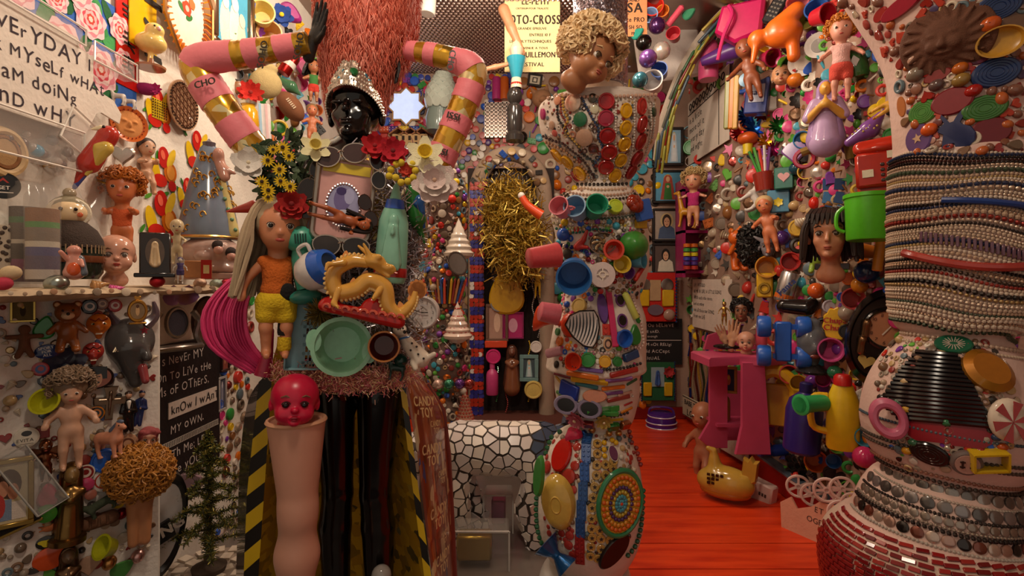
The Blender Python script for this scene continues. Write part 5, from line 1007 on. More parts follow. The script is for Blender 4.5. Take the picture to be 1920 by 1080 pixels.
N([('head',xf(sph(.2,16,10,(1,.8,.85)),(0,0,.32)),mat('3f9a80','p')),('handle',tube(smoothp([(0,.02,.2),(-.03,.03,0),(0,.02,-.3)],4),[.11]*4+[.1]*5,10),mat('3f9a80','p')),('foot',xf(sph(.2,14,9,(1,.8,.5)),(0,0,-.4)),mat('2f7a6c','p')),('slots',join(*[xf(box(.016,.02,.12),(x,-.16,.32))for x in(-.06,-.03,0,.03,.06)]),mat('143a30','m'))],'toy_handset','teal plastic toy hair dryer beside the big doll','toy',568,497,150,1.56,-4)
def teapot():
 b=lathe([(0,-.36),(.2,-.36),(.32,-.22),(.36,-.02),(.34,.12),(.3,.2)],24)
 return[('body',(b[0],b[1][:-1]),mat('dcd2cc','c')),('band',lathe([(.345,.1),(.35,.12),(.28,.3),(.2,.34),(.18,.3),(.25,.26),(.3,.1)],24),mat('2f62c0','c')),('inside',lathe([(.19,.31),(.21,.1),(0,.06)],20),mat('1c2a4a','p')),('spout',tube(smoothp([(.3,0,-.1),(.42,0,-.02),(.46,0,.12)],4),np.linspace(.09,.04,9),9),mat('dcd2cc','c')),('handle',tube(smoothp([(-.33,0,.08),(-.48,0,.08),(-.48,0,-.14),(-.32,0,-.16)],4),.035,8),mat('dcd2cc','c'))]
M_=place(594,506,104,1.5);put(teapot(),'teapot',M_@Matrix.Rotation(R(62),4,'Y')@Matrix.Rotation(R(40),4,'X'),'white toy teapot with blue rim tipped on its side','teapot')
def dragon():
 sp=smoothp([(.0,-.03,.33),(-.2,0,.33),(-.38,0,.18),(-.33,0,-.04),(-.12,0,.0),(.02,0,.12),(.2,0,.06),(.28,0,-.16),(.42,0,-.24),(.55,0,-.1),(.58,0,.05)],6)
 rr=np.interp(np.linspace(0,1,len(sp)),[0,.1,.35,.6,.85,1],[.06,.085,.1,.105,.07,.03])
 tb=tube(sp,rr,12);sc=[]
 for i in range(2,len(sp)-3,1):
  for a in np.linspace(-2.4,.6,6):
   v=tb[0][i*12+int((a/(2*PI)*12))%12];sc.append(xf(sph(.022,5,4),v))
 hd=blob([('e',(.06,-.03,.36),(.13,.1,.09)),('c',(.1,-.03,.33),(.28,-.05,.27),.07,.045),('c',(.12,-.03,.27),(.24,-.05,.2),.04,.025),('c',(0,.04,.42),(-.14,.05,.52),.035,.015),('c',(0,-.08,.42),(-.08,-.1,.54),.035,.015),('e',(.26,-.07,.31),(.04,.04,.03)),('e',(.1,-.11,.41),(.04,.03,.035))],44,.03)
 fins=[xf(slab(tear(),.05,.01),sp[i]+A((0,0,.1)),(0,(i*40)%60-20,0),.11)for i in range(8,len(sp)-6,5)]
 tl=[xf(slab(tear(),.05,.015),(.6,0,.08),(0,a,0),.24)for a in(-50,-15,20,55)]
 legs=blob([('c',(-.3,-.06,-.02),(-.34,-.1,-.18),.05,.03),('c',(-.34,-.1,-.18),(-.28,-.14,-.22),.03,.02),('c',(.18,-.06,.06),(.1,-.12,-.08),.05,.03),('c',(-.28,-.1,.3),(-.44,-.14,.26),.045,.025),('c',(-.44,-.14,.26),(-.46,-.16,.2),.03,.02)],34,.03)
 wave=[tube(smoothp([(x+.05*math.cos(a)*(1-a/9),-.1+.01*a,-.26-.06*x+.05*math.sin(a)*(1-a/9))for a in np.linspace(0,8,14)],1),.016,5)for x in np.linspace(-.42,.42,9)]
 return[('body',tb,mat('d8a048','c')),('scales',join(*sc),mat('e8c078','c')),('head',hd,mat('d8a048','c')),('fins',join(*fins),mat('e0944a','c')),('tail_fin',join(*tl),mat('d08038','c')),('legs',legs,mat('d8a048','c')),('flame_base',blob([('c',(-.45,0,-.22),(.42,0,-.34),.07,.08),('e',(.1,0,-.2),(.14,.06,.13)),('e',(-.38,0,-.18),(.1,.06,.08)),('e',(.3,0,-.26),(.12,.06,.1))],44,.04),mat('b01c18','c'),None,[('wave_scrolls',join(*wave),mat('d8604a','c'))]),('tongue',tube([(.26,-.06,.25),(.34,-.08,.24)],.012,5),mat('a82018','c'))]
N(dragon(),'dragon','golden scaled dragon on a red flame base at the mannequin waist','dragon',686,545,158,1.48,6)
bd_=doll('c8815a','b09a7c','vlong',top='c8621c',bot='d8b41c',arms=((.2,-.02,-.1),(.17,-.02,-.12)),legs=((.05,0,-.5),(.06,0,-.5)),hsize=.155,res=76,hk='h',n=150,iris='1c120c')
bd_+=[('collar',xf(torus(.045,.016,18,6),(0,0,.19),(90,0,0)),mat('3a4a90','f')),('black_patch',blob([('e',(.06,-.07,-.08),(.05,.03,.06))],14),mat('14100e','f')),('black_band',lathe([(.043,-.38),(.046,-.36),(.042,-.31),(.03,-.31)],14)and xf(lathe([(.04,-.36),(.045,-.34),(.043,-.28),(.03,-.28)],14),(.055,-.01,0)),mat('1a1410','f')),('yellow_cuff',xf(lathe([(.036,-.46),(.045,-.44),(.042,-.37),(.03,-.37)],14),(.055,-.01,0)),mat('d8b41c','f'))]
N(bd_,'fashion_doll','tall doll with long ash blond hair in orange top and yellow shorts','doll',520,524,290,1.56,2,(.08,-1,0))
N([('horn',xf(lathe([(0,.5),(.02,.45),(.08,.1),(.15,-.3),(.17,-.5),(.15,-.5),(.06,.1),(0,.2)],16)),mat('b82c50','p'))],'pink_horn','pink plastic funnel below the pink hair','funnel',503,660,90,1.66,12)
def pinkhair():
 rn=random.Random(2);gs=[]
 for i in range(130):
  a=rn.uniform(-1,1);b=rn.uniform(-1,1)
  gs.append(idx(tube(smoothp([(.1+.03*a,.05*b,.5),(-.08+.1*a,.1*b,.38),(-.24+.16*a,.14*b,.1),(-.2+.16*a,.14*b,-.2),(.05+.1*a,.1*b,-.46)],4),[.012]*16+[.006],4),i%2))
 return[('hair',join(*gs),[mat('ec4a82','h'),mat('d43a72','h')])]
N(pinkhair(),'pink_wig','long hot pink ponytail hanging left of the big doll','wig',482,600,210,1.70)
N([('beak',blob([('c',(-.5,0,-.1),(.1,0,.05),.03,.16),('c',(.1,0,.05),(.45,0,.1),.16,.05)],30,.03),mat('c8402c','p'))],'red_beak','orange red plastic beak left of the dark red rose','toy',468,391,75,1.62)
def basket():
 w_,h_=.5,1.0;b=[]
 for r in range(6):
  for c in range(5):pass
 b=[xf(box(.03,.2,h_,.008),(-w_/2,0,0)),xf(box(.03,.2,h_,.008),(w_/2,0,0)),xf(box(w_,.2,.03,.008),(0,0,h_/2)),xf(box(w_,.2,.03,.008),(0,0,-h_/2)),xf(box(.26,.03,h_),(-.12,.08,0))]
 for z in np.linspace(-.42,.42,7):b.append(xf(box(.27,.03,.05),(.12,.08,z)))
 for x in np.linspace(.02,.24,5):b.append(xf(box(.018,.03,h_),(x,.08,0)))
 return[('basket',join(*b),mat('7fa8b0','p'))]
N(basket(),'plastic_basket','pale blue plastic basket with slots beside the mint bowl','basket',570,630,122,1.6,3)
N(tinsel and[('tinsel',tinsel([(0,0,-.1),(0,-.1,.1)],.5,420,.012,3,.7,2),[mat('9a8038','z'),mat('6a5a30','z')])],'gold_tinsel','tuft of gold tinsel above the mint bowl','tinsel',600,588,62,1.56)
bl=bowl('8fc4a0',.42,'p',.03);bl.append(('grip',join(*[xf(slab(ell(.13,.2,14),.03),(s*.47,.03,-s*.12))for s in(-1,1)]),mat('8fc4a0','p')))
N(bl,'mint_bowl','large mint green plastic bowl at the mannequin waist','bowl',641,650,106,1.53)
N([('bowl',bowl('4a1410',.4,'c')[0][1],mat('4a1410','c')),('rim',xf(torus(.49,.035,28,6),(0,-.02,0)),mat('c8803c','c'))],'amber_bowl','dark amber glass bowl with orange rim beside the mint bowl','bowl',720,650,57,1.53)
N(clock('d0c4bc','d8ccc4','4a4440','2a2420',t=(3,9.5)),'alarm_clock','round white alarm clock right of the dragon','clock',792,586,62,1.66,0,(-.25,-1,0))
def dalm():
 g=[('c',(-.02,0,.0),(.15,0,-.32),.13,.17),('e',(-.12,-.03,.3),(.13,.13,.12)),('c',(-.12,-.05,.27),(-.05,-.16,.24),.07,.055),('c',(-.08,0,.15),(-.03,0,.05),.09,.11),('c',(.02,-.1,0),(.08,-.14,-.35),.045,.04),('c',(.2,-.06,-.35),(.4,-.1,-.28),.06,.05),('c',(.0,-.08,-.35),(.02,-.16,-.45),.07,.05)]
 sp=[(x,y,z)for x,y,z in((0,-.15,-.1),(.12,-.17,-.2),(.05,-.15,.02),(-.1,-.16,.34),(.2,-.18,-.3),(.12,-.16,-.06))]
 return[('body',blob(g,44,.04),mat('d8c8b4','c')),('spots',join(*[xf(sph(.022,8,6),p)for p in sp]),mat('1c1410','c')),('ear',blob([('c',(-.22,0,.36),(-.26,-.02,.2),.05,.035)],12),mat('1c1410','c')),('ear',blob([('c',(-.02,.02,.36),(.03,0,.22),.05,.035)],12),mat('1c1410','c')),('nose',xf(sph(.035,8,6),(-.03,-.21,.26)),mat('120c0a','c')),('collar',xf(torus(.1,.02,16,6),(-.07,0,.12),(75,0,0)),mat('4a78b0','c'))]+[('eye',xf(sph(.018,8,6),(-.14+.09*i,-.15,.33)),mat('120c0a','c'))for i in(0,1)]
N(dalm(),'dog_figurine','white spotted china dog with blue collar below the clock','figurine',768,645,100,1.58,-12)
N(ball('0f3a30','c'),'green_ball','dark green glass ball under the china dog','ball',752,676,26,1.6)
N(quad('14332a',None,res=30),'green_toy','dark green toy animal at the right end of the belt','toy animal',745,690,46,1.6,10)
lg=blob([('c',Q(556,790,1.52),Q(559,960,1.52),.079,.049,.02),('c',Q(559,955,1.52),Q(557,1040,1.535),.048,.056,.03),('c',Q(557,1040,1.535),Q(553,1180,1.53),.056,.04,.03)],100,.03)
V_=lg[0];zt=Q(0,788,1.52)[2];V_[:,2]=np.minimum(V_[:,2],zt)
leg_=root('display_leg',P(555,1210,1.53),'flesh coloured shop display leg standing in front of the mannequin','leg');part('leg',lg,mat('d09880','s'),leg_);part('rim',xf(torus(.077,.007,26,6),Q(556,788,1.52),(90,0,0)),mat('d09a78','s'),leg_);part('foot',blob([('c',Q(553,1180,1.53),Q(550,1215,1.52),.042,.04),('c',Q(550,1215,1.5),Q(545,1235,1.38),.04,.028)],24,.03),mat('d09880','s'),leg_)
N(head('c0123a',None,baby=True,neck=.42,iris='1a0a10',lips='8a0a24',k='p',res=64,white='5a0c20'),'red_baby_head','glossy crimson baby doll head on top of the display leg','doll head',553,752,104,1.49,4,(.05,-1,.1))
def NW(parts,name,label,cat,px,py,s,d=0,roll=0):return T(parts,name,label,cat,px,py,s,'L',(.45,-1,0),roll,.5)
DL=0
NW(doll('a86a44','1c1410','bob',top='3f7a3a',bot='c83a2c',baby=True,res=40),'costume_doll','black haired doll in striped costume left of the headdress','doll',588,152,78,DL)
NW(doll('c07048','8a6a48','cap',baby=True,res=40),'baby_doll','naked brown baby doll left of the mannequin head','doll',585,232,74,3.2)
NW([('can',lathe([(0,-.5),(.28,-.5),(.3,-.46),(.3,.44),(.27,.5),(0,.48)],20),mat('a82420','k')),('band',lathe([(.302,-.1),(.305,-.05),(.305,.1),(.302,.15),(.29,.15),(.29,-.1)],20),mat('d8ccc0','p'))],'drink_can','crushed red and silver drink can above the baby doll','can',541,122,40,3.0,30)
NW([('ball',xf(sph(.5,16,10,(1,.7,.62))),mat('7a4a2c','m')),('laces',join(*[xf(box(.03,.02,.1),(-.15+.06*i,-.34,0))for i in range(6)]),mat('c8b498','m'))],'leather_ball','brown leather ball below the costume doll','ball',545,200,62,3.2,50)
NW([('body',lathe([(0,-.5),(.25,-.5),(.3,-.3),(.26,.1),(.18,.22),(.2,.3),(0,.3)],20),mat('d09a1c','c')),('lid',lathe([(.22,.28),(.24,.36),(.1,.42),(0,.5)],18),mat('c8c0b0','k'))],'yellow_jar','yellow jar with silver lid between the taped arm and the wall','jar',466,214,62,2.6)
NW(flower('c8281c',9,.13,2,'8a1810',.08,.3),'silk_flower','bright red flower above the yellow jar','flower',470,175,48,2.5)
NW([('box',box(.5,.3,1,.02),mat('c8c0bc','p'))]+[('stripe',xf(box(.06,.02,1.0),(x,-.16,0)),mat(c_,'p'))for x,c_ in((-.15,'5a8ab8'),(0,'8ab0c8'),(.15,'c8a0a0'))],'striped_box','pale striped box standing right of the yellow jar','box',489,232,70,2.6,-3)
NW([('bag',blob([('e',(0,0,-.1),(.4,.25,.38)),('e',(.05,0,.3),(.25,.15,.15))],26,.06),mat('b09a68','f'))],'canvas_bag','tan canvas bag hanging by the taped arm','bag',498,150,72,2.8)
NW([('fish',blob([('c',(-.4,0,.1),(.1,0,0),.05,.2),('c',(.1,0,0),(.45,0,-.12),.2,.03)],26,.04),mat('3f6a4a','c'))],'green_fish','dark green toy fish above the leather ball','toy',540,160,56,2.9,20)
NW([('frame',torus(.42,.08,22,7),mat('c8a828','p')),('stem',tube([(0,0,-.4),(0,0,-.9)],.05,6),mat('3f8a3a','p'))],'yellow_toy','small yellow ring toy by the baby doll','toy',524,240,32,3.0)
for i,(px,py,c_,lab)in enumerate(((492,22,'e0c870','cream plastic flower beside the kitten picture'),(528,30,'2a4a98','blue and red plastic toy near the ceiling'),(505,60,'d8a868','peach plastic pot high on the left'),(545,25,'9a2878','purple umbrella toy near the ceiling'),(575,130,'b82868','magenta bag behind the costume doll'))):
 NW(cup(c_,.8,.7)if i in(0,2)else flower(c_,6,.2,2,'e0c020',.1)if i==1 else shape(tear(),c_,.3,'p',.1),'plastic_toy',lab,'toy',px,py,44,3.0,i*40)
 # mosaic dog behind the totem, facing left
DD=2.85
def D(px,py,dy=0):return A(P(px,py,DD)[:])+A((0,dy,0))
dog=root('mosaic_dog',P(930,1016,DD),'life size dog sculpture covered in broken white tile mosaic','sculpture')
dgeo=blob([('c',D(868,838),D(1015,842),.135,.14),('c',D(850,850),D(790,845),.125,.09),('c',D(775,850),D(735,880),.09,.06),('c',D(856,900,-.08),D(868,1000,-.08),.07,.05,.05),('c',D(868,1000,-.08),D(852,1006,-.13),.05,.05,.03),('c',D(862,900,.1),D(900,1000,.1),.065,.045,.05),('c',D(1015,870,-.08),D(985,940,-.08),.09,.05,.05),('c',D(985,940,-.08),D(1002,1006,-.08),.05,.045,.03),('c',D(1020,870,.1),D(1000,1006,.1),.08,.045,.05),('c',D(1050,820),D(1085,760),.035,.02,.04),('e',D(785,850,-.1),(.05,.03,.07)),('e',D(785,850,.1),(.05,.03,.07))],76,.06)
dg=part('body',dgeo,mat('3a3029','m'),dog);surf('DOG',dg)
def tiles(geo,n,sep,th,shrink,seed):
 """Voronoi shards in the tangent plane of a surface"""
 rn=np.random.RandomState(seed);V=A(geo[0]);Fq=A(geo[1]);c=V[Fq].mean(1);nn=np.cross(V[Fq[:,2]]-V[Fq[:,0]],V[Fq[:,3]]-V[Fq[:,1]]);nn/=np.linalg.norm(nn,axis=1)[:,None]+1e-12
 order=rn.permutation(len(c));S=[]
 for i in order:
  if not S or np.min(np.linalg.norm(c[A(S)]-c[i],axis=1))>sep*(.75+.5*rn.rand()):S.append(i)
  if len(S)>=n:break
 S=A(S);C=c[S];NN=nn[S];out=[]
 for a in range(len(S)):
  p,m=C[a],NN[a];d=np.linalg.norm(C-p,axis=1);nb=np.argsort(d)[1:14]
  u=np.cross(m,(0,0,1))if abs(m[2])<.9 else np.cross(m,(1,0,0));u/=np.linalg.norm(u);v=np.cross(m,u);r=sep*.95
  poly=[(-r,-r),(r,-r),(r,r),(-r,r)]
  for b in nb:
   if NN[b]@m<.1:continue
   q=A(((C[b]-p)@u,(C[b]-p)@v));h=q@q/2;new=[]
   for k in range(len(poly)):
    s,e=A(poly[k]),A(poly[(k+1)%len(poly)]);fs,fe=s@q-h,e@q-h
    if fs<=0:new.append(s)
    if fs*fe<0:new.append(s+(e-s)*fs/(fs-fe))
   poly=new
   if len(poly)<3:break
  if len(poly)<3:continue
  pc=np.mean(poly,0);ring=[p+u*x+v*y for x,y in[pc+(A(t)-pc)*shrink for t in poly]];k=len(ring)
  vv=[t-m*.004 for t in ring]+[t+m*th for t in ring];f=[list(range(k,2*k))]+[[i,(i+1)%k,k+(i+1)%k,k+i]for i in range(k)]
  out.append((p,m,(A(vv),f)))
 return out
tl=tiles(dgeo,900,.05,.004,.87,3);tl.sort(key=lambda t:t[1]@(A((0,0,H))-t[0])/np.linalg.norm(A((0,0,H))-t[0]),reverse=True)
tm=[mat(c,'c')for c in('ded3c6','e6dcd0','d2c6c0','d8d0cc')];td=mat('3a4458','c');rest=[]
for i,(p,m,g)in enumerate(tl):
 dark=p[0]>(1000-960)/1000*DD and p[2]>.50
 if i<298:part('tile',g,td if dark else tm[i%4],dog)
 else:rest.append(idx(g,1 if dark else 0))
part('tile_rest',join(*rest),[tm[0],td],dog,kind='stuff')
for i,(px,py,w_,h_,lab)in enumerate(((890,1060,.34,.2,'clear plastic crate on the floor in front of the dog'),(935,975,.16,.22,'clear package with pink paper under the dog'))):
 p_=P(px,py,2.62 if i==0 else 3.0);z_=h_/2
 put([('film',box(w_,.16,h_,.01),mat('b8b0a8','t')),('insert',box(w_*.5,.1,h_*.6,.01),mat('b03a80' if i else 'a88a3a','k')),('edges',join(*[xf(box(w_,.008,.008),(0,-.08,s*h_/2))for s in(-1,1)],*[xf(box(.008,.008,h_),(s*w_/2,-.08,0))for s in(-1,1)]),mat('c8c0b8','c'))],'clear_crate',Matrix.Translation((p_.x,p_.y,z_)),lab,'crate')
 # totem pieces
def K(parts,name,px,py,s,s_='T',n=None,roll=0,off=.05,label=None,par=None,sx=1):
 o=T(parts,name,label,None,px,py,s,s_,n,roll,off,None,par or(tot if s_=='T' else colm))
 if sx!=1:o.scale.x*=sx
 return o
_bs=sph(1,6,5)
def strand(path,c,size,par,s_='T',name='bead_strand',k='c',step=1.05):
 q=smoothp([(x,y,0)for x,y in path],8);L=np.concatenate([[0],np.cumsum(np.linalg.norm(np.diff(q,axis=0),axis=1))]);gs=[]
 for t in np.arange(0,L[-1],size*step):
  x,y=np.interp(t,L,q[:,0]),np.interp(t,L,q[:,1]);p_,n_=hit(s_,x,y);r=size*p_.y/F*.5
  gs.append((_bs[0]*r+A((p_+n_*r*.6)[:]),_bs[1]))
 o=part(name,join(*gs),mat(c,k),par);o['kind']='stuff'
 return o
part('glitter_sleeve',lathe_c([(-30,1125,50),(60,1125,51),(166,1124,52)],DT,40),mat('8a8088','g'),tot,label='silver glitter sleeve at the top')
part('glitter_flakes',tinsel([P(1125,y_,DT)[:]for y_ in(-25,20,60,110,160)],.125,3000,.004,5,1,3),[mat('c8c0c4','k'),mat('6a6068','k'),mat('e0d8d8','z')],tot,kind='stuff')
for px,py,s,c_,kk in((1137,190,31,'a82024',1),(1136,222,31,'9c2038',1),(1139,254,31,'9a2426',1),(1142,285,31,'9a2422',1),(1136,313,30,'9a2424',1),(1174,208,29,'d09a14',.8),(1173,240,29,'d09a14',.8),(1171,270,29,'d0981c',.85),(1164,300,28,'c8941c',.85),(1153,329,28,'c8901c',.9),(1203,200,33,'a82820',.62),(1204,233,33,'a02420',.62),(1201,265,33,'98201c',.62),(1194,297,32,'902020',.7),(1183,322,30,'902020',.8),(1039,293,34,'c88c1c',.75),(1064,304,29,'c8901c',.85),(1087,325,30,'c8901c',.9),(1063,330,24,'98242c',.9)):
 K(capp(c_,'c',.04,.14),'bottle_cap',px,py,s,sx=kk)
for px,py,s,c_,k_ in((1075,193,34,'d8b8a0','d'),(1088,224,28,'2f6a48','c'),(1096,258,34,'c09a80','c'),(1113,279,21,'6a4038','d'),(1111,184,18,'4a4030','d'),(1115,205,17,'c8c0a0','c'),(1018,214,21,'a82460','p'),(1046,188,18,'c88a6a','c'),(1035,235,16,'b08a70','c'),(1040,250,14,'c05a50','c'),(1226,210,18,'2a4a34','c')):K(disc(c_,k_),'button',px,py,s)
for px,py,s,c_ in((1109,236,11,'4a3830'),(1115,245,10,'4a3830'),(1096,283,11,'5a4038'),(1095,203,10,'3a2c28'),(1074,252,14,'b07a60'),(1120,296,9,'3a3030')):K(ringp(c_,'c'),'ring',px,py,s)
for pth,c_,s in(([(1092,185),(1102,205),(1113,225),(1122,240),(1122,258),(1130,275),(1124,295),(1112,310)],'2a3a5a',6),([(1046,200),(1048,222),(1060,240),(1070,258),(1083,272),(1092,288),(1110,300),(1118,322)],'26201c',6),([(1056,180),(1058,205),(1066,225),(1060,240),(1076,262),(1088,275)],'b8903c',6),([(1052,190),(1054,215),(1063,232),(1056,250)],'8a3024',5),([(1020,255),(1035,262),(1055,268),(1070,280),(1090,296),(1105,315),(1115,335)],'3a1c18',6),([(1025,266),(1045,275),(1060,282),(1080,300),(1098,318),(1108,338)],'a87a54',6),([(1155,190),(1154,230),(1154,260),(1152,295),(1138,335)],'d8ccbc',5),([(1188,190),(1189,230),(1187,265),(1180,300),(1168,330)],'d0c4b4',5),([(1218,195),(1220,230),(1216,265),(1208,292),(1190,330)],'c8bcac',5),([(1224,195),(1226,225),(1222,258)],'b8b0a4',5),([(1015,178),(1060,180),(1122,182),(1180,180),(1228,178)],'c8a088',7),([(1085,345),(1110,347),(1150,347),(1178,345)],'2a2420',7),([(1090,354),(1130,357),(1175,354)],'c8a88c',6),([(1040,418),(1075,428),(1110,422),(1150,424),(1200,416)],'a89a6a',6),([(1045,428),(1080,436),(1115,430),(1150,434)],'2f6a58',6),([(1120,415),(1160,410),(1195,405)],'b8b0a4',6),([(1140,422),(1170,428),(1200,430)],'c8bcac',6),([(1055,460),(1080,465),(1105,475),(1095,480)],'2a2c6a',9),([(1055,548),(1060,580),(1055,610)],'d8a898',6),([(1180,545),(1195,590),(1205,640),(1195,655)],'d8c0b0',6),([(1060,650),(1110,660),(1150,662),(1200,648)],'c8a8a0',6),([(1075,688),(1120,694),(1165,690),(1205,680)],'2a2824',6),([(1050,745),(1090,752),(1140,750),(1190,742)],'c8b8a8',5),([(1070,775),(1110,782),(1150,780),(1180,772)],'242020',6),([(1035,812),(1020,850),(1012,900),(1008,960),(1015,1010),(1035,1040)],'1f5a34',10),([(1183,810),(1192,850),(1200,880)],'8a2c24',10),([(1203,920),(1200,980),(1190,1020),(1175,1040)],'1f5a38',10)):
 strand(pth,c_,s,tot)
for y_,c_,s in((362,'b8907a',6),(370,'3a3028',6),(378,'c8b09a',7),(398,'a88a70',6),(405,'4a5a48',6),(411,'c8a890',7)):strand([(1045-(y_-362)*.25,y_-6),(1085,y_+3),(1125,y_+5),(1165,y_+3),(1207,y_-6)],c_,s,tot)
up=(0,-1,.35)
K(brick_toy('3f78a8',2,2,.5),'toy_brick',1020,390,28,n=(-.5,-1,0),off=.5)
K(cup('e08088',.9,.8,1),'cup',1047,385,37,n=(-.45,-1,.3),off=1.0,label='pink plastic cup')
K(cup('7fa8c8',1.0,.8),'cup',1077,386,42,n=(-.35,-1,.25),off=1.05,label='pale blue plastic cup')
K(cup('2f9a74',.9,.85,1),'cup',1120,382,41,n=(.05,-1,.3),off=1.0,label='green plastic cup with handle')
K(capp('b4c838','p',.05),'lid',1153,388,29,off=.3)
K([('ball',join(*[xf(sph(.28,10,7),(.2*math.cos(a),-.1,.2*math.sin(a)))for a in np.linspace(0,6.28,7)]),mat('8a2a14','c'))],'red_ornament',1188,384,40,off=.4)
K([('box',box(.8,.5,1.1,.05),mat('2f5aa8','p'))],'blue_block',1212,394,36,n=(.3,-1,0),roll=-14,off=.4)
K([('block',box(.8,.4,.6,.04),mat('c89a1c','p'))],'yellow_block',1218,420,28,n=(.4,-1,0),off=.3)
K([('horn',tube(smoothp([(.4,0,-.35),(.1,0,-.15),(-.2,0,.1),(-.4,0,.42)],4),np.linspace(.22,.14,13),10),mat('d0481c','p')),('tip',xf(sph(.15,10,7),(-.42,0,.46)),mat('d8ccc0','p'))],'orange_horn',997,388,46,off=.4,n=(0,-1,0))
K(ball('2f55a8'),'blue_ball',1056,440,25,off=.4)
K([('bird',blob([('c',(-.2,0,-.3),(.1,0,.0),.2,.14),('c',(.1,0,0),(.3,0,.4),.13,.07),('c',(-.2,0,-.3),(.3,0,-.35),.15,.08)],26,.04),mat('b82c20','p'))],'red_bird',1090,450,40,off=.15)
K([('dish',xf(bowl('7a5a40',.2,'c')[0][1],sc=(1,1,.8)),mat('7a5a40','c')),('beads',join(*[xf(sph(.06,7,5),(.36*math.sqrt(q)*math.cos(q*40),.0,.28*math.sqrt(q)*math.sin(q*40)))for q in np.linspace(.02,1,44)]),mat('a8906a','d'))],'bead_dish',1130,456,52,off=.12)
for i in range(8):K(gem(['c88a3a','3f6a8a','8a3a30','3f8a5a'][i%4]),'gem',1115+i*4.5,445+(i*7)%22,8,off=.6)
K(flower('d8d0c4',6,.2,1,'8ab08a',.12),'white_flower',1145,452,24,off=.3)
K([('cone',front(lathe([(.5,-.1),(.52,0),(.5,.1),(.3,.45),(.1,.62),(0,.64)],24)),mat('3f8a34','p'))],'green_cone',1188,460,53,n=(-.1,-1,.1),off=.2,label='green conical lid')
K(cup('c83a20',.7,.7,rim=.06),'cup',1151,468,34,off=.8,label='orange red egg cup',n=(-.1,-1,.1))
K(cup('d0b030',.6,.6,rim=.04),'cup',1167,495,31,off=.6,label='yellow egg cup',n=(.1,-1,.1))
K(cup('c8484c',1.25,.8,k='p'),'cup',1038,478,46,n=(.9,.35,.12),off=.9,label='salmon red beaker pointing left')
K(egg('4a4034','m'),'stone',1064,476,21,off=.3)
K(cup('2f6cb0',.95,.86),'cup',1076,521,66,n=(-.12,-1,-.22),off=1.0,label='large blue plastic cup')
K(spool('d8c4bc'),'spool',1130,515,48,off=.65,n=(.02,-1,0),label='white plastic spool')
K(cup('6a3a78',.6,.7),'cup',1180,512,24,off=.6)
K(stick('b82c20',.12),'red_stick',1200,510,40,roll=35,off=.2)
K([('cup',cup('5a9ab0',.7,.9)[0][1],mat('5a9ab0','p'))],'teal_cup',1207,488,30,n=(.8,-.6,0),off=.5)
def zebra():
 o_=[(-.42,.1),(-.3,.34),(-.05,.46),(.32,.48),(.42,.3),(.45,.05),(.38,-.3),(.28,-.46),(.05,-.42),(-.22,-.2)]
 po=A(o_)*.93;st=[]
 def ins(x,z):
  r=False;b=len(po)-1
  for a in range(len(po)):
   if(po[a][1]>z)!=(po[b][1]>z)and x<(po[b][0]-po[a][0])*(z-po[a][1])/(po[b][1]-po[a][1])+po[a][0]:r=not r
   b=a
  return r
 for i in range(13):
  q=[(x,z)for x,z in[(-.62+i*.085+.22*(1-t)+.12*math.sin(t*3),.5-t)for t in np.linspace(0,1,30)]if ins(x,z)]
  if len(q)>2:n=len(q);st.append((A([(x-.02*math.sin(PI*(.1+.8*k/n)),-.066,z)for k,(x,z)in enumerate(q)]+[(x+.02*math.sin(PI*(.1+.8*k/n)),-.066,z)for k,(x,z)in enumerate(q)]),[[k,n+k,n+k+1,k+1][::-1]for k in range(n-1)]))
 return[('shield',slab(smoothp([(x,z,0)for x,z in o_+o_[:1]],3)[:-1,:2],.12,.04),mat('e0d4cc','c')),('stripes',join(*st),mat('1a1412','c')),('rim',tube([(x,-.05,z)for x,z in o_+o_[:1]],.018,5),mat('1a1412','c'))]
K(zebra(),'zebra_shield',1091,617,74,n=(-.3,-1,0),off=.12,label='black and white striped shield')
K(capp('d8b868','p'),'yellow_disc',1087,574,30)
K(shape(ell(.16,.5),'5a3078',.12,'c',.04),'purple_oval',1130,578,60,roll=-6)
K(shape(rect(-.05,-.5,.05,.5),'c02058',.05,'p',.01),'pink_strip',1147,595,112,roll=-3)
for px,py,s in((1163,563,26),(1167,601,28)):K([('rim',torus(.4,.08,18,6,(.8,1,1)),mat('6a3a78','p')),('lens',slab(ell(.32,.4),.1,.03),mat('14100e','c'))],'sunglass_lens',px,py,s)
K(stick('c8cc60',.12),'lime_stick',1182,572,56,roll=-18,off=.12)
K(cup('2a60b8',.5,.85,rim=.03),'cup',1172,635,32,off=.5,label='blue bottle cap')
K(shape(tear(),'2f7a34',.15,'p',.05),'green_leaf',1191,628,40)
K(brick_toy('c8301c',2,2,.5),'toy_brick',1140,618,21)
K(badge('c89a70',[('4a2c1c',ell(.25,.35)),('d0a080',ell(.15,.2))],.7,1),'portrait',1140,645,27)
K(cup('c8606c',.9,.9),'cup',1030,590,40,n=(.95,.2,-.2),off=.5,label='translucent pink cup')
K([('trumpet',xf(lathe([(.06,-.1),(.07,.15),(.14,.3),(.27,.44),(.3,.5),(.27,.5),(.1,.28),(0,.2)],18),rot=(0,-80,0)),mat('e0532a','p')),('bulb',xf(sph(.28,14,9,(.8,.8,1)),(.3,0,-.05)),mat('d8401c','p'))],'orange_trumpet',1005,605,82,n=(-.3,-1,0),off=.15,label='orange plastic trumpet')
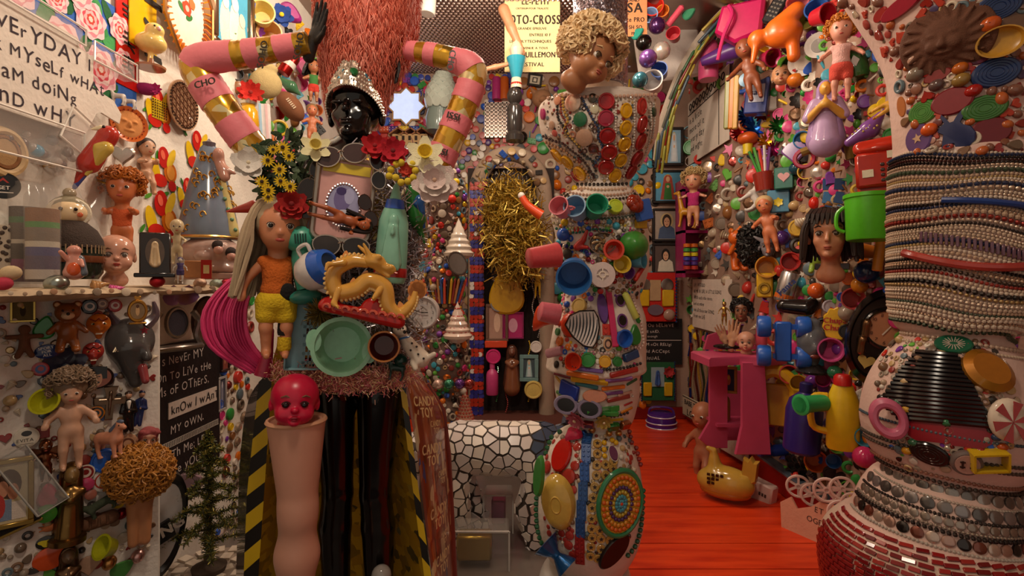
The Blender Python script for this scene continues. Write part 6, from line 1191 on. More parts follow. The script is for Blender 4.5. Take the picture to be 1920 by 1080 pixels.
for px,py,s,c_,b_ in((1074,678,33,'d03a1c',0),(1103,675,28,'2f8a3a',1),(1134,678,23,'d8a01c',1),(1157,678,19,'2f7a3a',1),(1050,640,18,'d87018',1),(1046,622,14,'3a7a40',1)):K(cup(c_,.5,.8)if b_==0 else capp(c_,'p',.03),'bottle_cap',px,py,s,off=.5 if b_==0 else .1)
K([('block',box(1,.3,.45,.04),mat('26406a','p'))],'blue_block',1183,667,34,roll=-14,off=.15)
K([('tube',xf(stick('b87a80',.26)[0][1],rot=(0,75,0)),mat('c89098','p'))],'lipstick',1040,660,34,n=(-.4,-1,0),off=.2)
def bar(px,py,L,c_,r=0,h=.16):K([('strip',box(1,.12,h,.03),mat(c_,'p'))],'plastic_strip',px,py,L,roll=r,off=.03)
for b_ in((1107,694,48,'6a4a90',4),(1092,704,62,'d8701c',6),(1170,698,62,'a02820',-8),(1055,705,36,'6a1c24',22),(1105,714,70,'d0a01c',5),(1050,715,34,'c8981c',24),(1160,712,55,'8a5a98',-6),(1100,723,44,'3a7a80',8),(1150,727,46,'d8701c',-4),(1185,716,30,'3a6a40',-14),(1150,737,38,'6a3a70',-4),(1172,738,34,'b88a78',-8),(1160,747,50,'8a3028',-6),(1178,757,22,'b02428',-10),(1175,769,30,'c87a1c',-12),(1130,775,60,'3a8a40',2),(1055,742,40,'5a8a50',12),(1155,787,30,'c8a018',0)):bar(*b_)
K([('block',box(1,.2,.66,.04),mat('1f3a98','p'))],'blue_block',1067,732,44,roll=14,off=.08)
K(shape(ell(.5,.27),'d08a6a',.14,'c',.05),'salmon_oval',1115,743,46,off=.06)
K(shades('8a8098'),'sunglasses',1083,763,86,n=(-.3,-1,0),roll=6,off=.1,label='lilac framed child sunglasses')
K([('fork',join(xf(box(.5,.06,.3,.02),(.2,0,0)),*[xf(box(.5,.05,.05,.01),(-.25,0,z))for z in(-.13,-.045,.045,.13)]),mat('2f8a3a','p'))],'green_fork',1146,767,36,roll=-4,off=.1)
for px,py,s,c_,f_ in((1080,786,42,'c86a78',1),(1132,790,34,'b89a4a',1),(1074,812,36,'c02a4a',0),(1110,806,14,'b08050',2),(1104,796,20,'8a2c24',3),(1150,800,22,'2f7a3a',3),(1172,797,22,'8a4a20',3),(1142,812,13,'c89a5a',2),(1160,812,13,'c89a5a',2),(1095,812,12,'2a4a8a',2)):
 K([shape(heart(),c_,.4,'c',.15),flower(c_,8,.15,2,'e0c8a0',.08),ball(c_,'k'),[('box',box(1,.5,.7,.08),mat(c_,'d'))]][f_],['heart_bead','glass_flower','gold_bead','gem_block'][f_],px,py,s,off=.25)
K(shape(ell(.35,.5),'b81c14',.1,'c',.04),'red_oval',1052,853,62,off=.06)
for px,py,s in((1082,838,17),(1081,854,9),(1078,873,18),(1026,876,24),(1067,893,28),(1074,918,17),(1038,828,10),(1036,890,9),(1052,886,9),(1022,910,10),(1028,988,9),(1021,972,8),(1030,1000,12),(1072,995,10),(1053,1000,14),(1068,1004,18),(1066,1022,18),(1080,1026,10),(1073,1040,14),(1060,1012,10)):K(disc('a8342a','c'),'button',px,py,s)
K([('plate',xf(front(lathe([(.5,-.05),(.49,.0),(.42,.1),(.3,.14),(.16,.15),(.14,.17),(.12,.15),(0,.15)],30)),sc=(.64,1,1)),mat('c8a44a','c'))],'yellow_oval_plate',1046,942,104,n=(-.35,-1,.05),roll=-8,off=.1)
K(shape(ell(.16,.5),'3f8a3a',.1,'c',.04),'green_leaf',1010,893,82,n=(-.9,-.6,0),roll=8,off=.1)
for px,py,c_,nz in((1101,822,'24508a',3),(1099,850,'24549a',4),(1096,884,'24549a',4),(1093,921,'24508a',4),(1090,957,'244c88',4),(1088,990,'204680',4),(1087,1020,'98201c',4),(1087,1046,'98201c',3)):K(brick_toy(c_,2,nz,.25),'toy_brick',px,py,36,roll=-3 if py<900 else-1,off=.05)
for px,py in((1120,832),(1120,851),(1119,872),(1135,871),(1118,891),(1135,891),(1115,913),(1132,912),(1112,933),(1127,931),(1110,952),(1109,972),(1123,970),(1109,991),(1124,994),(1110,1008),(1127,1010),(1143,1013),(1108,1025),(1127,1029),(1107,1043),(1121,1047),(1149,879),(1122,952),(1150,865)):
 K([('button',capp('b8904a','c',0,.16)[0][1](),mat('b8904a','c')),('star',xf(slab(starp(),.05),(0,-.17,0),sc=.55),mat('3a2c24','m'))],'star_button',px,py,17,off=.1)
for px,py in((1133,830),(1133,843),(1134,855),(1148,825),(1155,830)):K(ball('d8a81c','c'),'bead',px,py,10,off=.3)
K([('stone',shape(ell(.32,.5),'6a3a58',.2,'c',.08)[0][1],mat('6a3a58','c')),('rim',torus(.5,.05,20,5,(.64,1,1)),mat('d8ccb8','c'))],'purple_stone',1150,850,29,off=.1)
def beadplate():
 ps=[('rim',torus(.47,.045,34,8,(.74,1,1)),mat('2f7a50','c')),('dish',slab(ell(.33,.45),.04),mat('c8a030','c'))]
 for k_,(r,n_,c_,s)in enumerate(((.38,26,'c8601c',.036),(.31,24,'d08a2c',.032),(.235,20,'4a2c58',.032),(.17,16,'b8a03a',.028),(.1,12,'3f8a9a',.034),(.04,6,'4a98a8',.03),(0,1,'c8401c',.035))):
  ps.append(('bead_ring',join(*[xf(sph(s,8,6,(1,.8,1)),(r*.74*math.cos(a),-.03,r*math.sin(a)))for a in np.linspace(0,2*PI,n_,endpoint=False)]),mat(c_,'c')))
 return ps
K(beadplate(),'bead_plate',1163,943,128,n=(.3,-1,.02),roll=9,off=.1,label='oval green rimmed plate of concentric beads')
K(shape(ell(.27,.5),'1a1210',.08,'p',.03),'black_oval',1152,1034,80,n=(.4,-1,-.2),roll=42,off=.05)
K([('cup',join(lathe([(.5,.42),(.46,.44),(.3,.2),(.16,.05),(.14,-.05),(.28,-.3),(.38,-.5),(.34,-.5),(.1,-.1),(.1,.1),(.4,.38)],24)),mat('0f5a98','d'))],'blue_goblet',1042,1040,62,n=(-.4,-1,.2),roll=-52,off=.35,label='metallic blue goblet')
OCC2=OCC[:]
fill('T',[(1015,180),(1230,180),(1222,275),(1180,340),(1080,340),(1025,280)],260,[W(K_BUT,MUTED),W(K_GEM,MUTED),W(K_RING,MUTED)],2.2,5,tot,21,None,10)
fill('T',[(1045,410),(1205,410),(1205,530),(1190,690),(1035,690),(1050,530)],520,[W(K_BUT,BRIGHT),W(K_GEM,MUTED),W(K_RING,MUTED+BRIGHT),W(K_BEAD,BRIGHT)],2.5,7,tot,22,None,10)
fill('T',[(1030,815),(1185,815),(1200,950),(1170,1050),(1060,1050),(1010,950)],260,[W(K_BUT,['c88a6a','b08a60','a8342a']),W(K_BEAD,MUTED),W(K_GEM,MUTED)],2.5,6,tot,23,None,10)
N([(q[0],join(xf(sph(.43,14,9),(0,.12,.2)),curls(330,(.6,.6,.52),(0,.08,.2),.11,.04,3,-.55,-.6)),q[2])if q[0]=='hair' else q for q in head('b07850','e4c594','curl',True,.5,'5a4a30','b05a48',n=330,res=44)],'blond_doll_bust','doll head with tousled blond curls in the mouth of the urn','doll head',1106,108,104,2.0,20,(.75,-.8,-.42))
# column pieces
crow=smoothp([(-60,1850,230),(0,1835,190),(60,1828,158),(130,1822,132),(220,1815,118),(284,1808,110),(298,1806,115),(350,1806,118),(450,1806,119),(540,1803,117),(590,1799,109),(614,1793,94),(626,1788,80),(640,1785,86),(680,1782,112),(730,1778,131),(790,1775,138),(840,1775,128),(875,1775,108),(888,1772,100),(900,1766,112),(930,1760,126),(962,1751,130),(976,1746,136),(990,1744,152),(1020,1742,174),(1060,1740,178),(1120,1738,170),(1250,1738,150)],5)
def ringpt(py,th,off=0):
 cx=np.interp(py,crow[:,0],crow[:,1]);hw=np.interp(py,crow[:,0],crow[:,2]);r=hw/F*DC+off
 return A(((cx-CX)/F*DC+r*math.cos(th),DC+r*math.sin(th),H-(py-CY)/F*DC)),r
def ring(py0,f,c_,size,k='c',t0=-3.5,t1=.5,name='bead_strand',flat=1):
 gs=[];th=t0;r=size/F*DC*.5
 while th<t1:
  p_,R_=ringpt(py0+f(th),th,r*.6);gs.append((_bs[0]*r*A((1,1,flat))+p_,_bs[1]));th+=2.05*r/R_
 o=part(name,join(*gs),mat(c_,k),colm);o['kind']='stuff'
rn=random.Random(12);py=314
pal=['c8b098','c0a890','b89a80','cdb8a2','d0bca8'];n_=0
while py<622:
 c_=rn.choice(pal)if rn.random()<.66 else rn.choice(['26201e','3a1a18','8a2a22','28304a','4a3a30','3f4a38','a88a5a','241c1a'])
 s_=rn.uniform(5.2,7.6)if rn.random()<.85 else 9;a_=rn.uniform(3,9);ph=.12*n_+rn.uniform(-.2,.2)
 ring(py,lambda t:22*math.cos(t)+6*math.sin(t*2.2+n_*.13)+2*math.sin(t*5+ph),c_,s_,'c' if rn.random()<.6 else 'd');py+=s_*.84;n_+=1
gs=[]
part('blue_bar',tube(smoothp([ringpt(404+22*math.cos(t),t,.012)[0]for t in np.linspace(-2.5,-1.45,6)],3),.009,8),mat('1f3a78','p'),colm)
part('red_tube',tube(smoothp([ringpt(500+22*math.cos(t)+14*math.sin((t+2.9)*2.2),t,.011)[0]for t in np.linspace(-3.0,-.6,12)],3),.012,8),mat('a03a32','c'),colm)
for i in range(9):
 t_=-1.5+i*.13;p_,r_=ringpt(512-2.2*i,t_,.018);put(ball('8a1410','d'),'red_bead',Matrix.Translation(p_)@Matrix.Scale(.026,4),None,None,None,colm)
for i in range(22):
 t_=-2.75+i*.06;p_,r_=ringpt(468+22*math.cos(t_)+.9*i,t_,.008);put([pt('s',lambda:box(.25,.25,1,.04),mat('6a4a58','c'),'spine')],'tooth_bead',Matrix.Translation(p_)@Matrix.Rotation(t_,4,'Z')@Matrix.Scale(.03,4),None,None,None,colm)
def sunface():
 g=[('e',(0,.05,0),(.5,.1,.46)),('e',(0,-.04,.0),(.25,.1,.26)),('c',(0,-.12,.06),(0,-.17,-.05),.025,.045),('e',(-.1,-.12,-.06),(.08,.05,.07)),('e',(.1,-.12,-.06),(.08,.05,.07)),('e',(0,-.11,-.14),(.1,.04,.025),.02),('e',(-.1,-.11,.08),(.06,.03,.02),.02),('e',(.1,-.11,.08),(.06,.03,.02),.02)]
 for a in np.linspace(0,2*PI,18,endpoint=False):g.append(('c',(.27*math.cos(a),-.03,.27*math.sin(a)),(.44*math.cos(a+.12),-.03,.4*math.sin(a+.12)),.03,.015,.03))
 return[('sun',blob(g,60,.03),mat('5a3420','m'))]
K(sunface(),'sun_face',1772,75,150,'K',off=.03,label='round brown terracotta sun face')
for px,py,w_,h_,c_,rg in((1876,78,76,56,'b8862a',2),(1868,136,76,54,'1c2f58',1),(1872,12,72,50,'1c2f58',1),(1785,190,66,50,'7a1420',0),(1730,210,52,44,'3f7a2c',1),(1846,203,70,48,'3a6a2c',1),(1858,246,64,52,'6a141c',0),(1722,260,50,56,'5a3a70',0),(1690,12,90,30,'9a1c30',0),(1650,28,40,20,'9a2420',0),(1905,38,50,40,'6a4a34',0),(1835,108,34,24,'5a1430',0),(1758,142,46,22,'7a1c1c',0),(1690,200,22,40,'a8622c',0)):
 if rg==2:K([('bowl',xf(bowl(c_,.25)[0][1],sc=(1,1,h_/w_)),mat(c_,'p'))],'yellow_bowl',px,py,w_,'K',roll=-12,off=.25)
 else:
  ps=shape(ell(.5,.5*h_/w_),c_,.1,'p',.04)
  if rg==1:ps+=[('groove',torus(q,.012,26,4,(1,1,h_/w_))and xf(torus(q,.014,26,4,(1,1,h_/w_)),(0,-.05,0)),mat(c_,'p'))for q in(.38,.3,.22,.14)]
  if px==1722:ps+=[('star',xf(slab(starp(),.03),(0,-.07,0),sc=.4),mat('c09a78','p'))]
  K(ps,'plastic_oval',px,py,w_,'K',roll=-10,off=.03)
K(shape(bunny(),'1c2450',.12,'p',.02),'bunny_shape',1790,243,70,'K',off=.04,label='dark blue bunny silhouette')
for px,py,s,c_ in((1855,46,36,'b8501c'),(1742,243,28,'d0561c'),(1825,170,28,'9a1c14'),(1802,150,30,'8a6a34'),(1800,128,26,'b05a1c'),(1716,140,32,'7a6a5a'),(1716,112,30,'b8907c'),(1756,160,26,'5a4440')):K(egg(c_,'c'),'egg_bead',px,py,s,'K',roll=70,off=.2)
K([('lettering',text(['J','R','A'],.7,lead=1.2,bold=.06),mat('7a2418','p'))],'red_letters',1900,118,36,'K',off=.06)
for i,y_ in enumerate(np.linspace(662,786,17)):
 a=ip([660,700,760,790],[1722,1690,1655,1690])(y_);b=ip([660,700,760,790],[1795,1815,1845,1862])(y_)
 a,b=a,b+(y_-660)*.0
 yb=y_
 pts=[]
 for q in np.linspace(0,1,9):
  x=a+(b-a)*q;p_,n2=hit('K',x,yb+(x-1720)*.09);pts.append(p_+n2*.008)
 part('black_ridge',tube(pts,.0075,7),mat('120c0b','c'),colm)
def patch(poly_rows,c_,name,off=.006,k='p',nu=8):
 V=[]
 for y_,x0,x1 in poly_rows:
  for q in np.linspace(0,1,nu):
   x=x0+(x1-x0)*q;p_,n2=hit('K',x,y_+(x-1700)*.12);V.append(p_+n2*off)
 return part(name,(A(V),grid_faces(nu,len(poly_rows),False)),mat(c_,k),colm)
patch([(776,1708,1755),(790,1698,1772),(812,1700,1773),(822,1718,1770)],'8a1420','red_panel');patch([(783,1785,1842),(795,1778,1862),(812,1778,1858),(824,1784,1840)],'8a1420','red_panel')
K(shape(ell(.42,.5),'b0741c',.3,'d',.12),'amber_oval',1853,695,88,'K',roll=-28,off=.1,label='large amber oval jewel')
K([('ball',xf(sph(.5,16,12,(.75,.5,1)),(0,0,0)),mat('d0c0ac','c')),('red_segments',join(*[xf(slab([(0,0),(.36*math.sin(a),.48*math.cos(a)),(.36*math.sin(a+.5),.48*math.cos(a+.5))],.03),(0,-.25,0))for a in np.linspace(0,6.28,6,endpoint=False)]),mat('98201a','c'))],'striped_ball',1890,787,82,'K',off=.2,n=(-.4,-1,0),label='red and white segmented ball')
K([('disc',shape(ell(.5,.34),'1f5a40',.1,'c',.04)[0][1],mat('1f5a40','c')),('rays',join(*[xf(box(.02,.02,.18),(.2*math.cos(a),-.06,.14*math.sin(a)),(0,90-math.degrees(a),0))for a in np.linspace(0,6.28,18,endpoint=False)]),mat('b8a898','c'))],'green_disc',1788,645,58,'K',off=.05)
K([('ring',torus(.36,.13,26,9,(.75,1,1)),mat('c0607a','p'))],'pink_ring',1666,785,82,'K',n=(-.6,-1,0),roll=-22,off=.28,label='pink plastic ring')
K([('disc',shape(ell(.5,.34),'18110f',.1,'c',.04)[0][1],mat('18110f','c')),('grooves',join(*[xf(torus(q,.012,24,4,(1,1,.68)),(0,-.05,0))for q in(.15,.25,.36)]),mat('2a201c','c'))],'black_disc',1743,852,64,'K',roll=16,off=.05)
K([('cup',join(xf(box(1,.08,.66),(0,.5,0)),*[xf(box(.07,.6,.7),(s*.5,.2,0))for s in(-1,1)],*[xf(box(1,.6,.07),(0,.2,s*.33))for s in(-1,1)]),mat('c8a41c','p'))],'yellow_box',1858,868,54,'K',roll=-8,off=.3)
K([('plug',front(lathe([(.5,-.2),(.5,.05),(.42,.12),(0,.12)],22)),mat('6a5a54','p')),('face',front(lathe([(.38,.1),(.38,.15),(0,.15)],20)),mat('b08a7c','p')),('bars',join(*[xf(box(.06,.04,.3),(s*.15,-.17,0))for s in(-1,1)],*[xf(box(.16,.04,.05),(s*.15,-.17,z))for s in(-1,1)for z in(-.1,.1)]),mat('2a201c','p'))],'plug_disc',1812,868,50,'K',off=.1)
for px,py,c_ in((1774,792,'2f6a40'),(1856,792,'b8701c'),(1683,755,'3a5a40'),(1700,768,'b88a2c'),(1712,830,'2f5a3c'),(1868,820,'2a3a58'),(1880,838,'b8501c'),(1700,845,'c0861c'),(1660,755,'b05a70')):K(egg(c_,'c'),'bead',px,py,18,'K',roll=90,off=.2)
for y0,f,c_,s in((640,0,'b89a84',8),(652,0,'c8b098',6),(793,1,'4a5660',6),(830,1,'4a4038',7),(842,1,'5a4a40',7),(872,0,'8a5a48',7),(884,0,'3a2c26',8)):ring(y0,lambda t:14*math.cos(t),c_,s)
OCC.append((1765,725,75));OCC.append((1740,760,60));OCC.append((1730,800,35));OCC.append((1820,805,40))
fill('K',[(1650,640),(1720,630),(1860,640),(1910,740),(1905,830),(1850,880),(1700,880),(1640,800)],330,[W(K_BUT,MUTED),W(K_GEM,MUTED),W(K_RING,MUTED),W(K_BEAD,MUTED),W(K_DROP,BRIGHT)],3,9,colm,31,None,10)
fill('K',[(1575,0),(1920,0),(1920,285),(1705,285),(1690,200),(1680,130),(1640,70)],420,[W(K_BUT,['9a3a30','6a2a24','b08070','7a4a34','4a3a5a']),W(K_RING,MUTED),W(K_HEART,['8a2018','b04030']),W(K_DROP,MUTED),W(K_EGG,['b05a2c','7a5040'])],4,14,colm,32,None,10)
for y0,c_,s,k_ in((905,'b8a898',5,'c'),(926,'2a221f',6,'c'),(944,'a89a8c',6,'d'),(950,'241c1a',8,'c'),(975,'b0a498',6,'c')):ring(y0,lambda t:10*math.cos(t+.2),c_,s,k_)
for y0,s,cols in((894,20,['8a8078','6a625c','9a9088']),(915,22,['7a706a','8a8280','5a5450']),(935,15,['8a7a6c','9a8c80']),(963,20,['b08a7a','2a2220','7a4030','c0a898'])):
 t_=-3.4;i=0
 while t_<.3:
  p_,r_=ringpt(y0+10*math.cos(t_+.2),t_,.002);put(disc(cols[i%len(cols)],'d'),'belt_disc',Matrix.Translation(p_)@ori((math.cos(t_),math.sin(t_),.25))@Matrix.Scale(s/F*DC,4),None,None,None,colm)
  t_+=s*1.06/F*DC/r_;i+=1
tb_=[mat(c,'c')for c in('8a1c1c','7a1618','962822','6c1416')];cnt=0;rest=[]
for j in range(18):
 y0=984+j*8.2;t_=-3.55+.07*(j%2)
 while t_<.25:
  p_,r_=ringpt(y0+6*math.cos(t_),t_,.003);w_=rn.uniform(17,24)/F*DC;q1,_=ringpt(y0+4,t_,0);q0,_=ringpt(y0-4,t_,0);tz=Vector(q1-q0).normalized();nr=Vector((math.cos(t_),math.sin(t_),0));nr=(nr-tz*nr.dot(tz)).normalized()
  M_=Matrix.Translation(p_)@ori(nr,rn.uniform(-4,4))@Matrix.Diagonal((w_*.88,.009,.0112,1))
  if cnt<298 and-2.9<t_<-.2:obj('tile',lambda:box(1,1,1,.06),tb_[cnt%4],colm,colm.matrix_basis.inverted()@M_,key='tile');cnt+=1
  else:
   g=box(1,1,1,.06);rest.append((A([(M_@Vector(v))[:]for v in g[0]]),g[1]))
  t_+=w_/r_
part('tile_rest',join(*rest),tb_[0],colm,kind='stuff')
part('tile_ground',(lambda g:g)(lathe_c([(r[0],r[1],r[2]+.4)for r in((980,1746,138),(990,1744,152),(1020,1742,174),(1060,1740,178),(1120,1738,170))],DC,64)),mat('d0b4a0','m'),colm)
# back wall
def poster(w_,h_,bg,rows,ink='2a1c14',frame_=None):return[('paper',box(w_,.006,h_),mat(bg,'m')),('lettering',join(*[xf(text([t],s,align='c',bold=.04,wid=wd),(x,-.005,z))for t,s,x,z,wd in rows]),mat(ink,'m'))]
def BW(px,py,off=.012):p_,n_=hit('B',px,py);return Matrix.Translation(p_+Vector((0,-off,0)))
put(poster(.68,1.0,'d8c08a',[('BAZENTIN',.085,.08,.44,.75),('LE-PETIT',.075,.05,.33,.8),('3',.09,-.24,.37,1),('CRITERIUM POUR TRIALISTE',.022,0,.27,1),('MOTO-CROSS',.115,0,.09,.6),('GRANDE EPREUVE',.03,0,.02,1),('ENTREE 10 F',.035,.1,-.06,1),('LES POLYTECHNIQUES',.035,-.02,-.14,1),('BIENVENUE A TOUS',.03,0,-.22,1),('EL-GUILLEMONT',.07,.05,-.32,.75),('FESTIVAL',.05,0,-.43,1)]),'event_poster',Matrix.Translation(P(998,59,4.0))@Matrix.Scale(.61,4),'cream motorcycle race poster with black type near the ceiling','poster')
put(poster(.34,.6,'d08a5a',[('AND',.05,-.02,.22,1),('SA',.15,0,.06,.9),('ce PRO',.07,0,-.08,.8),('SH SO',.06,0,-.19,.8),('1964',.05,0,-.28,1)]),'event_poster',Matrix.Translation(P(1192,31,4.0))@Matrix.Scale(.5,4),'orange poster with black type right of the glitter sleeve','poster')
st=put([('frame',slab(starp(8,.5,.38),.06),mat('b08a5a','c')),('pane',xf(slab(starp(8,.45,.34),.02),(0,-.035,0)),mat('b8c8ea','c'))],'window_1',place(762,200,74,'B',off=.1));st['kind']='structure'
e_=mat('b8c8ea','c').node_tree.nodes['Principled BSDF'];e_.inputs['Emission Color'].default_value=lin('aebfe6');e_.inputs['Emission Strength'].default_value=.75  # pale blue light is put into the pane as emission; nothing shines through
OCC.append((762,200,36))
def B(parts,name,label,cat,px,py,s,roll=0,off=.2,n=None,group=None):return T(parts,name,label,cat,px,py,s,'B',n,roll,off,group)
for i in range(20):
 a=i*2*PI/20;T(K_BRICK[1](BRIGHT[i%7])if i%2 else capp(BRIGHT[(i*3)%8]),'toy_brick' if i%2 else 'bottle_cap',None,None,762+50*math.cos(a),200-50*math.sin(a),17,'B',roll=i*18,off=.2,parent=wb)
B([('vase',lathe([(0,-.5),(.2,-.5),(.24,-.3),(.2,-.05),(.24,.1),(.2,.35),(.1,.5),(0,.5)],20),mat('7a8a84','c')),('petals',join(*[xf(slab(ell(.09,.1,10),.04,.01),((.25-.14*max(0,z-.15)/.3)*math.cos(a),(.25-.14*max(0,z-.15)/.3)*math.sin(a),z),(20,0,math.degrees(a)+90))for q,z in enumerate(np.linspace(-.02,.46,8))for a in np.linspace(.3*(q%2),.3*(q%2)+6.28,11,endpoint=False)]),mat('c0c8bc','c'))],'petal_vase','grey green vase with overlapping petals right of the star window','vase',826,195,105,6,.45)
for i,(px,c_)in enumerate(((722,'b8482c'),(738,'4a2a78'),(757,'d8b01c'),(777,'2a4a98'))):B([('tube',xf(lathe([(0,-.5),(.3,-.5),(.34,-.4),(.34,.4),(.3,.5),(0,.5)],16),rot=(0,90,0)),mat(c_,'p')),('dots',join(*[xf(sph(.05,6,5),(x,-.33,z))for x in(-.3,0,.3)for z in(-.12,.12)]),mat('e0d8cc','p'))],'dotted_tube',['red','purple','yellow','blue'][i]+' dotted tube in the row below the star window','tube',px,243,20,0,.3)
B([('walls',box(1,.3,.45,.02),mat('b8966a','m')),('roof',join(*[xf(xf(box(.34,.36,.04),rot=(0,s*35,0)),(x+s*.13,0,.3))for x in(-.32,.02,.34)for s in(-1,1)]),mat('8a5a3a','m'))]+[('window',xf(box(.07,.02,.12),(x,-.16,z)),mat('2a1c14','m'))for x in(-.36,-.18,0,.18,.36)for z in(-.08,.1)],'model_house','small cream model house behind the red flowers','model',770,268,66,0,.3)
T([('bottle',lathe([(0,-.5),(.12,-.5),(.1,-.3),(.06,-.25),(.12,-.1),(.16,.1),(.1,.12),(.14,.3),(.08,.42),(0,.5)],16),mat('c8b8a0','c')),('cup',lathe([(.07,-.38),(.17,0),(.2,.12),(.1,.12)],16),mat('2a8aa0','c')),('foot',lathe([(.1,-.5),(.12,-.4),(.07,-.36)],14),mat('a83020','c'))],'trophy','turquoise and cream trophy right of the bent taped arm','trophy',968,120,92,3.9)
T([('mill',lathe([(0,-.5),(.16,-.5),(.17,-.4),(.12,-.33),(.14,-.25),(.14,.1),(.12,.14),(.08,.18),(.13,.25),(.14,.35),(.1,.44),(0,.46)],18),mat('2a2624','c'))],'pepper_mill','black pepper mill under the turquoise trophy','mill',965,213,104,3.9)
T([('arm',blob([('c',(-.1,0,.5),(.02,0,.1),.12,.1),('c',(.02,0,.1),(.2,0,-.45),.1,.06)],30,.04),mat('b8805c','s'))],'limb_ornament','bare peach doll arm hanging in front of the cream poster','doll arm',958,62,90,4.0,roll=-6)
T([('arm',blob([('c',(-.5,0,-.2),(0,0,0),.06,.09),('c',(0,0,0),(.5,0,.2),.09,.06)],30,.04),mat('b8805c','s'))],'limb_ornament','bare doll arm reaching left of the trophy','doll arm',928,126,60,3.9,roll=8)
for i,(px,c_)in enumerate(((931,'a83070'),(946,'b8561c'))):B([('lipstick',lathe([(0,-.5),(.2,-.5),(.2,.4),(.16,.5),(0,.5)],14),mat(c_,'p'))],'battery_tube',['magenta','orange'][i]+' plastic tube left of the pepper mill','tube',px,166,42,0,.3)
B([('grille',join(*[xf(box(.9,.05,.04),(0,0,z))for z in np.linspace(-.48,.48,10)],*[xf(box(.04,.05,1),(x,0,0))for x in np.linspace(-.42,.42,8)]),mat('a89c94','k')),('back',xf(box(.9,.03,1),(0,.03,0)),mat('6a5c54','k'))],'metal_grille','small silver grille beside the pepper mill','grille',938,225,66,0,.1)
B(frame(.8,.7,'241c18','c8bca8',[('2a2420',rect(-.25,-.3,.25,.3)),('d8ccb8',rect(-.15,-.2,.15,.2))],'p',.12),'toy_television','little black toy screen under the cream poster','toy',1003,150,34,8,.2)
B([('head',blob([('e',(0,0,0),(.4,.35,.36)),('c',(-.2,0,.2),(-.36,0,.5),.15,.05),('c',(.2,0,.2),(.3,0,.5),.15,.05),('e',(0,-.32,-.12),(.16,.12,.12))],28,.05),mat('a87a58','f'))],'toy_cat_head','tan toy animal head left of the urn','toy',1016,185,46,-10,.6)
BR_=['b83024','b83024','2a3a8a','3a4aa0','d0c4b8','a8302a','4a2a70','1f2a5a']
fill('B',[(600,140),(960,140),(960,300),(880,330),(600,330)],520,[W(K_CAP,BR_,3),W(K_BUT,BR_+['3a7a40','d0a01c'])],5,8,wb,41,None,12,.8)
fill('B',[(900,140),(1240,160),(1250,300),(1210,300),(1000,280),(900,300)],380,[W(K_CAP,BRIGHT),W(K_BUT,BRIGHT),W(K_BRICK,BRIGHT),W(K_EGG,BRIGHT),W(K_STICK,BRIGHT)],5,12,wb,42)
def WP(px,py,y):d=Vector(((px-CX)/F,1,-(py-CY)/F));return d*y+Vector((0,0,H))
AY=4.7
niche=root('arched_shrine',P(955,822,AY),'arched shrine doorway crusted with shells and red and blue caps behind the totem','shrine')
part('back_board',xf(box(.78,.04,2.35),A(P(958,560,AY+.12)[:])),mat('2a1e1a','m'),niche)
arch=[P(893,800,AY)[:],P(893,560,AY)[:],P(893,400,AY)[:],P(897,340,AY)[:],P(920,302,AY)[:],P(955,288,AY)[:],P(990,300,AY)[:],P(1015,335,AY)[:],P(1022,400,AY)[:],P(1025,560,AY)[:],P(1025,800,AY)[:]]
ar=part('arch',tube(smoothp(arch,5),.07,12),mat('9a8470','m'),niche);surf('AR',ar)
part('step',xf(box(1.0,.5,.16,.01),A(P(958,815,AY-.1)[:])+A((0,0,.08))),mat('5a2c20','m'),niche)
rn=random.Random(9)
for r_ in range(58):
 for c in range(4):
  px=885+c*8+rn.uniform(-1,1);py=345+r_*7.8;col_=['b8341c','2a2a7a','a82c18','3a3a90'][(r_//2)%2+(2 if rn.random()<.4 else 0)]
  if r_*4+c<232:T(capp(col_ if rn.random()>.05 else 'd8d0c8'),'bottle_cap',None,None,px,py,9,'AR',n=(0,-1,0),off=.15,parent=niche)
fill('AR',[(885,345),(905,300),(955,276),(1000,290),(1020,340),(1005,345),(985,310),(955,300),(925,315),(905,350)],60,[W(K_SHELL,['c8b8a0','a89478','d0c4b0']),W(K_BUT,MUTED),W(K_BRICK,['1f4a9a','2f6a3a','1c1814'])],4,9,niche,43)
for i in range(13):
 px=915+i*8;L_=rn.uniform(60,130);o=part('bead_chain',join(*[(_bs[0]*.006+A(P(px+1.5*math.sin(j*.4),325+abs(i-6)*2+j*2.6,AY+.05)[:]),_bs[1])for j in range(int(L_/2.6))]),mat(rn.choice(['c8c0b8','b8a03a','8a8078','a83a30','3a4a8a','d0c8c0']),'d'),niche);o['kind']='stuff'
put([('lettering',join(*[xf(text([t],.04,jit=.2,gap=.25),(-.28,0,.1-.065*i))for i,t in enumerate(('TELL EY W','S AkA AC','A Fee C','D PChu E'))]),mat('d8ccc0','m'))],'lettering',Matrix.Translation(P(960,335,AY+.095)),None,None,None,niche)
T([('tinsel',tinsel([(-.1,0,.45),(-.05,0,.1),(.05,0,-.2),(0,0,-.45)],[.3,.36,.36,.22],7000,.007,7,.8,3,.45),[mat('b08a2c','z'),mat('8a6a20','z'),mat('d0b050','z')])],'gold_tinsel','big bunch of gold tinsel hanging in the arched shrine','tinsel',965,432,150,4.4)
for i in range(8):
 px=[925,938,985,1000,1010,932,950,992][i];y0=[520,500,470,500,520,640,660,640][i];o=part('bead_chain',join(*[(_bs[0]*.008+A(P(px+2*math.sin(j*.5),y0+j*3.4,AY-.02)[:]),_bs[1])for j in range(34)]),mat(['c8c0b8','b8a03a','1c1814','d0c8c0','8a8078','3a7a40','a83a30','d8b01c'][i],'d'),niche);o['kind']='stuff'
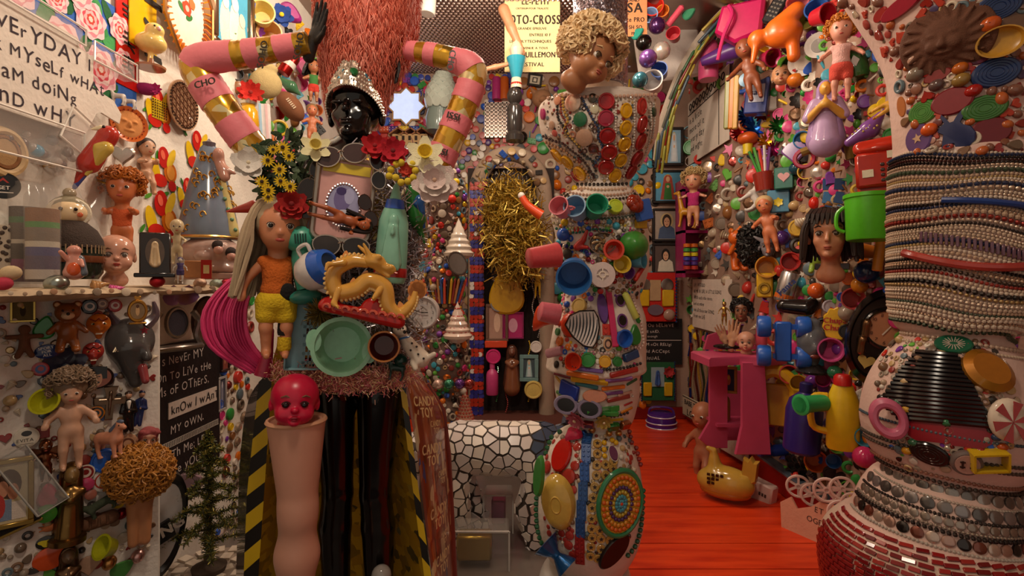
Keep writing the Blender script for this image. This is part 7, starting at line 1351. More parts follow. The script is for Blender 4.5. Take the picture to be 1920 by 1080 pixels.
for px,py,s,c_,f_,lab in((950,545,90,'c89a18',0,'yellow plastic pincers in the shrine niche'),(1008,530,60,'c8a01c',1,'small yellow figure in the shrine niche'),(932,605,70,'b08a78',2,'pale framed card in the shrine niche'),(962,610,50,'b0286a',3,'magenta card behind the orange trumpet'),(925,668,28,'c02a68',4,'pink round cap in the lower niche'),(923,710,60,'c04078',5,'tall pink bottle in the lower niche'),(960,690,90,'7a4a30',6,'brown robed figure in the dark lower niche'),(992,690,50,'7a9a98',7,'pale blue shrine ornament in the lower niche'),(1000,730,34,'c8b060',4,'cream cup at the foot of the niche'),(930,645,26,'c8401c',8,'red plastic block in the lower niche'),(1005,650,22,'d0c8c0',4,'white skull like ornament in the niche'),(935,570,30,'8a8a90',4,'silver disc in the shrine niche')):
 g=[shape(tear(),c_,.15,'p',.04),doll(c_,None,res=26,k='p'),frame(.6,1,'6a4a3a',c_,[('d8b8a0',ell(.2,.3))],'w',.08),frame(.8,1,'8a1c58',c_,[('d8a0b8',ell(.25,.3))],'p',.06),capp(c_),bottle(c_,c_),mary(c_,'4a2c20','6a4030'),frame(.7,1,'6a8a88','3a4a50',saint('b8c8c8','8aa8a8'),'c',.14),[('block',box(1.6,.5,.5,.05),mat(c_))]][f_]
 T(g,['pincers','figurine','framed_card','framed_card','cap','bottle','statuette','shrine_ornament','block'][f_],lab,['toy','figurine','picture','picture','cap','bottle','statuette','ornament','block'][f_],px,py,s,4.62)
pst=[p_ for p_ in[(910,770),(1020,770)]]
fill('B',[(1030,300),(1240,300),(1215,790),(1030,790)],420,[W(K_CAP,BRIGHT+MUTED),W(K_BUT,BRIGHT+MUTED),W(K_RING,MUTED),W(K_EGG,BRIGHT)],5,12,wb,44)
ST=3.2
tow=root('shell_tower',P(848,962,ST),'shell and bead covered tower right of the mannequin','tower')
tw=part('core',lathe_c([(300,838,16),(340,838,32),(370,838,40),(420,838,34),(470,836,26),(500,834,34),(520,832,42),(575,834,33),(590,838,36),(640,838,42),(690,838,44),(720,838,34),(760,838,40),(800,838,48),(962,838,52)],ST,40),mat('6a5248','m'),tow);surf('TW',tw)
for i in range(13):put([('pencil',lathe([(.14,-.5),(.14,.4),(.03,.5),(0,.5)],7),mat(['c8401c','1c1814','d0a01c','8a2420','b87a40','2a4a8a'][i%6],'p'))],'pencil',Matrix.Translation(P(800+i*5.6,545,ST-.14+.02*abs(i-6)*.3))@ori((0,-1,0),(i-6)*3)@Matrix.Diagonal((.055,.055,.15,1)),None,None,None,tow)
T([('spiral',shell('d8c0b0')[0][1],mat('d8c0b0','c')),('ridges',join(*[torus(.28-.02*i,.03,14,5)and xf(torus(.29-.033*i,.022,16,5),(0,0,-.3+.09*i),(90,0,0))for i in range(8)]),mat('a83a30','c'))],'spiral_shell','large red and white banded shell ornament beside the cap strip','shell',858,605,80,3.05)
T(shell('d0c4b4'),'spiral_shell','white and blue dotted shell above the round mirror','shell',860,450,84,3.1)
T([('rim',torus(.45,.05,22,6,(.75,1,1)),mat('4a3a30','c')),('glass',slab(ell(.32,.43),.04),mat('8a7a70','k'))],'oval_mirror','small oval hand mirror on the shell tower','mirror',858,494,48,3.0,roll=-25)
for i,(px,c_)in enumerate(((822,'c8a89a'),(842,'2a7a5a'),(862,'5a2a7a'),(880,'8a2a24'))):T(ball(c_,'d'),'glass_bauble',['pearl','green','purple','red'][i]+' glass bauble in the row under the shell tower','bauble',px,720,20,3.0)
T([('cone',lathe([(0,.5),(.06,.4),(.3,-.4),(.32,-.5),(0,-.5)],18),mat('b89078','m')),('beads',join(*[xf(sph(.04,6,5),((.05+.26*(.45-z)/.95)*math.cos(a),(.05+.26*(.45-z)/.95)*math.sin(a),z))for z in np.linspace(-.45,.4,10)for a in np.linspace(0,6.28,int(4+22*(.45-z)))]),mat('a8402c','c'))],'bead_cone','red beaded cone above the mosaic dog','ornament',872,768,62,3.05)
fill('TW',[(785,300),(882,300),(888,800),(780,800)],520,[W(K_SHELL,['c8b8a0','a89478','d0c4b0','b08a80']),W(K_BUT,MUTED+BRIGHT),W(K_BEAD,MUTED+BRIGHT),W(K_RING,MUTED),W(K_GEM,BRIGHT)],3,8,tow,45,None,8)
def hp(px,py,w_,h_,bg,sh,fc,lab,fk='w',name='holy_picture'):B(frame(w_/h_,1,fc,bg,sh,fk,.07),name,lab,'picture',px,py,h_,0,.12)
hp(1252,275,58,72,'8ab0c8',[(c,A(p)*A((.5,1))+A((x,0)))for x,rv in((-.24,('b05a58','d8b0a8')),(.24,('d8dce0','c0ccd8')))for c,p in saint(*rv)],'241a18','double holy picture of a saint and a white veiled lady')
hp(1252,350,56,62,'5a98b8',saint('3a7a3a','a84a3c'),'1c1614','holy picture of a green robed figure on blue')
hp(1250,422,54,62,'a89a8c',bust('4a5a78','3a2a24',halo='c8b080'),'1c1614','dark icon of a bearded saint')
hp(1248,485,50,58,'5a4a44',bust('d8ccb8','1c1412'),'1c1614','picture of a dark haired nun')
def panelp(c_,items):return[('cloth',box(.86,.03,1,.01),mat(c_,'f')),('border',join(*[xf(sph(.025,6,5),(s*.43,-.02,z))for s in(-1,1)for z in np.linspace(-.5,.5,17)]),mat('22305a','c'))]+items
B(panelp('b81f14',[('medal',xf(badge('8a8a84',[('3a3430',ell(.2,.25))])[0][1],(x,-.03,.25),sc=.26),mat('9a948c','k'))for x in(-.22,.24)]+[('yellow_case',xf(box(.24,.06,.34,.02),(x,-.03,-.02)),mat('c8a018','p'))for x in(-.24,.26)]+[('card',xf(box(.22,.02,.42),(0,-.03,.14)),mat('b0906a','m')),('oval',xf(slab(ell(.16,.11),.05),(0,-.03,-.26)),mat('6a5a68','c')),('egg',xf(sph(.12,10,7,(1,.6,1)),(.28,-.04,-.36)),mat('a08070','c'))]),'felt_panel','red felt panel with medals and yellow cases','panel',1228,557,92)
put([('board',box(.40,.012,.46),mat('141010','m')),('lettering',join(*[xf(text([t],s,jit=.12,gap=.2),(-.18,-.008,z))for t,s,z in(('YOu bELieVE',.036,.15),('HE sAID.',.028,.09),('it enough',.022,.045),("I'M nOt RELIgi",.03,-.04),('Nd ACCept',.034,-.11),('RItUAL',.034,-.18))]),mat('d8ccc4','m')),('rule',xf(box(.38,.002,.006),(0,-.008,.015)),mat('c8bcb4','m'))],'letter_board',BW(1240,640,.03),'small black lettered board between the red and green panels','sign')
B(panelp('1f5a34',[('yellow_case',xf(box(.22,.06,.36,.02),(x,-.03,-.2)),mat('c8a018','p'))for x in(-.28,.26)]+[('card',xf(box(.34,.02,.5),(-.02,-.03,.12)),mat('8aa0a8','m')),('rose',xf(flower('a83030',7,.18,2)[0][1],(.27,-.05,.25),sc=.3),mat('a83030','f')),('figure',xf(mary('c86a5a','3a5a98')[1][1],(-.02,-.06,.1),sc=.4),mat('3a5a98','c'))]),'felt_panel','green felt panel with a holy card and yellow cases','panel',1234,715,72)
T([('pot',lathe([(0,-.45),(.34,-.45),(.46,-.2),(.48,.05),(.4,.3),(.3,.36),(0,.36)],26),mat('4a1f78','c'))]+[('stripe',xf(torus(r_,.022,28,5),(0,0,z),(90,0,0)),mat('d0c4d0','c'))for r_,z in((.44,-.26),(.475,-.1),(.48,.05),(.42,.24))]+[('handle',tube(smoothp([(-.4,0,.2),(-.3,0,.48),(.3,0,.48),(.4,0,.2)],4),.04,7),mat('4a1f78','c'))],'striped_pot','purple and white striped pot on the floor in the corner','pot',1240,793,58,5.1)
# right wall
def Rw(parts,name,label,cat,px,py,s,roll=0,off=.46,n=(-.6,-1,0),group=None):return T(parts,name,label,cat,px,py,s,'R',n,roll,off,group)
pth=smoothp([P(*q)[:]for q in((1237,300,4.6),(1245,240,4.5),(1262,185,4.4),(1290,120,4.3),(1330,60,4.2),(1385,5,4.1),(1430,-30,4.0))],8);rn=random.Random(3)
stp=root('pen_arch',pth[0],'curved strip of glued paint brushes and pens beside the white toy panel','decoration');part('strip',tube(pth,.06,8,flat=.4),mat('b0a090','m'),stp)
for i in range(54):
 a=i%(len(pth)-4);p_=Vector(pth[a]);dv=(Vector(pth[a+3])-p_).normalized();M_=Matrix.Translation(p_+Vector((rn.uniform(-.05,.05),-.06-.01*(i//27),rn.uniform(-.02,.02))))@dv.to_track_quat('Z','Y').to_matrix().to_4x4()@Matrix.Scale(.24,4)
 c_=['8a7a2c','7a1c18','2f5a34','8a8a3a','3a4a58','5a5a50','a08a34'][i%7];put([pt('pen',lambda:stick('ffffff',.05)[0][1],mat(c_,'p'),'pen')],'paint_brush',M_,None,None,None,stp)
for px,py,s,c_,lab,f_ in((1232,48,32,'4a1f5a','purple glass ball beside the orange poster',0),(1207,80,30,'14100e','black glass ball left of the brush strip',0),(1226,12,36,'c8281c','red plastic cup at the top above the purple ball',1),(1218,28,30,'7a98c8','pale blue plastic cup above the purple ball',1),(1242,20,24,'d87a2c','orange plastic cup at the top',1),(1266,30,44,'c84a60','pink marker pen near the ceiling',2),(1292,25,26,'2f7a58','green drop near the ceiling',3),(1215,110,34,'7a4a98','purple egg beside the doll head',0),(1240,95,34,'d8ccc0','white egg beside the brush strip',0),(1262,62,26,'a8202c','red cup beside the brush strip',1),(1195,62,26,'1f8a78','teal cone by the orange poster',3),(1222,150,40,'d0c8c4','white china bowl on the urn rim',1),(1200,150,30,'3a7a8a','teal egg on the urn rim',0),(1236,130,30,'3a5aa0','blue cup behind the urn rim',1)):
 T([ball(c_,'d'),cup(c_,.8,.75),stick(c_,.14),shape(tear(),c_,.2,'p',.07)][f_],['glass_ball','plastic_cup','marker','drop'][f_],lab,['ball','cup','pen','ornament'][f_],px,py,s,4.0 if py<100 else 3.2,(-.2,-1,.1),20*f_)
put([('panel',box(.55,.05,1.0,.02),mat('d8ccc4','m'))],'white_board',Matrix.Translation(P(1245,40,4.5))@Matrix.Rotation(R(-8),4,'Y'),'white panel behind the balls and cups near the ceiling','panel')
def card(w_,h_,rows,s,lead,bg='d8cabc'):return[('card',box(w_,.008,h_),mat(bg,'m')),('lettering',xf(text(rows,s,jit=.15,gap=.2,lead=lead),(-w_*.45,-.006,h_*.5-s*2)),mat('241a18','m'))]
def RW(px,py,off=.02,ro=0):p_,n_=hit('R',px,py);return Matrix.Translation(lift(p_,n_,off))@ori((-1,0,0),ro)
put(card(1.0,.62,['ALL We Need','is a little','more of it','every day','and night'],.062,1.55)+[('doodle_band',join(*[xf(torus(.03,.006,12,4),(-.42+.09*i,-.006,.25))for i in range(10)],xf(box(.98,.003,.008),(0,-.006,.18)),xf(box(.008,.003,.6),(.3,-.006,0))),mat('241a18','m'))],'doodle_card',RW(1325,225,.03),'white card with black doodles and writing on the right wall','card')
put(card(.92,.46,['LIFE WOULD','BE ME BE LIKE A LITTLE SONG','With such sour notes','and no more','but all those our SONG','from the LIFE'],.034,1.75),'notice',RW(1332,572,.03),'white handwritten notice above the bead strands','notice')
OCC+=[(1330,545,80),(1335,600,80),(1310,200,90),(1330,260,90),(1345,200,90)]
Rw([('scoop',xf(slab([(-.5,-.1),(-.35,.42),(.5,.4),(.42,-.3),(-.1,-.42)],.3,.06)),mat('c0145a','p')),('handle',tube(smoothp([(-.2,-.2,.35),(-.12,-.3,.1),(-.3,-.25,-.3),(-.42,-.2,-.75)],5),.04,8),mat('c82a6a','p'))],'pink_scoop','large magenta plastic scoop with curved handle','scoop',1388,45,88)
Rw([('body',blob([('e',(0,0,0),(.3,.22,.24)),('e',(-.38,0,-.02),(.17,.16,.16)),('c',(-.1,0,.1),(.2,0,.32),.16,.14),('c',(.14,0,-.1),(.16,0,-.42),.1,.1),('c',(-.4,-.05,-.1),(-.45,-.1,-.42),.07,.04)],44,.06),mat('d8661a','p')),('top',xf(cup('d8661a',.3,.7)[0][1],(.22,0,.46),(70,0,0),.35),mat('d87a8a','p'))],'orange_watering_can','orange elephant like watering can on the right wall','watering can',1468,62,112)
Rw([('nozzle',xf(lathe([(0,-.5),(.09,-.5),(.11,-.45),(.2,.1),(.22,.5),(0,.5)],18),rot=(0,80,0)),mat('5a2c78','p'))],'purple_nozzle','purple plastic nozzle pointing left under the magenta scoop','nozzle',1357,101,82)
Rw(bottle('c84a78','c8281c',k='p'),'pink_bottle','tall pink bottle with red top on the upper right wall','bottle',1328,102,96)
Rw(doll('8a4a2c',None,baby=True,res=44,arms=((.3,-.2,-.1),(.2,-.1,-.1))),'brown_doll','brown baby doll reaching out below the magenta scoop','doll',1405,130,120,-12)
Rw([('remote',box(.4,.2,1,.05),mat('14141a','p')),('buttons',join(*[xf(box(.07,.03,.05),(-.1+.1*i,-.11,-.3+.12*j))for i in range(3)for j in range(5)]),mat('6a645c','p'))],'remote_control','black remote control above the orange watering can','remote',1456,14,62,30)
for px,py,s,c_,lab,n_ in((1530,16,40,'2f58a0','blue cup at the top of the right wall',(-.7,-1,.2)),(1552,26,40,'b81c2c','red cup at the top of the right wall',(.3,-1,-.2)),(1512,38,32,'b8a83a','gold rimmed cup near the top',(-.8,-1,0)),(1440,80,40,'d09a1c','yellow cup below the orange can',(-.3,-1,.2)),(1432,122,34,'8ab08a','pale green cup on the right wall',(-.6,-1,-.2)),(1450,108,34,'b01c48','crimson cup on the right wall',(.2,-1,-.3)),(1480,122,32,'4f9a2c','green and purple tub under the orange can',(0,-1,-.6)),(1500,15,34,'d0508a','pink cup beside the remote control',(-.3,-1,.4))):Rw(cup(c_,.8,.75),'plastic_cup',lab,'cup',px,py,s,0,.6,n_)
Rw(plate('d8ccc0','c8b8a8')+[('mark',xf(slab(heart(),.03),(x,-.07,z),(0,a,0),.14),mat('a82420','c'))for x,z,a in((0,.36,0),(.34,.1,90),(-.34,.1,-90),(.22,-.3,150),(-.22,-.3,210))],'heart_plate','white oval plate with red hearts on the right wall','plate',1507,116,54,12,.15,(-.8,-1,0))
Rw(plate('c8c0b8','8a8480'),'grey_plate','grey white plate beside the orange haired figurine','plate',1535,85,48,0,.15,(-.8,-1,0))
Rw(plate('18120f','c0b8b0'),'black_plate','black plate with pale centre behind the orange can','plate',1492,78,52,0,.12,(-.8,-1,0))
Rw(doll('d0907a','c87a2c','curl',top='d8a8a0',bot='c84a3c',res=46,hsize=.14),'girl_figurine','tall orange haired girl figurine with pink legs','figurine',1577,112,155,0,.32)
Rw([('barrel',lathe([(0,-.5),(.36,-.5),(.4,-.4),(.42,0),(.4,.4),(.36,.5),(0,.5)],20),mat('3f6a34','c')),('label',xf(slab([(0,-.2),(.14,0),(0,.2),(-.14,0)],.04),(0,-.43,0)),mat('d0c8c0','c'))],'green_tin','green barrel shaped tin right of the girl figurine','tin',1602,122,54,-10,.3)
Rw([('tap',tube(smoothp([(-.4,-.1,0),(0,-.1,0),(.3,-.1,.1),(.45,-.1,-.2)],4),.14,9),mat('c8a890','p')),('blue_end',xf(front(lathe([(.22,0),(.24,.1),(0,.12)],16)),(-.45,-.1,0)),mat('7aa8c8','p'))],'toy_tap','cream toy tap with a pale blue end','toy',1428,148,56)
Rw(head('c89068',None,baby=True,neck=0,res=30),'bald_doll_head','bald peach doll head beside the toy tap','doll head',1466,142,42,0,.6)
Rw([('cap',xf(sph(.5,12,8,(1,1,.8))),mat('d0701c','p'))],'orange_ball','orange knob right of the bald doll head','knob',1492,150,32)
Rw([('box',box(.6,.4,1,.03),mat('2a3a80','p')),('label',xf(box(.4,.02,.5),(0,-.21,.05)),mat('b8bccc','m'),None,[('lettering',xf(text(['sas'],.16,bold=.05),(-.16,-.23,0),),mat('2a2c50','m'))])],'blue_box','dark blue box with a white label on the right wall','box',1420,182,66,6)
for i,(px,c_)in enumerate(((1364,'8a8a4a'),(1372,'c8781c'),(1380,'d0a050'))):Rw([('slat',box(.1,.1,1,.02),mat(c_,'p'))],'ruler',['olive','orange','tan'][i]+' upright ruler on the right wall','ruler',px,192,100,2)
Rw(mary('b89ac0','a888b8','d8a040',None,'c',1.3)+[('arms',blob([('c',(-.22,-.06,-.08),(-.03,-.22,.08),.06,.045),('c',(.22,-.06,-.08),(.03,-.22,.08),.06,.045),('c',(0,-.23,.06),(0,-.22,.2),.045,.018)],26,.03),mat('d8a040','s')),('sleeve',blob([('c',(-.13,0,.14),(-.22,-.05,-.06),.09,.08),('c',(.13,0,.14),(.22,-.05,-.06),.09,.08),('e',(0,0,.1),(.2,.12,.1))],26,.03),mat('b89ac0','c'))],'praying_figure','praying woman figure in lavender robe with golden skin','figurine',1548,212,130,0,.45)
for i,(px,py,s,c_)in enumerate(((1402,220,42,'1f4aa8'),(1428,212,38,'a81c2c'),(1415,243,40,'2058b0'),(1388,250,36,'b81c30'),(1460,238,36,'2a7a34'),(1438,268,34,'c88a1c'),(1408,280,30,'2f7a50'),(1452,282,30,'a82c70'))):Rw(bow(c_),'gift_bow',['large blue','dark red upper','lower bright blue','red left','green','gold','small green','magenta'][i]+' metallic gift bow on the right wall','bow',px,py,s,0,.15,(-.4,-1,.1))
Rw([('cap',xf(sph(.5,14,9,(.9,.9,.6)),(0,0,.2)),mat('c8561c','p')),('stem',lathe([(0,-.5),(.2,-.5),(.22,.1),(0,.2)],14),mat('d0b41c','p'))],'toy_mushroom','orange capped toy mushroom below the gift bows','toy',1402,268,42)
Rw([('cup',lathe([(0,-.5),(.3,-.5),(.34,.1),(.3,.12),(0,.0)],16),mat('8a2a20','c'))]+[('straw',tube([(.05*i-.1,0,0),(.16*i-.35,-.1,.9+.1*(i%2))],.05,6),mat(['3f8a3a','4f9a3c','c83020','d8d0c8','6a2a78'][i],'p'))for i in range(5)],'straw_cup','cup of coloured drinking straws on the right wall','cup',1432,330,56,-6)
Rw(cup('2a7ab8',.4,.8),'plastic_cup','blue oval cup left of the praying figure','cup',1505,262,32,0,.4,(-.4,-1,0))
Rw(fan('8a5aa0'),'scallop_shell','purple plastic scallop shell left of the hook','shell',1490,287,46)
Rw([('tail',blob([('c',(-.4,0,-.2),(.1,0,.0),.12,.24),('c',(.1,0,0),(.4,0,.3),.24,.1)],30,.05),mat('7a4a90','c')),('spots',join(*[xf(sph(.03,6,5),(-.3+.08*i,-.22,-.05+.05*(i%3)))for i in range(8)]),mat('c8b060','c'))],'mermaid_tail','purple spotted mermaid tail ornament above the red phone','ornament',1622,245,70,-10)
Rw(doll('d8a038','e0b81c','bob',top='d8a038',res=36,hsize=.15),'yellow_figurine','yellow haired golden figurine right of the purple tail','figurine',1680,190,92,60,.3)
Rw([('hook',tube(smoothp([(-.5,-.1,.05),(0,-.1,.12),(.4,-.1,.1),(.45,-.1,-.35)],5),.1,9),mat('8a6a2c','p')),('ring',xf(torus(.2,.05,16,6),(-.45,-.1,-.1)),mat('a82c48','p'))],'tan_hook','tan plastic hook handle on the right wall','handle',1548,282,80,-8)
Rw([('box',box(.8,.5,1,.04),mat('1f6a5a','p')),('heart',xf(slab(heart(),.06),(0,-.28,.05),sc=.5),mat('d89a9a','p'))],'heart_box','teal box with a pink heart above the blond baby doll','box',1470,335,40)
Rw(ball('1f4a5a'),'teal_ball','dark teal ball beside the heart box','ball',1492,316,24)
Rw(doll('c88a68','b89a68','curl',top='b0286a',res=40,hsize=.17,n=110),'blond_doll','blond curly fashion doll on top of the pink dollhouse','doll',1300,372,105,0,.42)
ph_=root('pink_dollhouse',P(1306,520,5.0),'magenta dollhouse shelf unit in the back right corner','dollhouse')
for nm,g in(('side',box(.03,.2,.9)),('side',box(.03,.2,.9)),('back',box(.33,.02,.9)),('shelf',box(.33,.2,.025)),('shelf',box(.33,.2,.025)),('shelf',box(.33,.2,.025))):
 i=len(ph_.children);lx=[-.15,.15,0,0,0,0][i];lz=[.45,.45,.45,.05,.42,.8][i];obj(nm,g,mat('98205a','p'),ph_,Matrix.Translation((lx,.1 if nm=='back' else 0,lz)))
for px,py,s,c_,lab in((1288,480,52,0,'left rainbow bead totem in the dollhouse'),(1302,480,52,0,'right rainbow bead totem in the dollhouse')):T([('bead',lathe([(0,-.5+.16*i),(.13,-.48+.16*i),(.13,-.36+.16*i),(0,-.34+.16*i)],10),mat(['a83028','4a2a78','3a3a98','c8b41c','3f8a3a','c8601c'][i],'p'))for i in range(6)],'rainbow_stack',lab,'toy',px,py,s,4.85)
Rw(quad('c88a1c',None,((-.25,0,.1),(-.42,0,.6)),(-.55,0,.56),.06,.12,.045,'p',None,.05,36,-.5),'toy_giraffe','orange yellow toy giraffe beside the dollhouse','toy giraffe',1286,398,58,8,.6)
Rw(quad('d0c8c0',None,res=34,leg=.07),'toy_dog','white spotted toy dog climbing left of the blond baby doll','toy dog',1416,372,52,60,.4)
Rw([('box',box(.9,.4,1,.04),mat('3f7a98','p')),('flower',xf(flower('d8c030',6,.2)[0][1],(0,-.22,-.05),sc=.4),mat('d8c030','p'))],'blue_card_box','blue box with a yellow flower above the baby doll','box',1460,378,42)
Rw(doll('c8744a','c8a878','cap',baby=True,res=46,arms=((.2,-.2,-.02),(.15,-.2,.05))),'baby_doll','peach baby doll with blond hair on the right wall','doll',1440,420,108,-10,.35,(-.7,-1,0))
Rw(bear('d0601c','e08a4a'),'orange_bear','orange plastic toy bear with round ears','toy bear',1382,468,82,0,.3,(.4,-1,0))
Rw([('poodle',curls(190,(.28,.25,.5),(0,0,0),.1,.045,3),mat('17120f','h')),('inner',xf(sph(.5,12,8,(.52,.48,.95))),mat('17120f','h'))],'black_poodle','black curly toy poodle behind the orange bear','toy dog',1407,460,76,0,.45)
Rw(head('7a7478',None,neck=0,res=30,k='c')+[('ear',blob([('c',(s*.25,0,.3),(s*.6,0,.5),.12,.05)],14),mat('7a7478','c'))for s in(-1,1)],'grey_elf_head','small grey glazed elf head under the baby doll','ornament',1440,463,40,0,.5)
for px,py,s,c_,lab,f_ in((1466,446,28,'4a2a70','purple ball beside the baby doll',0),(1482,490,34,'a82420','red cup below the purple ball',1),(1495,428,32,'c8a03a','yellow lid on the pebbled wall',2),(1497,460,32,'18120f','black ring below the yellow lid',3),(1438,500,40,'c8861c','amber cup under the elf head',1),(1625,510,44,'1a2c50','dark blue toy whale under the green bucket',0),(1530,545,30,'c8561c','orange ball by the white beads',0),(1612,535,30,'c87a1c','orange knob right of the bust',0),(1556,575,26,'b8b0b8','silver sequin disc below the bust',2),(1600,560,40,'c04a48','pink bottle stopper beside the wall clock',1),(1558,656,44,'c04a80','pink oval cup right of the grey head',1),(1480,702,34,'c03a40','red cup below the toy truck',1),(1497,718,30,'c89a1c','yellow cup below the red cup',1),(1565,698,26,'2a6a48','green knob below the pink oval cup',0),(1530,865,40,'c8641c','orange cup near the white wheels',1),(1620,857,40,'b82c5a','pink ball beside the column',0),(1563,865,26,'2a5a98','blue cup beside the orange cup',1),(1570,835,30,'5a8a2c','green cup below the yellow bottle',1),(1620,770,28,'2a5090','blue cup beside the column base',1),(1622,820,34,'2a7a90','teal cup beside the column base',1),(1543,712,26,'b82870','magenta cup above the purple bottle',1),(1640,735,40,'b8284a','pinkish red cup beside the column bowl',1)):
 Rw([ball(c_),cup(c_,.7,.75),capp(c_),ringp(c_)][f_],['ball','plastic_cup','lid','ring'][f_],lab,['ball','cup','lid','ring'][f_],px,py,s,0,.6 if f_<2 else .2,(-.4,-1,.1))
Rw(bear('8aa83a','b8c86a'),'green_cat_figure','pale green toy cat left of the mannequin bust','toy cat',1530,480,66,0,.5)
Rw(head('b87a58','2a1a14','bob',neck=.8,res=46,lips='a0503c'),'mannequin_bust','mannequin head with brown fringe on the right wall shelf','mannequin head',1556,442,92,0,1.0,(-.75,-1,0))
Rw([('base',box(1.4,.6,.3,.03),mat('2a1c18','c')),('plate',xf(box(.5,.02,.16),(0,-.31,0)),mat('a8906a','k'))],'bust_stand','dark stand with a small plate under the mannequin bust','stand',1560,500,40,0,.8,(-.6,-1,0))
Rw([('bucket',lathe([(0,-.5),(.42,-.5),(.44,-.47),(.47,.4),(.5,.42),(.5,.5),(.45,.5),(.42,-.4),(0,-.42)],28),mat('52b820','p')),('handle',tube(smoothp([(-.47,-.05,.25),(-.6,-.1,.1),(-.6,-.1,-.2),(-.46,-.05,-.3)],4),.04,7),mat('5cc028','p'))],'green_bucket','bright green plastic bucket on the right wall','bucket',1630,408,86,0,.95,(-.7,-1,.05))
def phone():
 return[('body',join(box(1,.45,.75,.06),xf(box(.96,.3,.3,.05),(0,.05,-.42))),mat('a8281a','c')),('hood',xf(blob([('c',(-.38,0,.52),(.38,0,.56),.15,.15),('e',(0,-.05,.45),(.5,.2,.12))],30,.05)),mat('b02c1c','c')),('paper_label',xf(box(.2,.02,.16),(-.28,-.235,-.08)),mat('d8ccb4','m')),('paper_label',xf(box(.3,.02,.15),(.22,-.235,.27)),mat('d8ccb4','m'))]+[('key',xf(box(.07,.05,.06,.01),(-.02+.11*i,-.24,.08-.11*j)),mat('3a2420','p'))for i in range(4)for j in range(4)]
Rw(phone(),'red_telephone','red push button telephone above the green bucket','telephone',1656,318,88,-3,.4,(-.65,-1,0))
Rw([('robot',blob([('c',(-.4,0,0),(.1,0,0),.2,.2),('c',(.1,0,0),(.4,0,-.05),.22,.18),('e',(-.5,0,.0),(.08,.08,.08))],26,.03),mat('c8721c','p')),('band',xf(torus(.2,.05,16,6),(-.12,0,0),(0,0,90)),mat('3a3020','p'))],'orange_toy','orange toy lying under the green bucket','toy',1605,470,66,0,.5)
Rw([('stick',xf(stick('c8861c',.1)[0][1],sc=(1.4,1.4,1)),mat('c8861c','p'))],'amber_rod','amber plastic handle hanging under the green bucket','handle',1648,478,62,6,.5)
for i in range(6):Rw([('tile',box(.9,.1,.9,.03),mat(['2a4a78','1f3a68','3a6a98'][i%3],'c'))],'blue_tile','blue mosaic tile left of the telephone, '+['top left','top right','middle left','middle right','bottom left','bottom right'][i],'tile',1555+22*(i%2),345+26*(i//2),24,5*i,.2)
Rw(head('a88068',None,neck=.8,res=20)and[('camera',box(.6,.3,1,.06),mat('d0a01c','p')),('lens',xf(torus(.18,.06,16,6),(0,-.17,-.12)),mat('8a6a14','p'))],'yellow_camera','yellow toy camera beside the notice','toy',1434,535,46)
Rw([('can',lathe([(0,-.5),(.26,-.5),(.29,-.45),(.29,.42),(.26,.5),(0,.47)],20),mat('c8c4c4','k')),('lettering',xf(xf(text(['Fanta'],.2,bold=.06),(-.3,-.31,-.1)),rot=(0,-60,0)),mat('22306a','p')),('orange_band',lathe([(.292,-.4),(.294,-.25),(.28,-.25),(.28,-.4)],18),mat('c8601c','p'))],'soft_drink_can','dented silver soft drink can with blue letters','can',1475,538,56,15)
Rw([('shoe',blob([('c',(-.3,0,-.1),(.2,0,.05),.18,.22),('e',(.3,0,.15),(.15,.15,.2))],26,.05),mat('1a1412','c'))],'black_shoe','glossy black toy shoe below the drink can','shoe',1495,575,72,20)
tr_=[('chassis',join(box(.3,.2,.8,.03),xf(box(.5,.12,.1),(0,0,.3)),xf(box(.5,.12,.1),(0,0,-.3))),mat('2258b0','p'))]+[('wheel',xf(lathe([(0,-.12),(.2,-.12),(.22,-.08),(.22,.08),(.2,.12),(0,.12)],18),(s*.36,-.05,z),(0,90,0)),mat('2258b0','p'),None,[('hub',xf(front(torus(.06,.03,12,5))if False else lathe([(.09,-.02),(.09,.02),(0,.03)],10),(s*.36+.13,-.05,z),(0,90,0)),mat('c8a018','p'))])for s in(-1,1)for z in(-.3,.3)]
Rw(tr_,'toy_truck','blue toy truck chassis with four fat wheels upright on the wall','toy truck',1468,640,92,0,.75,(-.35,-1,0))
Rw([('head',blob([('e',(0,0,.1),(.3,.32,.36)),('c',(0,-.1,-.1),(0,-.05,-.35),.2,.12),('e',(0,-.3,-.02),(.06,.08,.1)),('e',(.02,.1,.45),(.2,.2,.15))],40,.06),mat('5a5c60','c')),('base',lathe([(.3,-.6),(.34,-.55),(.15,-.4),(0,-.4)],18),mat('2a2624','c')),('lips',xf(sph(.08,10,6,(1.3,.5,.6)),(0,-.3,-.2)),mat('6a3028','c'))],'grey_bust','dark grey glazed head bust right of the toy truck','bust',1522,648,86,0,.4,(-.3,-1,0))
Rw([('badge',slab(ell(.34,.5,40,0,0,0,.06,10),.08,.03),mat('d8a81c','p')),('lettering',join(xf(text(['Chupa','Chups'],.17,bold=.05,align='c',lead=1.3,jit=.1),(0,-.06,.04))),mat('a8241c','p'))],'sweet_sign','yellow flower shaped lollipop sign with red letters','sign',1567,608,62,0,.2)
wc_=clock('14100f','b8805c','2a1a14','d8ccb8',t=(6.9,12.9),dep=.12,k='c')
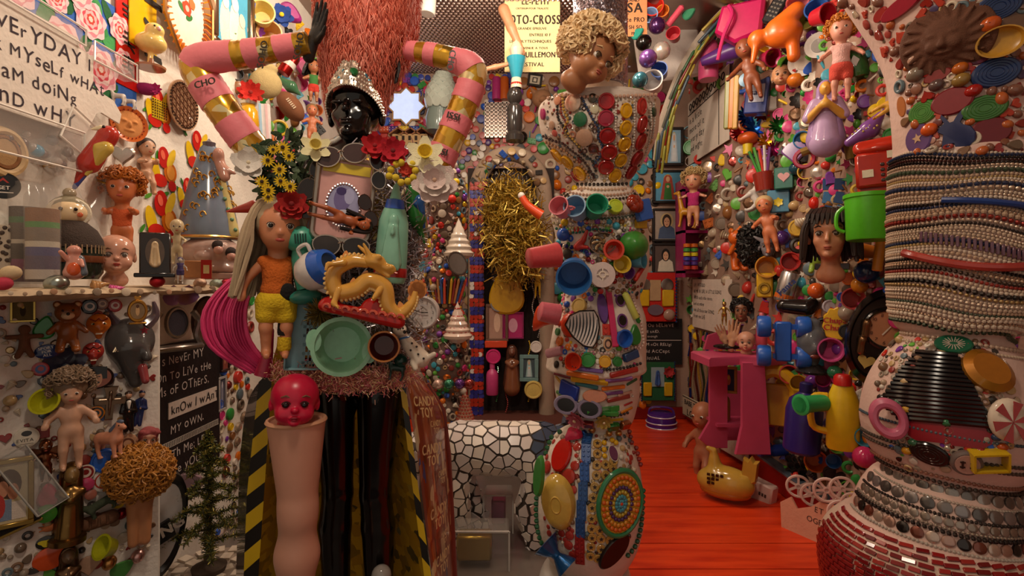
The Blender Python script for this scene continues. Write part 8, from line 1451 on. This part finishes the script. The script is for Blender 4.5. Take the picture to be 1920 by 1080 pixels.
Rw([('panel',xf(front(lathe([(.5,-.1),(.52,.0),(.45,.08),(.42,.03),(0,.02)],34)),sc=(.62,1,1)),mat('17110f','c'))]+[(q[0],xf(q[1],(.03,-.08,.1),sc=.44),q[2])for q in wc_]+[('cherub',blob([('e',(-.16,-.1,z),(.04,.05,.05)),('c',(-.16,-.1,z-.04),(-.15,-.08,z-.13),.035,.04)],16,.02),mat('8a6a4a','k'))for z in(.12,-.06)]+[('cherub',blob([('e',(.05,-.1,-.22),(.04,.05,.05)),('c',(.05,-.1,-.25),(.02,-.08,-.32),.04,.04)],16,.02),mat('8a6a4a','k')),('heart',xf(slab(heart(),.05),(-.08,-.06,-.28),sc=.16),mat('b8a05a','c'))],'wall_clock','copper dial clock in a black oval panel with cherubs','clock',1652,632,178,12,.08,(-.55,-1,0))
rn=random.Random(6)
for i in range(13):
 px=1278+i*5.2;c_=['2a3a8a','9a2c24','c8b490','8a8048','a83a30','d0bc98','6a2a20','c8a040','3a4a30','b8a078'][i%10];gs=[]
 for j in range(52):
  p_,n_=hit('R',px+3*math.sin(j*.22+i),612+i*1.4+j*3.6);gs.append((_bs[0]*.013*A((1,1,1.2))+A((p_+n_*.012)[:]),_bs[1]))
 o=obj('bead_strand',join(*gs),mat(c_,'d'),wr);o['kind']='stuff'
 OCC.append((px,700,14));OCC.append((px,640,14));OCC.append((px,760,14))
pk=root('pink_counter',P(1385,840,3.7),'pink toy kitchen counter with a wavy top against the right wall','toy furniture');pkm=mat('c0486a','p')
def PC(nm,g,px,py,d):obj(nm,g,pkm,pk,Matrix.Translation(P(px,py,d)-pk.matrix_basis.translation))
PC('top',xf(slab([(x*.27,.17+0*x)for x in(-1,1)]+[(.27,-.05),(.1,-.14),(-.05,-.09),(-.27,-.17)],.055,.01),rot=(-90,0,0)),1390,672,3.45)
PC('side_panel',slab([(-.03,.3),(.09,.3),(.09,-.28),(-.03,-.28),(-.1,-.22),(-.03,-.1)],.03,.005),1338,762,3.62);PC('side_panel',slab([(-.04,.3),(.1,.3),(.14,-.28),(-.08,-.28),(-.04,-.1)],.03,.005),1402,768,3.35)
PC('back_panel',box(.4,.02,.5),1390,760,3.85);PC('drawer_shelf',box(.38,.22,.02),1385,790,3.68);PC('splash_back',slab([(-.25,0),(-.22,.1),(-.1,.14),(.05,.1),(.25,.12),(.25,0)],.03),1385,655,3.8)
def C(parts,name,label,cat,px,py,s,d=3.6,roll=0,n=(-.1,-1,0)):return T(parts,name,label,cat,px,py,s,d,n,roll)
C(hand_('b88a68','c'),'hand_ornament','raised china hand on the pink counter, in front','hand ornament',1375,624,62,3.5,8);C(hand_('a87a5c','c'),'hand_ornament','china hand holding a bowl at the left of the counter','hand ornament',1355,628,50,3.58,-20)
C([('base',xf(sph(.5,16,8,(1,.6,.22))),mat('17110f','c'))],'black_pedestal','black base under the china hands','base',1362,650,48,3.54)
C(head('c08a70',None,baby=True,neck=.55,res=36),'china_baby_head','small china baby head on the pink counter','doll head',1399,640,38,3.45)
C(doll('b89048',None,res=30,k='k'),'gold_cherub','tiny gold cherub above the china hands','figurine',1358,588,46,3.6);C(head('8a5a40','17110f','curl',res=26,neck=.4),'dark_doll_head','dark curly doll head behind the china hand','doll head',1390,582,38,3.7)
C([(q[0],xf(q[1],sc=(.62,.62,1)),q[2])for q in bottle('c04a58','c8606c')],'pink_bottle','pink bottle standing on the counter beside the toy truck','bottle',1428,628,84,3.5)
C(frame(.6,1,'a87a2c','2a2c50',[('b85a3a',ell(.2,.25)),('c8a03a',ell(.1,.1,12,0,.1))],'w',.1),'small_icon','small gold framed icon inside the pink counter','picture',1366,712,50,3.65);C(bottle('8a5a18','b8862c'),'amber_jar','amber jar inside the pink counter','jar',1358,758,56,3.66)
C([('arch',tube(smoothp([(-.3,0,-.5),(-.32,0,.2),(0,0,.48),(.32,0,.2),(.3,0,-.5)],5),.12,9),mat('c8981c','p')),('panel',xf(box(.5,.1,.7,.02),(0,.05,-.1)),mat('b8881a','p'))],'yellow_toy_arch','yellow plastic toy arch right of the pink counter','toy',1452,748,112,3.4);C(doll('b87858',None,baby=True,top='c88a78',res=36,hsize=.2),'small_doll','small bald doll bust in front of the yellow arch','doll',1414,752,78,3.4)
Rw(bottle('2a1c68','1f1650',[(0,-.5),(.2,-.5),(.24,-.46),(.24,.1),(.2,.25),(.1,.34),(.08,.36)]),'purple_bottle','dark purple bottle beside the yellow arch','bottle',1507,782,132,4,.42)
Rw([('pipe',xf(lathe([(.3,-.5),(.34,-.48),(.34,-.4),(.27,-.35),(.27,.5),(0,.5),(0,.4),(.22,-.3),(.25,-.5)],20),rot=(0,90,0)),mat('2fa058','p'))],'green_pipe','green plastic pipe piece pointing left over the purple bottle','pipe',1522,757,58,0,1.5,(.35,-1,0))
Rw([('bottle',lathe([(0,-.5),(.18,-.5),(.2,-.46),(.2,.12),(.17,.22),(.12,.36),(0,.38)],18,1,.7),mat('d8b418','p')),('cap',lathe([(.11,.36),(.11,.46),(.08,.5),(0,.5)],16),mat('b81c14','p')),('handle',tube(smoothp([(-.18,0,.2),(-.36,0,.16),(-.36,0,-.2),(-.18,0,-.28)],4),.045,8),mat('d8a818','p')),('grip_bar',tube([(-.34,0,0),(-.18,0,.02)],.03,6),mat('d8a818','p'))],'yellow_bottle','yellow bleach bottle with red cap and side handle','bottle',1580,772,140,0,.3,(-.35,-1,0))
Rw([('bottle',xf(lathe([(0,-.5),(.12,-.5),(.14,-.42),(.1,-.38),(.17,.0),(.18,.5),(0,.5)],16),rot=(0,88,0)),mat('23409a','p'))],'blue_bottle','blue plastic bottle lying pointing left above the skirting','bottle',1450,845,62,0,.4,(.2,-1,0))
for i in range(12):Rw([('tube',front(lathe([(.5,-.6),(.5,.3),(.36,.3),(.34,-.2),(0,-.2)],14)),mat('17130f','p'))],'black_tube',ORD[i]+' black film tube of the cluster under the purple bottle','tube',1480+12*(i%3)+4*(i//3%2),860+13*(i//3),15,0,.4,(-.5,-1,0),'black tubes')
for i,(px,py,s)in enumerate(((1497,912,44),(1525,928,46),(1550,919,48),(1580,916,46),(1578,962,50),(1600,945,44))):Rw(wheel_f('d8b8ac'),'spoked_wheel',['leftmost white spoked toy wheel','low second white spoked toy wheel','third white spoked toy wheel','fourth white spoked toy wheel near the column','lowest white spoked toy wheel','white spoked toy wheel nearest the column'][i],'wheel',px,py,s,10*i,.9,(-.45,-1,0))
T([('tube',lathe([(0,-.5),(.3,-.5),(.34,-.44),(.3,.5),(0,.5)],16),mat('d8cec4','p'))],'white_tube','white plastic tube hanging from the studded ceiling','tube',803,4,46,3.9,(0,-1,0),6)
T([('body',blob([('e',(0,0,-.15),(.48,.26,.28)),('c',(-.16,0,-.05),(-.2,0,.36),.16,.06),('c',(-.2,0,.36),(-.28,-.03,.4),.06,.045,.02),('c',(.28,0,-.1),(.42,0,.1),.12,.06)],46,.06),mat('b8923a','c')),('pattern',join(*[xf(box(.05,.03,.04),(-.22+.07*(i%4),-.25+.01*(i%4),.02-.07*(i//4)))for i in range(12)]),mat('2a1c12','c')),('tail',slab([(.26,-.02),(.3,.34),(.37,.3),(.42,.37),(.47,.29),(.54,.3),(.5,-.05),(.4,-.12)],.16,.04),mat('b08a34','c')),('belly',blob([('e',(0,0,-.3),(.43,.24,.13))],24),mat('a8621c','c'))],'ceramic_duck','yellow glazed ceramic bird planter on the red floor','planter',1360,888,108,3.38,(-.25,-1,0))
T([('box',box(1,.4,.7,.05),mat('d0b0a4','p')),('plug',xf(box(.4,.3,.4,.05),(-.25,-.3,.05)),mat('c8a89c','p')),('holes',join(*[xf(box(.06,.02,.1),(.2+.1*i,-.21,0))for i in(-1,0,1)]),mat('4a3028','m'))],'power_socket','white double socket with plug on the red skirting','socket',1426,920,56,3.42,(-.7,-1,0),8)
put([('card',slab([(-.22,.12),(-.16,.17),(-.12,.12),(-.04,.16),(.0,.2),(.2,.22),(.21,-.22),(.1,-.24),(-.1,-.14),(-.2,-.02)],.012),mat('c88a70','m')),('lettering',join(xf(text(['ET FE K2'],.03,gap=.2),(-.02,-.008,.14)),xf(text(['OGENESS'],.03),(-.06,-.008,.08))),mat('4a2c24','m'))],'torn_card',Matrix.Translation(P(1532,1012,2.85))@ori((-1,-.55,.15)),'torn pink brown card with printed letters leaning on the skirting','card')
put([('board',box(.55,.015,.2,.004),mat('b8a890','m')),('lettering',join(xf(text(['BABE T'],.05,bold=.04),(-.22,-.01,.02)),xf(text(['LOUG'],.06,bold=.05,gap=.3),(-.16,-.01,-.075))),mat('1c1412','m')),('border',join(*[xf(box(.53,.003,.006),(0,-.009,s*.09))for s in(-1,1)]),mat('1c1412','m'))],'letter_sign',Matrix.Translation((1.72,5.0,.17))@ori((-1,-.1,0)),'cream sign with black capitals leaning in the corner on the floor','sign')
put([('board',box(.5,.015,.26,.004),mat('a8988a','m')),('lettering',join(xf(text(['OK','NEY'],.07,bold=.04,lead=1.4),(-.18,-.01,.02))),mat('2a1c18','m'))],'letter_sign',Matrix.Translation((1.70,4.15,.18))@ori((-1,-.15,.1)),'cream lettered sign behind the ceramic bird','sign')
T(doll('a86a4a',None,baby=True,res=46,legs=((.06,-.02,-.5),(.1,-.08,-.49)),arms=((.18,-.1,-.05),(.2,0,-.05))),'standing_doll','naked brown baby doll standing on the floor by the pink counter','doll',1318,828,150,3.85,(-.6,-1,0))
T([('stick',tube([(0,0,-.5),(0,0,.5)],.05,10),mat('4f9a1c','p'))],'green_stick','bright green plastic stick leaning by the column foot','stick',1572,1060,190,2.2,(0,-1,0),22)
KW=[W(K_CAP,BRIGHT,2),W(K_BUT,BRIGHT,2),W(K_RING,BRIGHT,2),W(K_CUP,BRIGHT),W(K_EGG,BRIGHT),W(K_STAR,BRIGHT),W(K_BRICK,BRIGHT),W(K_DROP,BRIGHT),W(K_STICK,BRIGHT),W(K_FLW,BRIGHT),W(K_HEART,BRIGHT),W(K_GEM,MUTED)]
fill('R',[(1255,0),(1700,0),(1690,300),(1600,360),(1290,330),(1285,160)],1200,KW,4.5,15,wr,51,(-.6,-1,0),12,.82)
fill('R',[(1285,330),(1690,300),(1690,520),(1600,560),(1285,540)],850,[W(K_BUT,MUTED+BRIGHT,2),W(K_SHELL,['c8b8a0','a08a70']),W(K_RING,MUTED),W(K_GEM,MUTED),W(K_EGG,MUTED+BRIGHT),W(K_STAR,MUTED),W(K_CAP,MUTED+BRIGHT),W(K_BRICK,BRIGHT)],4.5,14,wr,52,(-.6,-1,0),12,.82)
fill('R',[(1400,540),(1690,540),(1690,640),(1645,1000),(1480,890),(1440,830),(1420,700)],900,KW+[W(K_SHELL,MUTED),W(K_BEAD,MUTED+BRIGHT,2)],4.5,16,wr,53,(-.6,-1,0),12,.82)
fill('R',[(1285,540),(1400,540),(1420,800),(1380,790),(1285,600)],200,KW,4,10,wr,54,(-.6,-1,0))
fill('B',[(600,330),(880,330),(880,770),(640,770)],300,[W(K_CAP,BR_),W(K_BUT,BRIGHT+MUTED),W(K_FLW,BRIGHT),W(K_HEART,BRIGHT),W(K_EGG,MUTED+BRIGHT)],6,13,wb,55)
fill('R',[(1690,60),(1912,60),(1912,1000),(1690,1000)],330,KW+[W(K_BEAD,BRIGHT)],6,18,wr,56,(-.8,-.6,0))
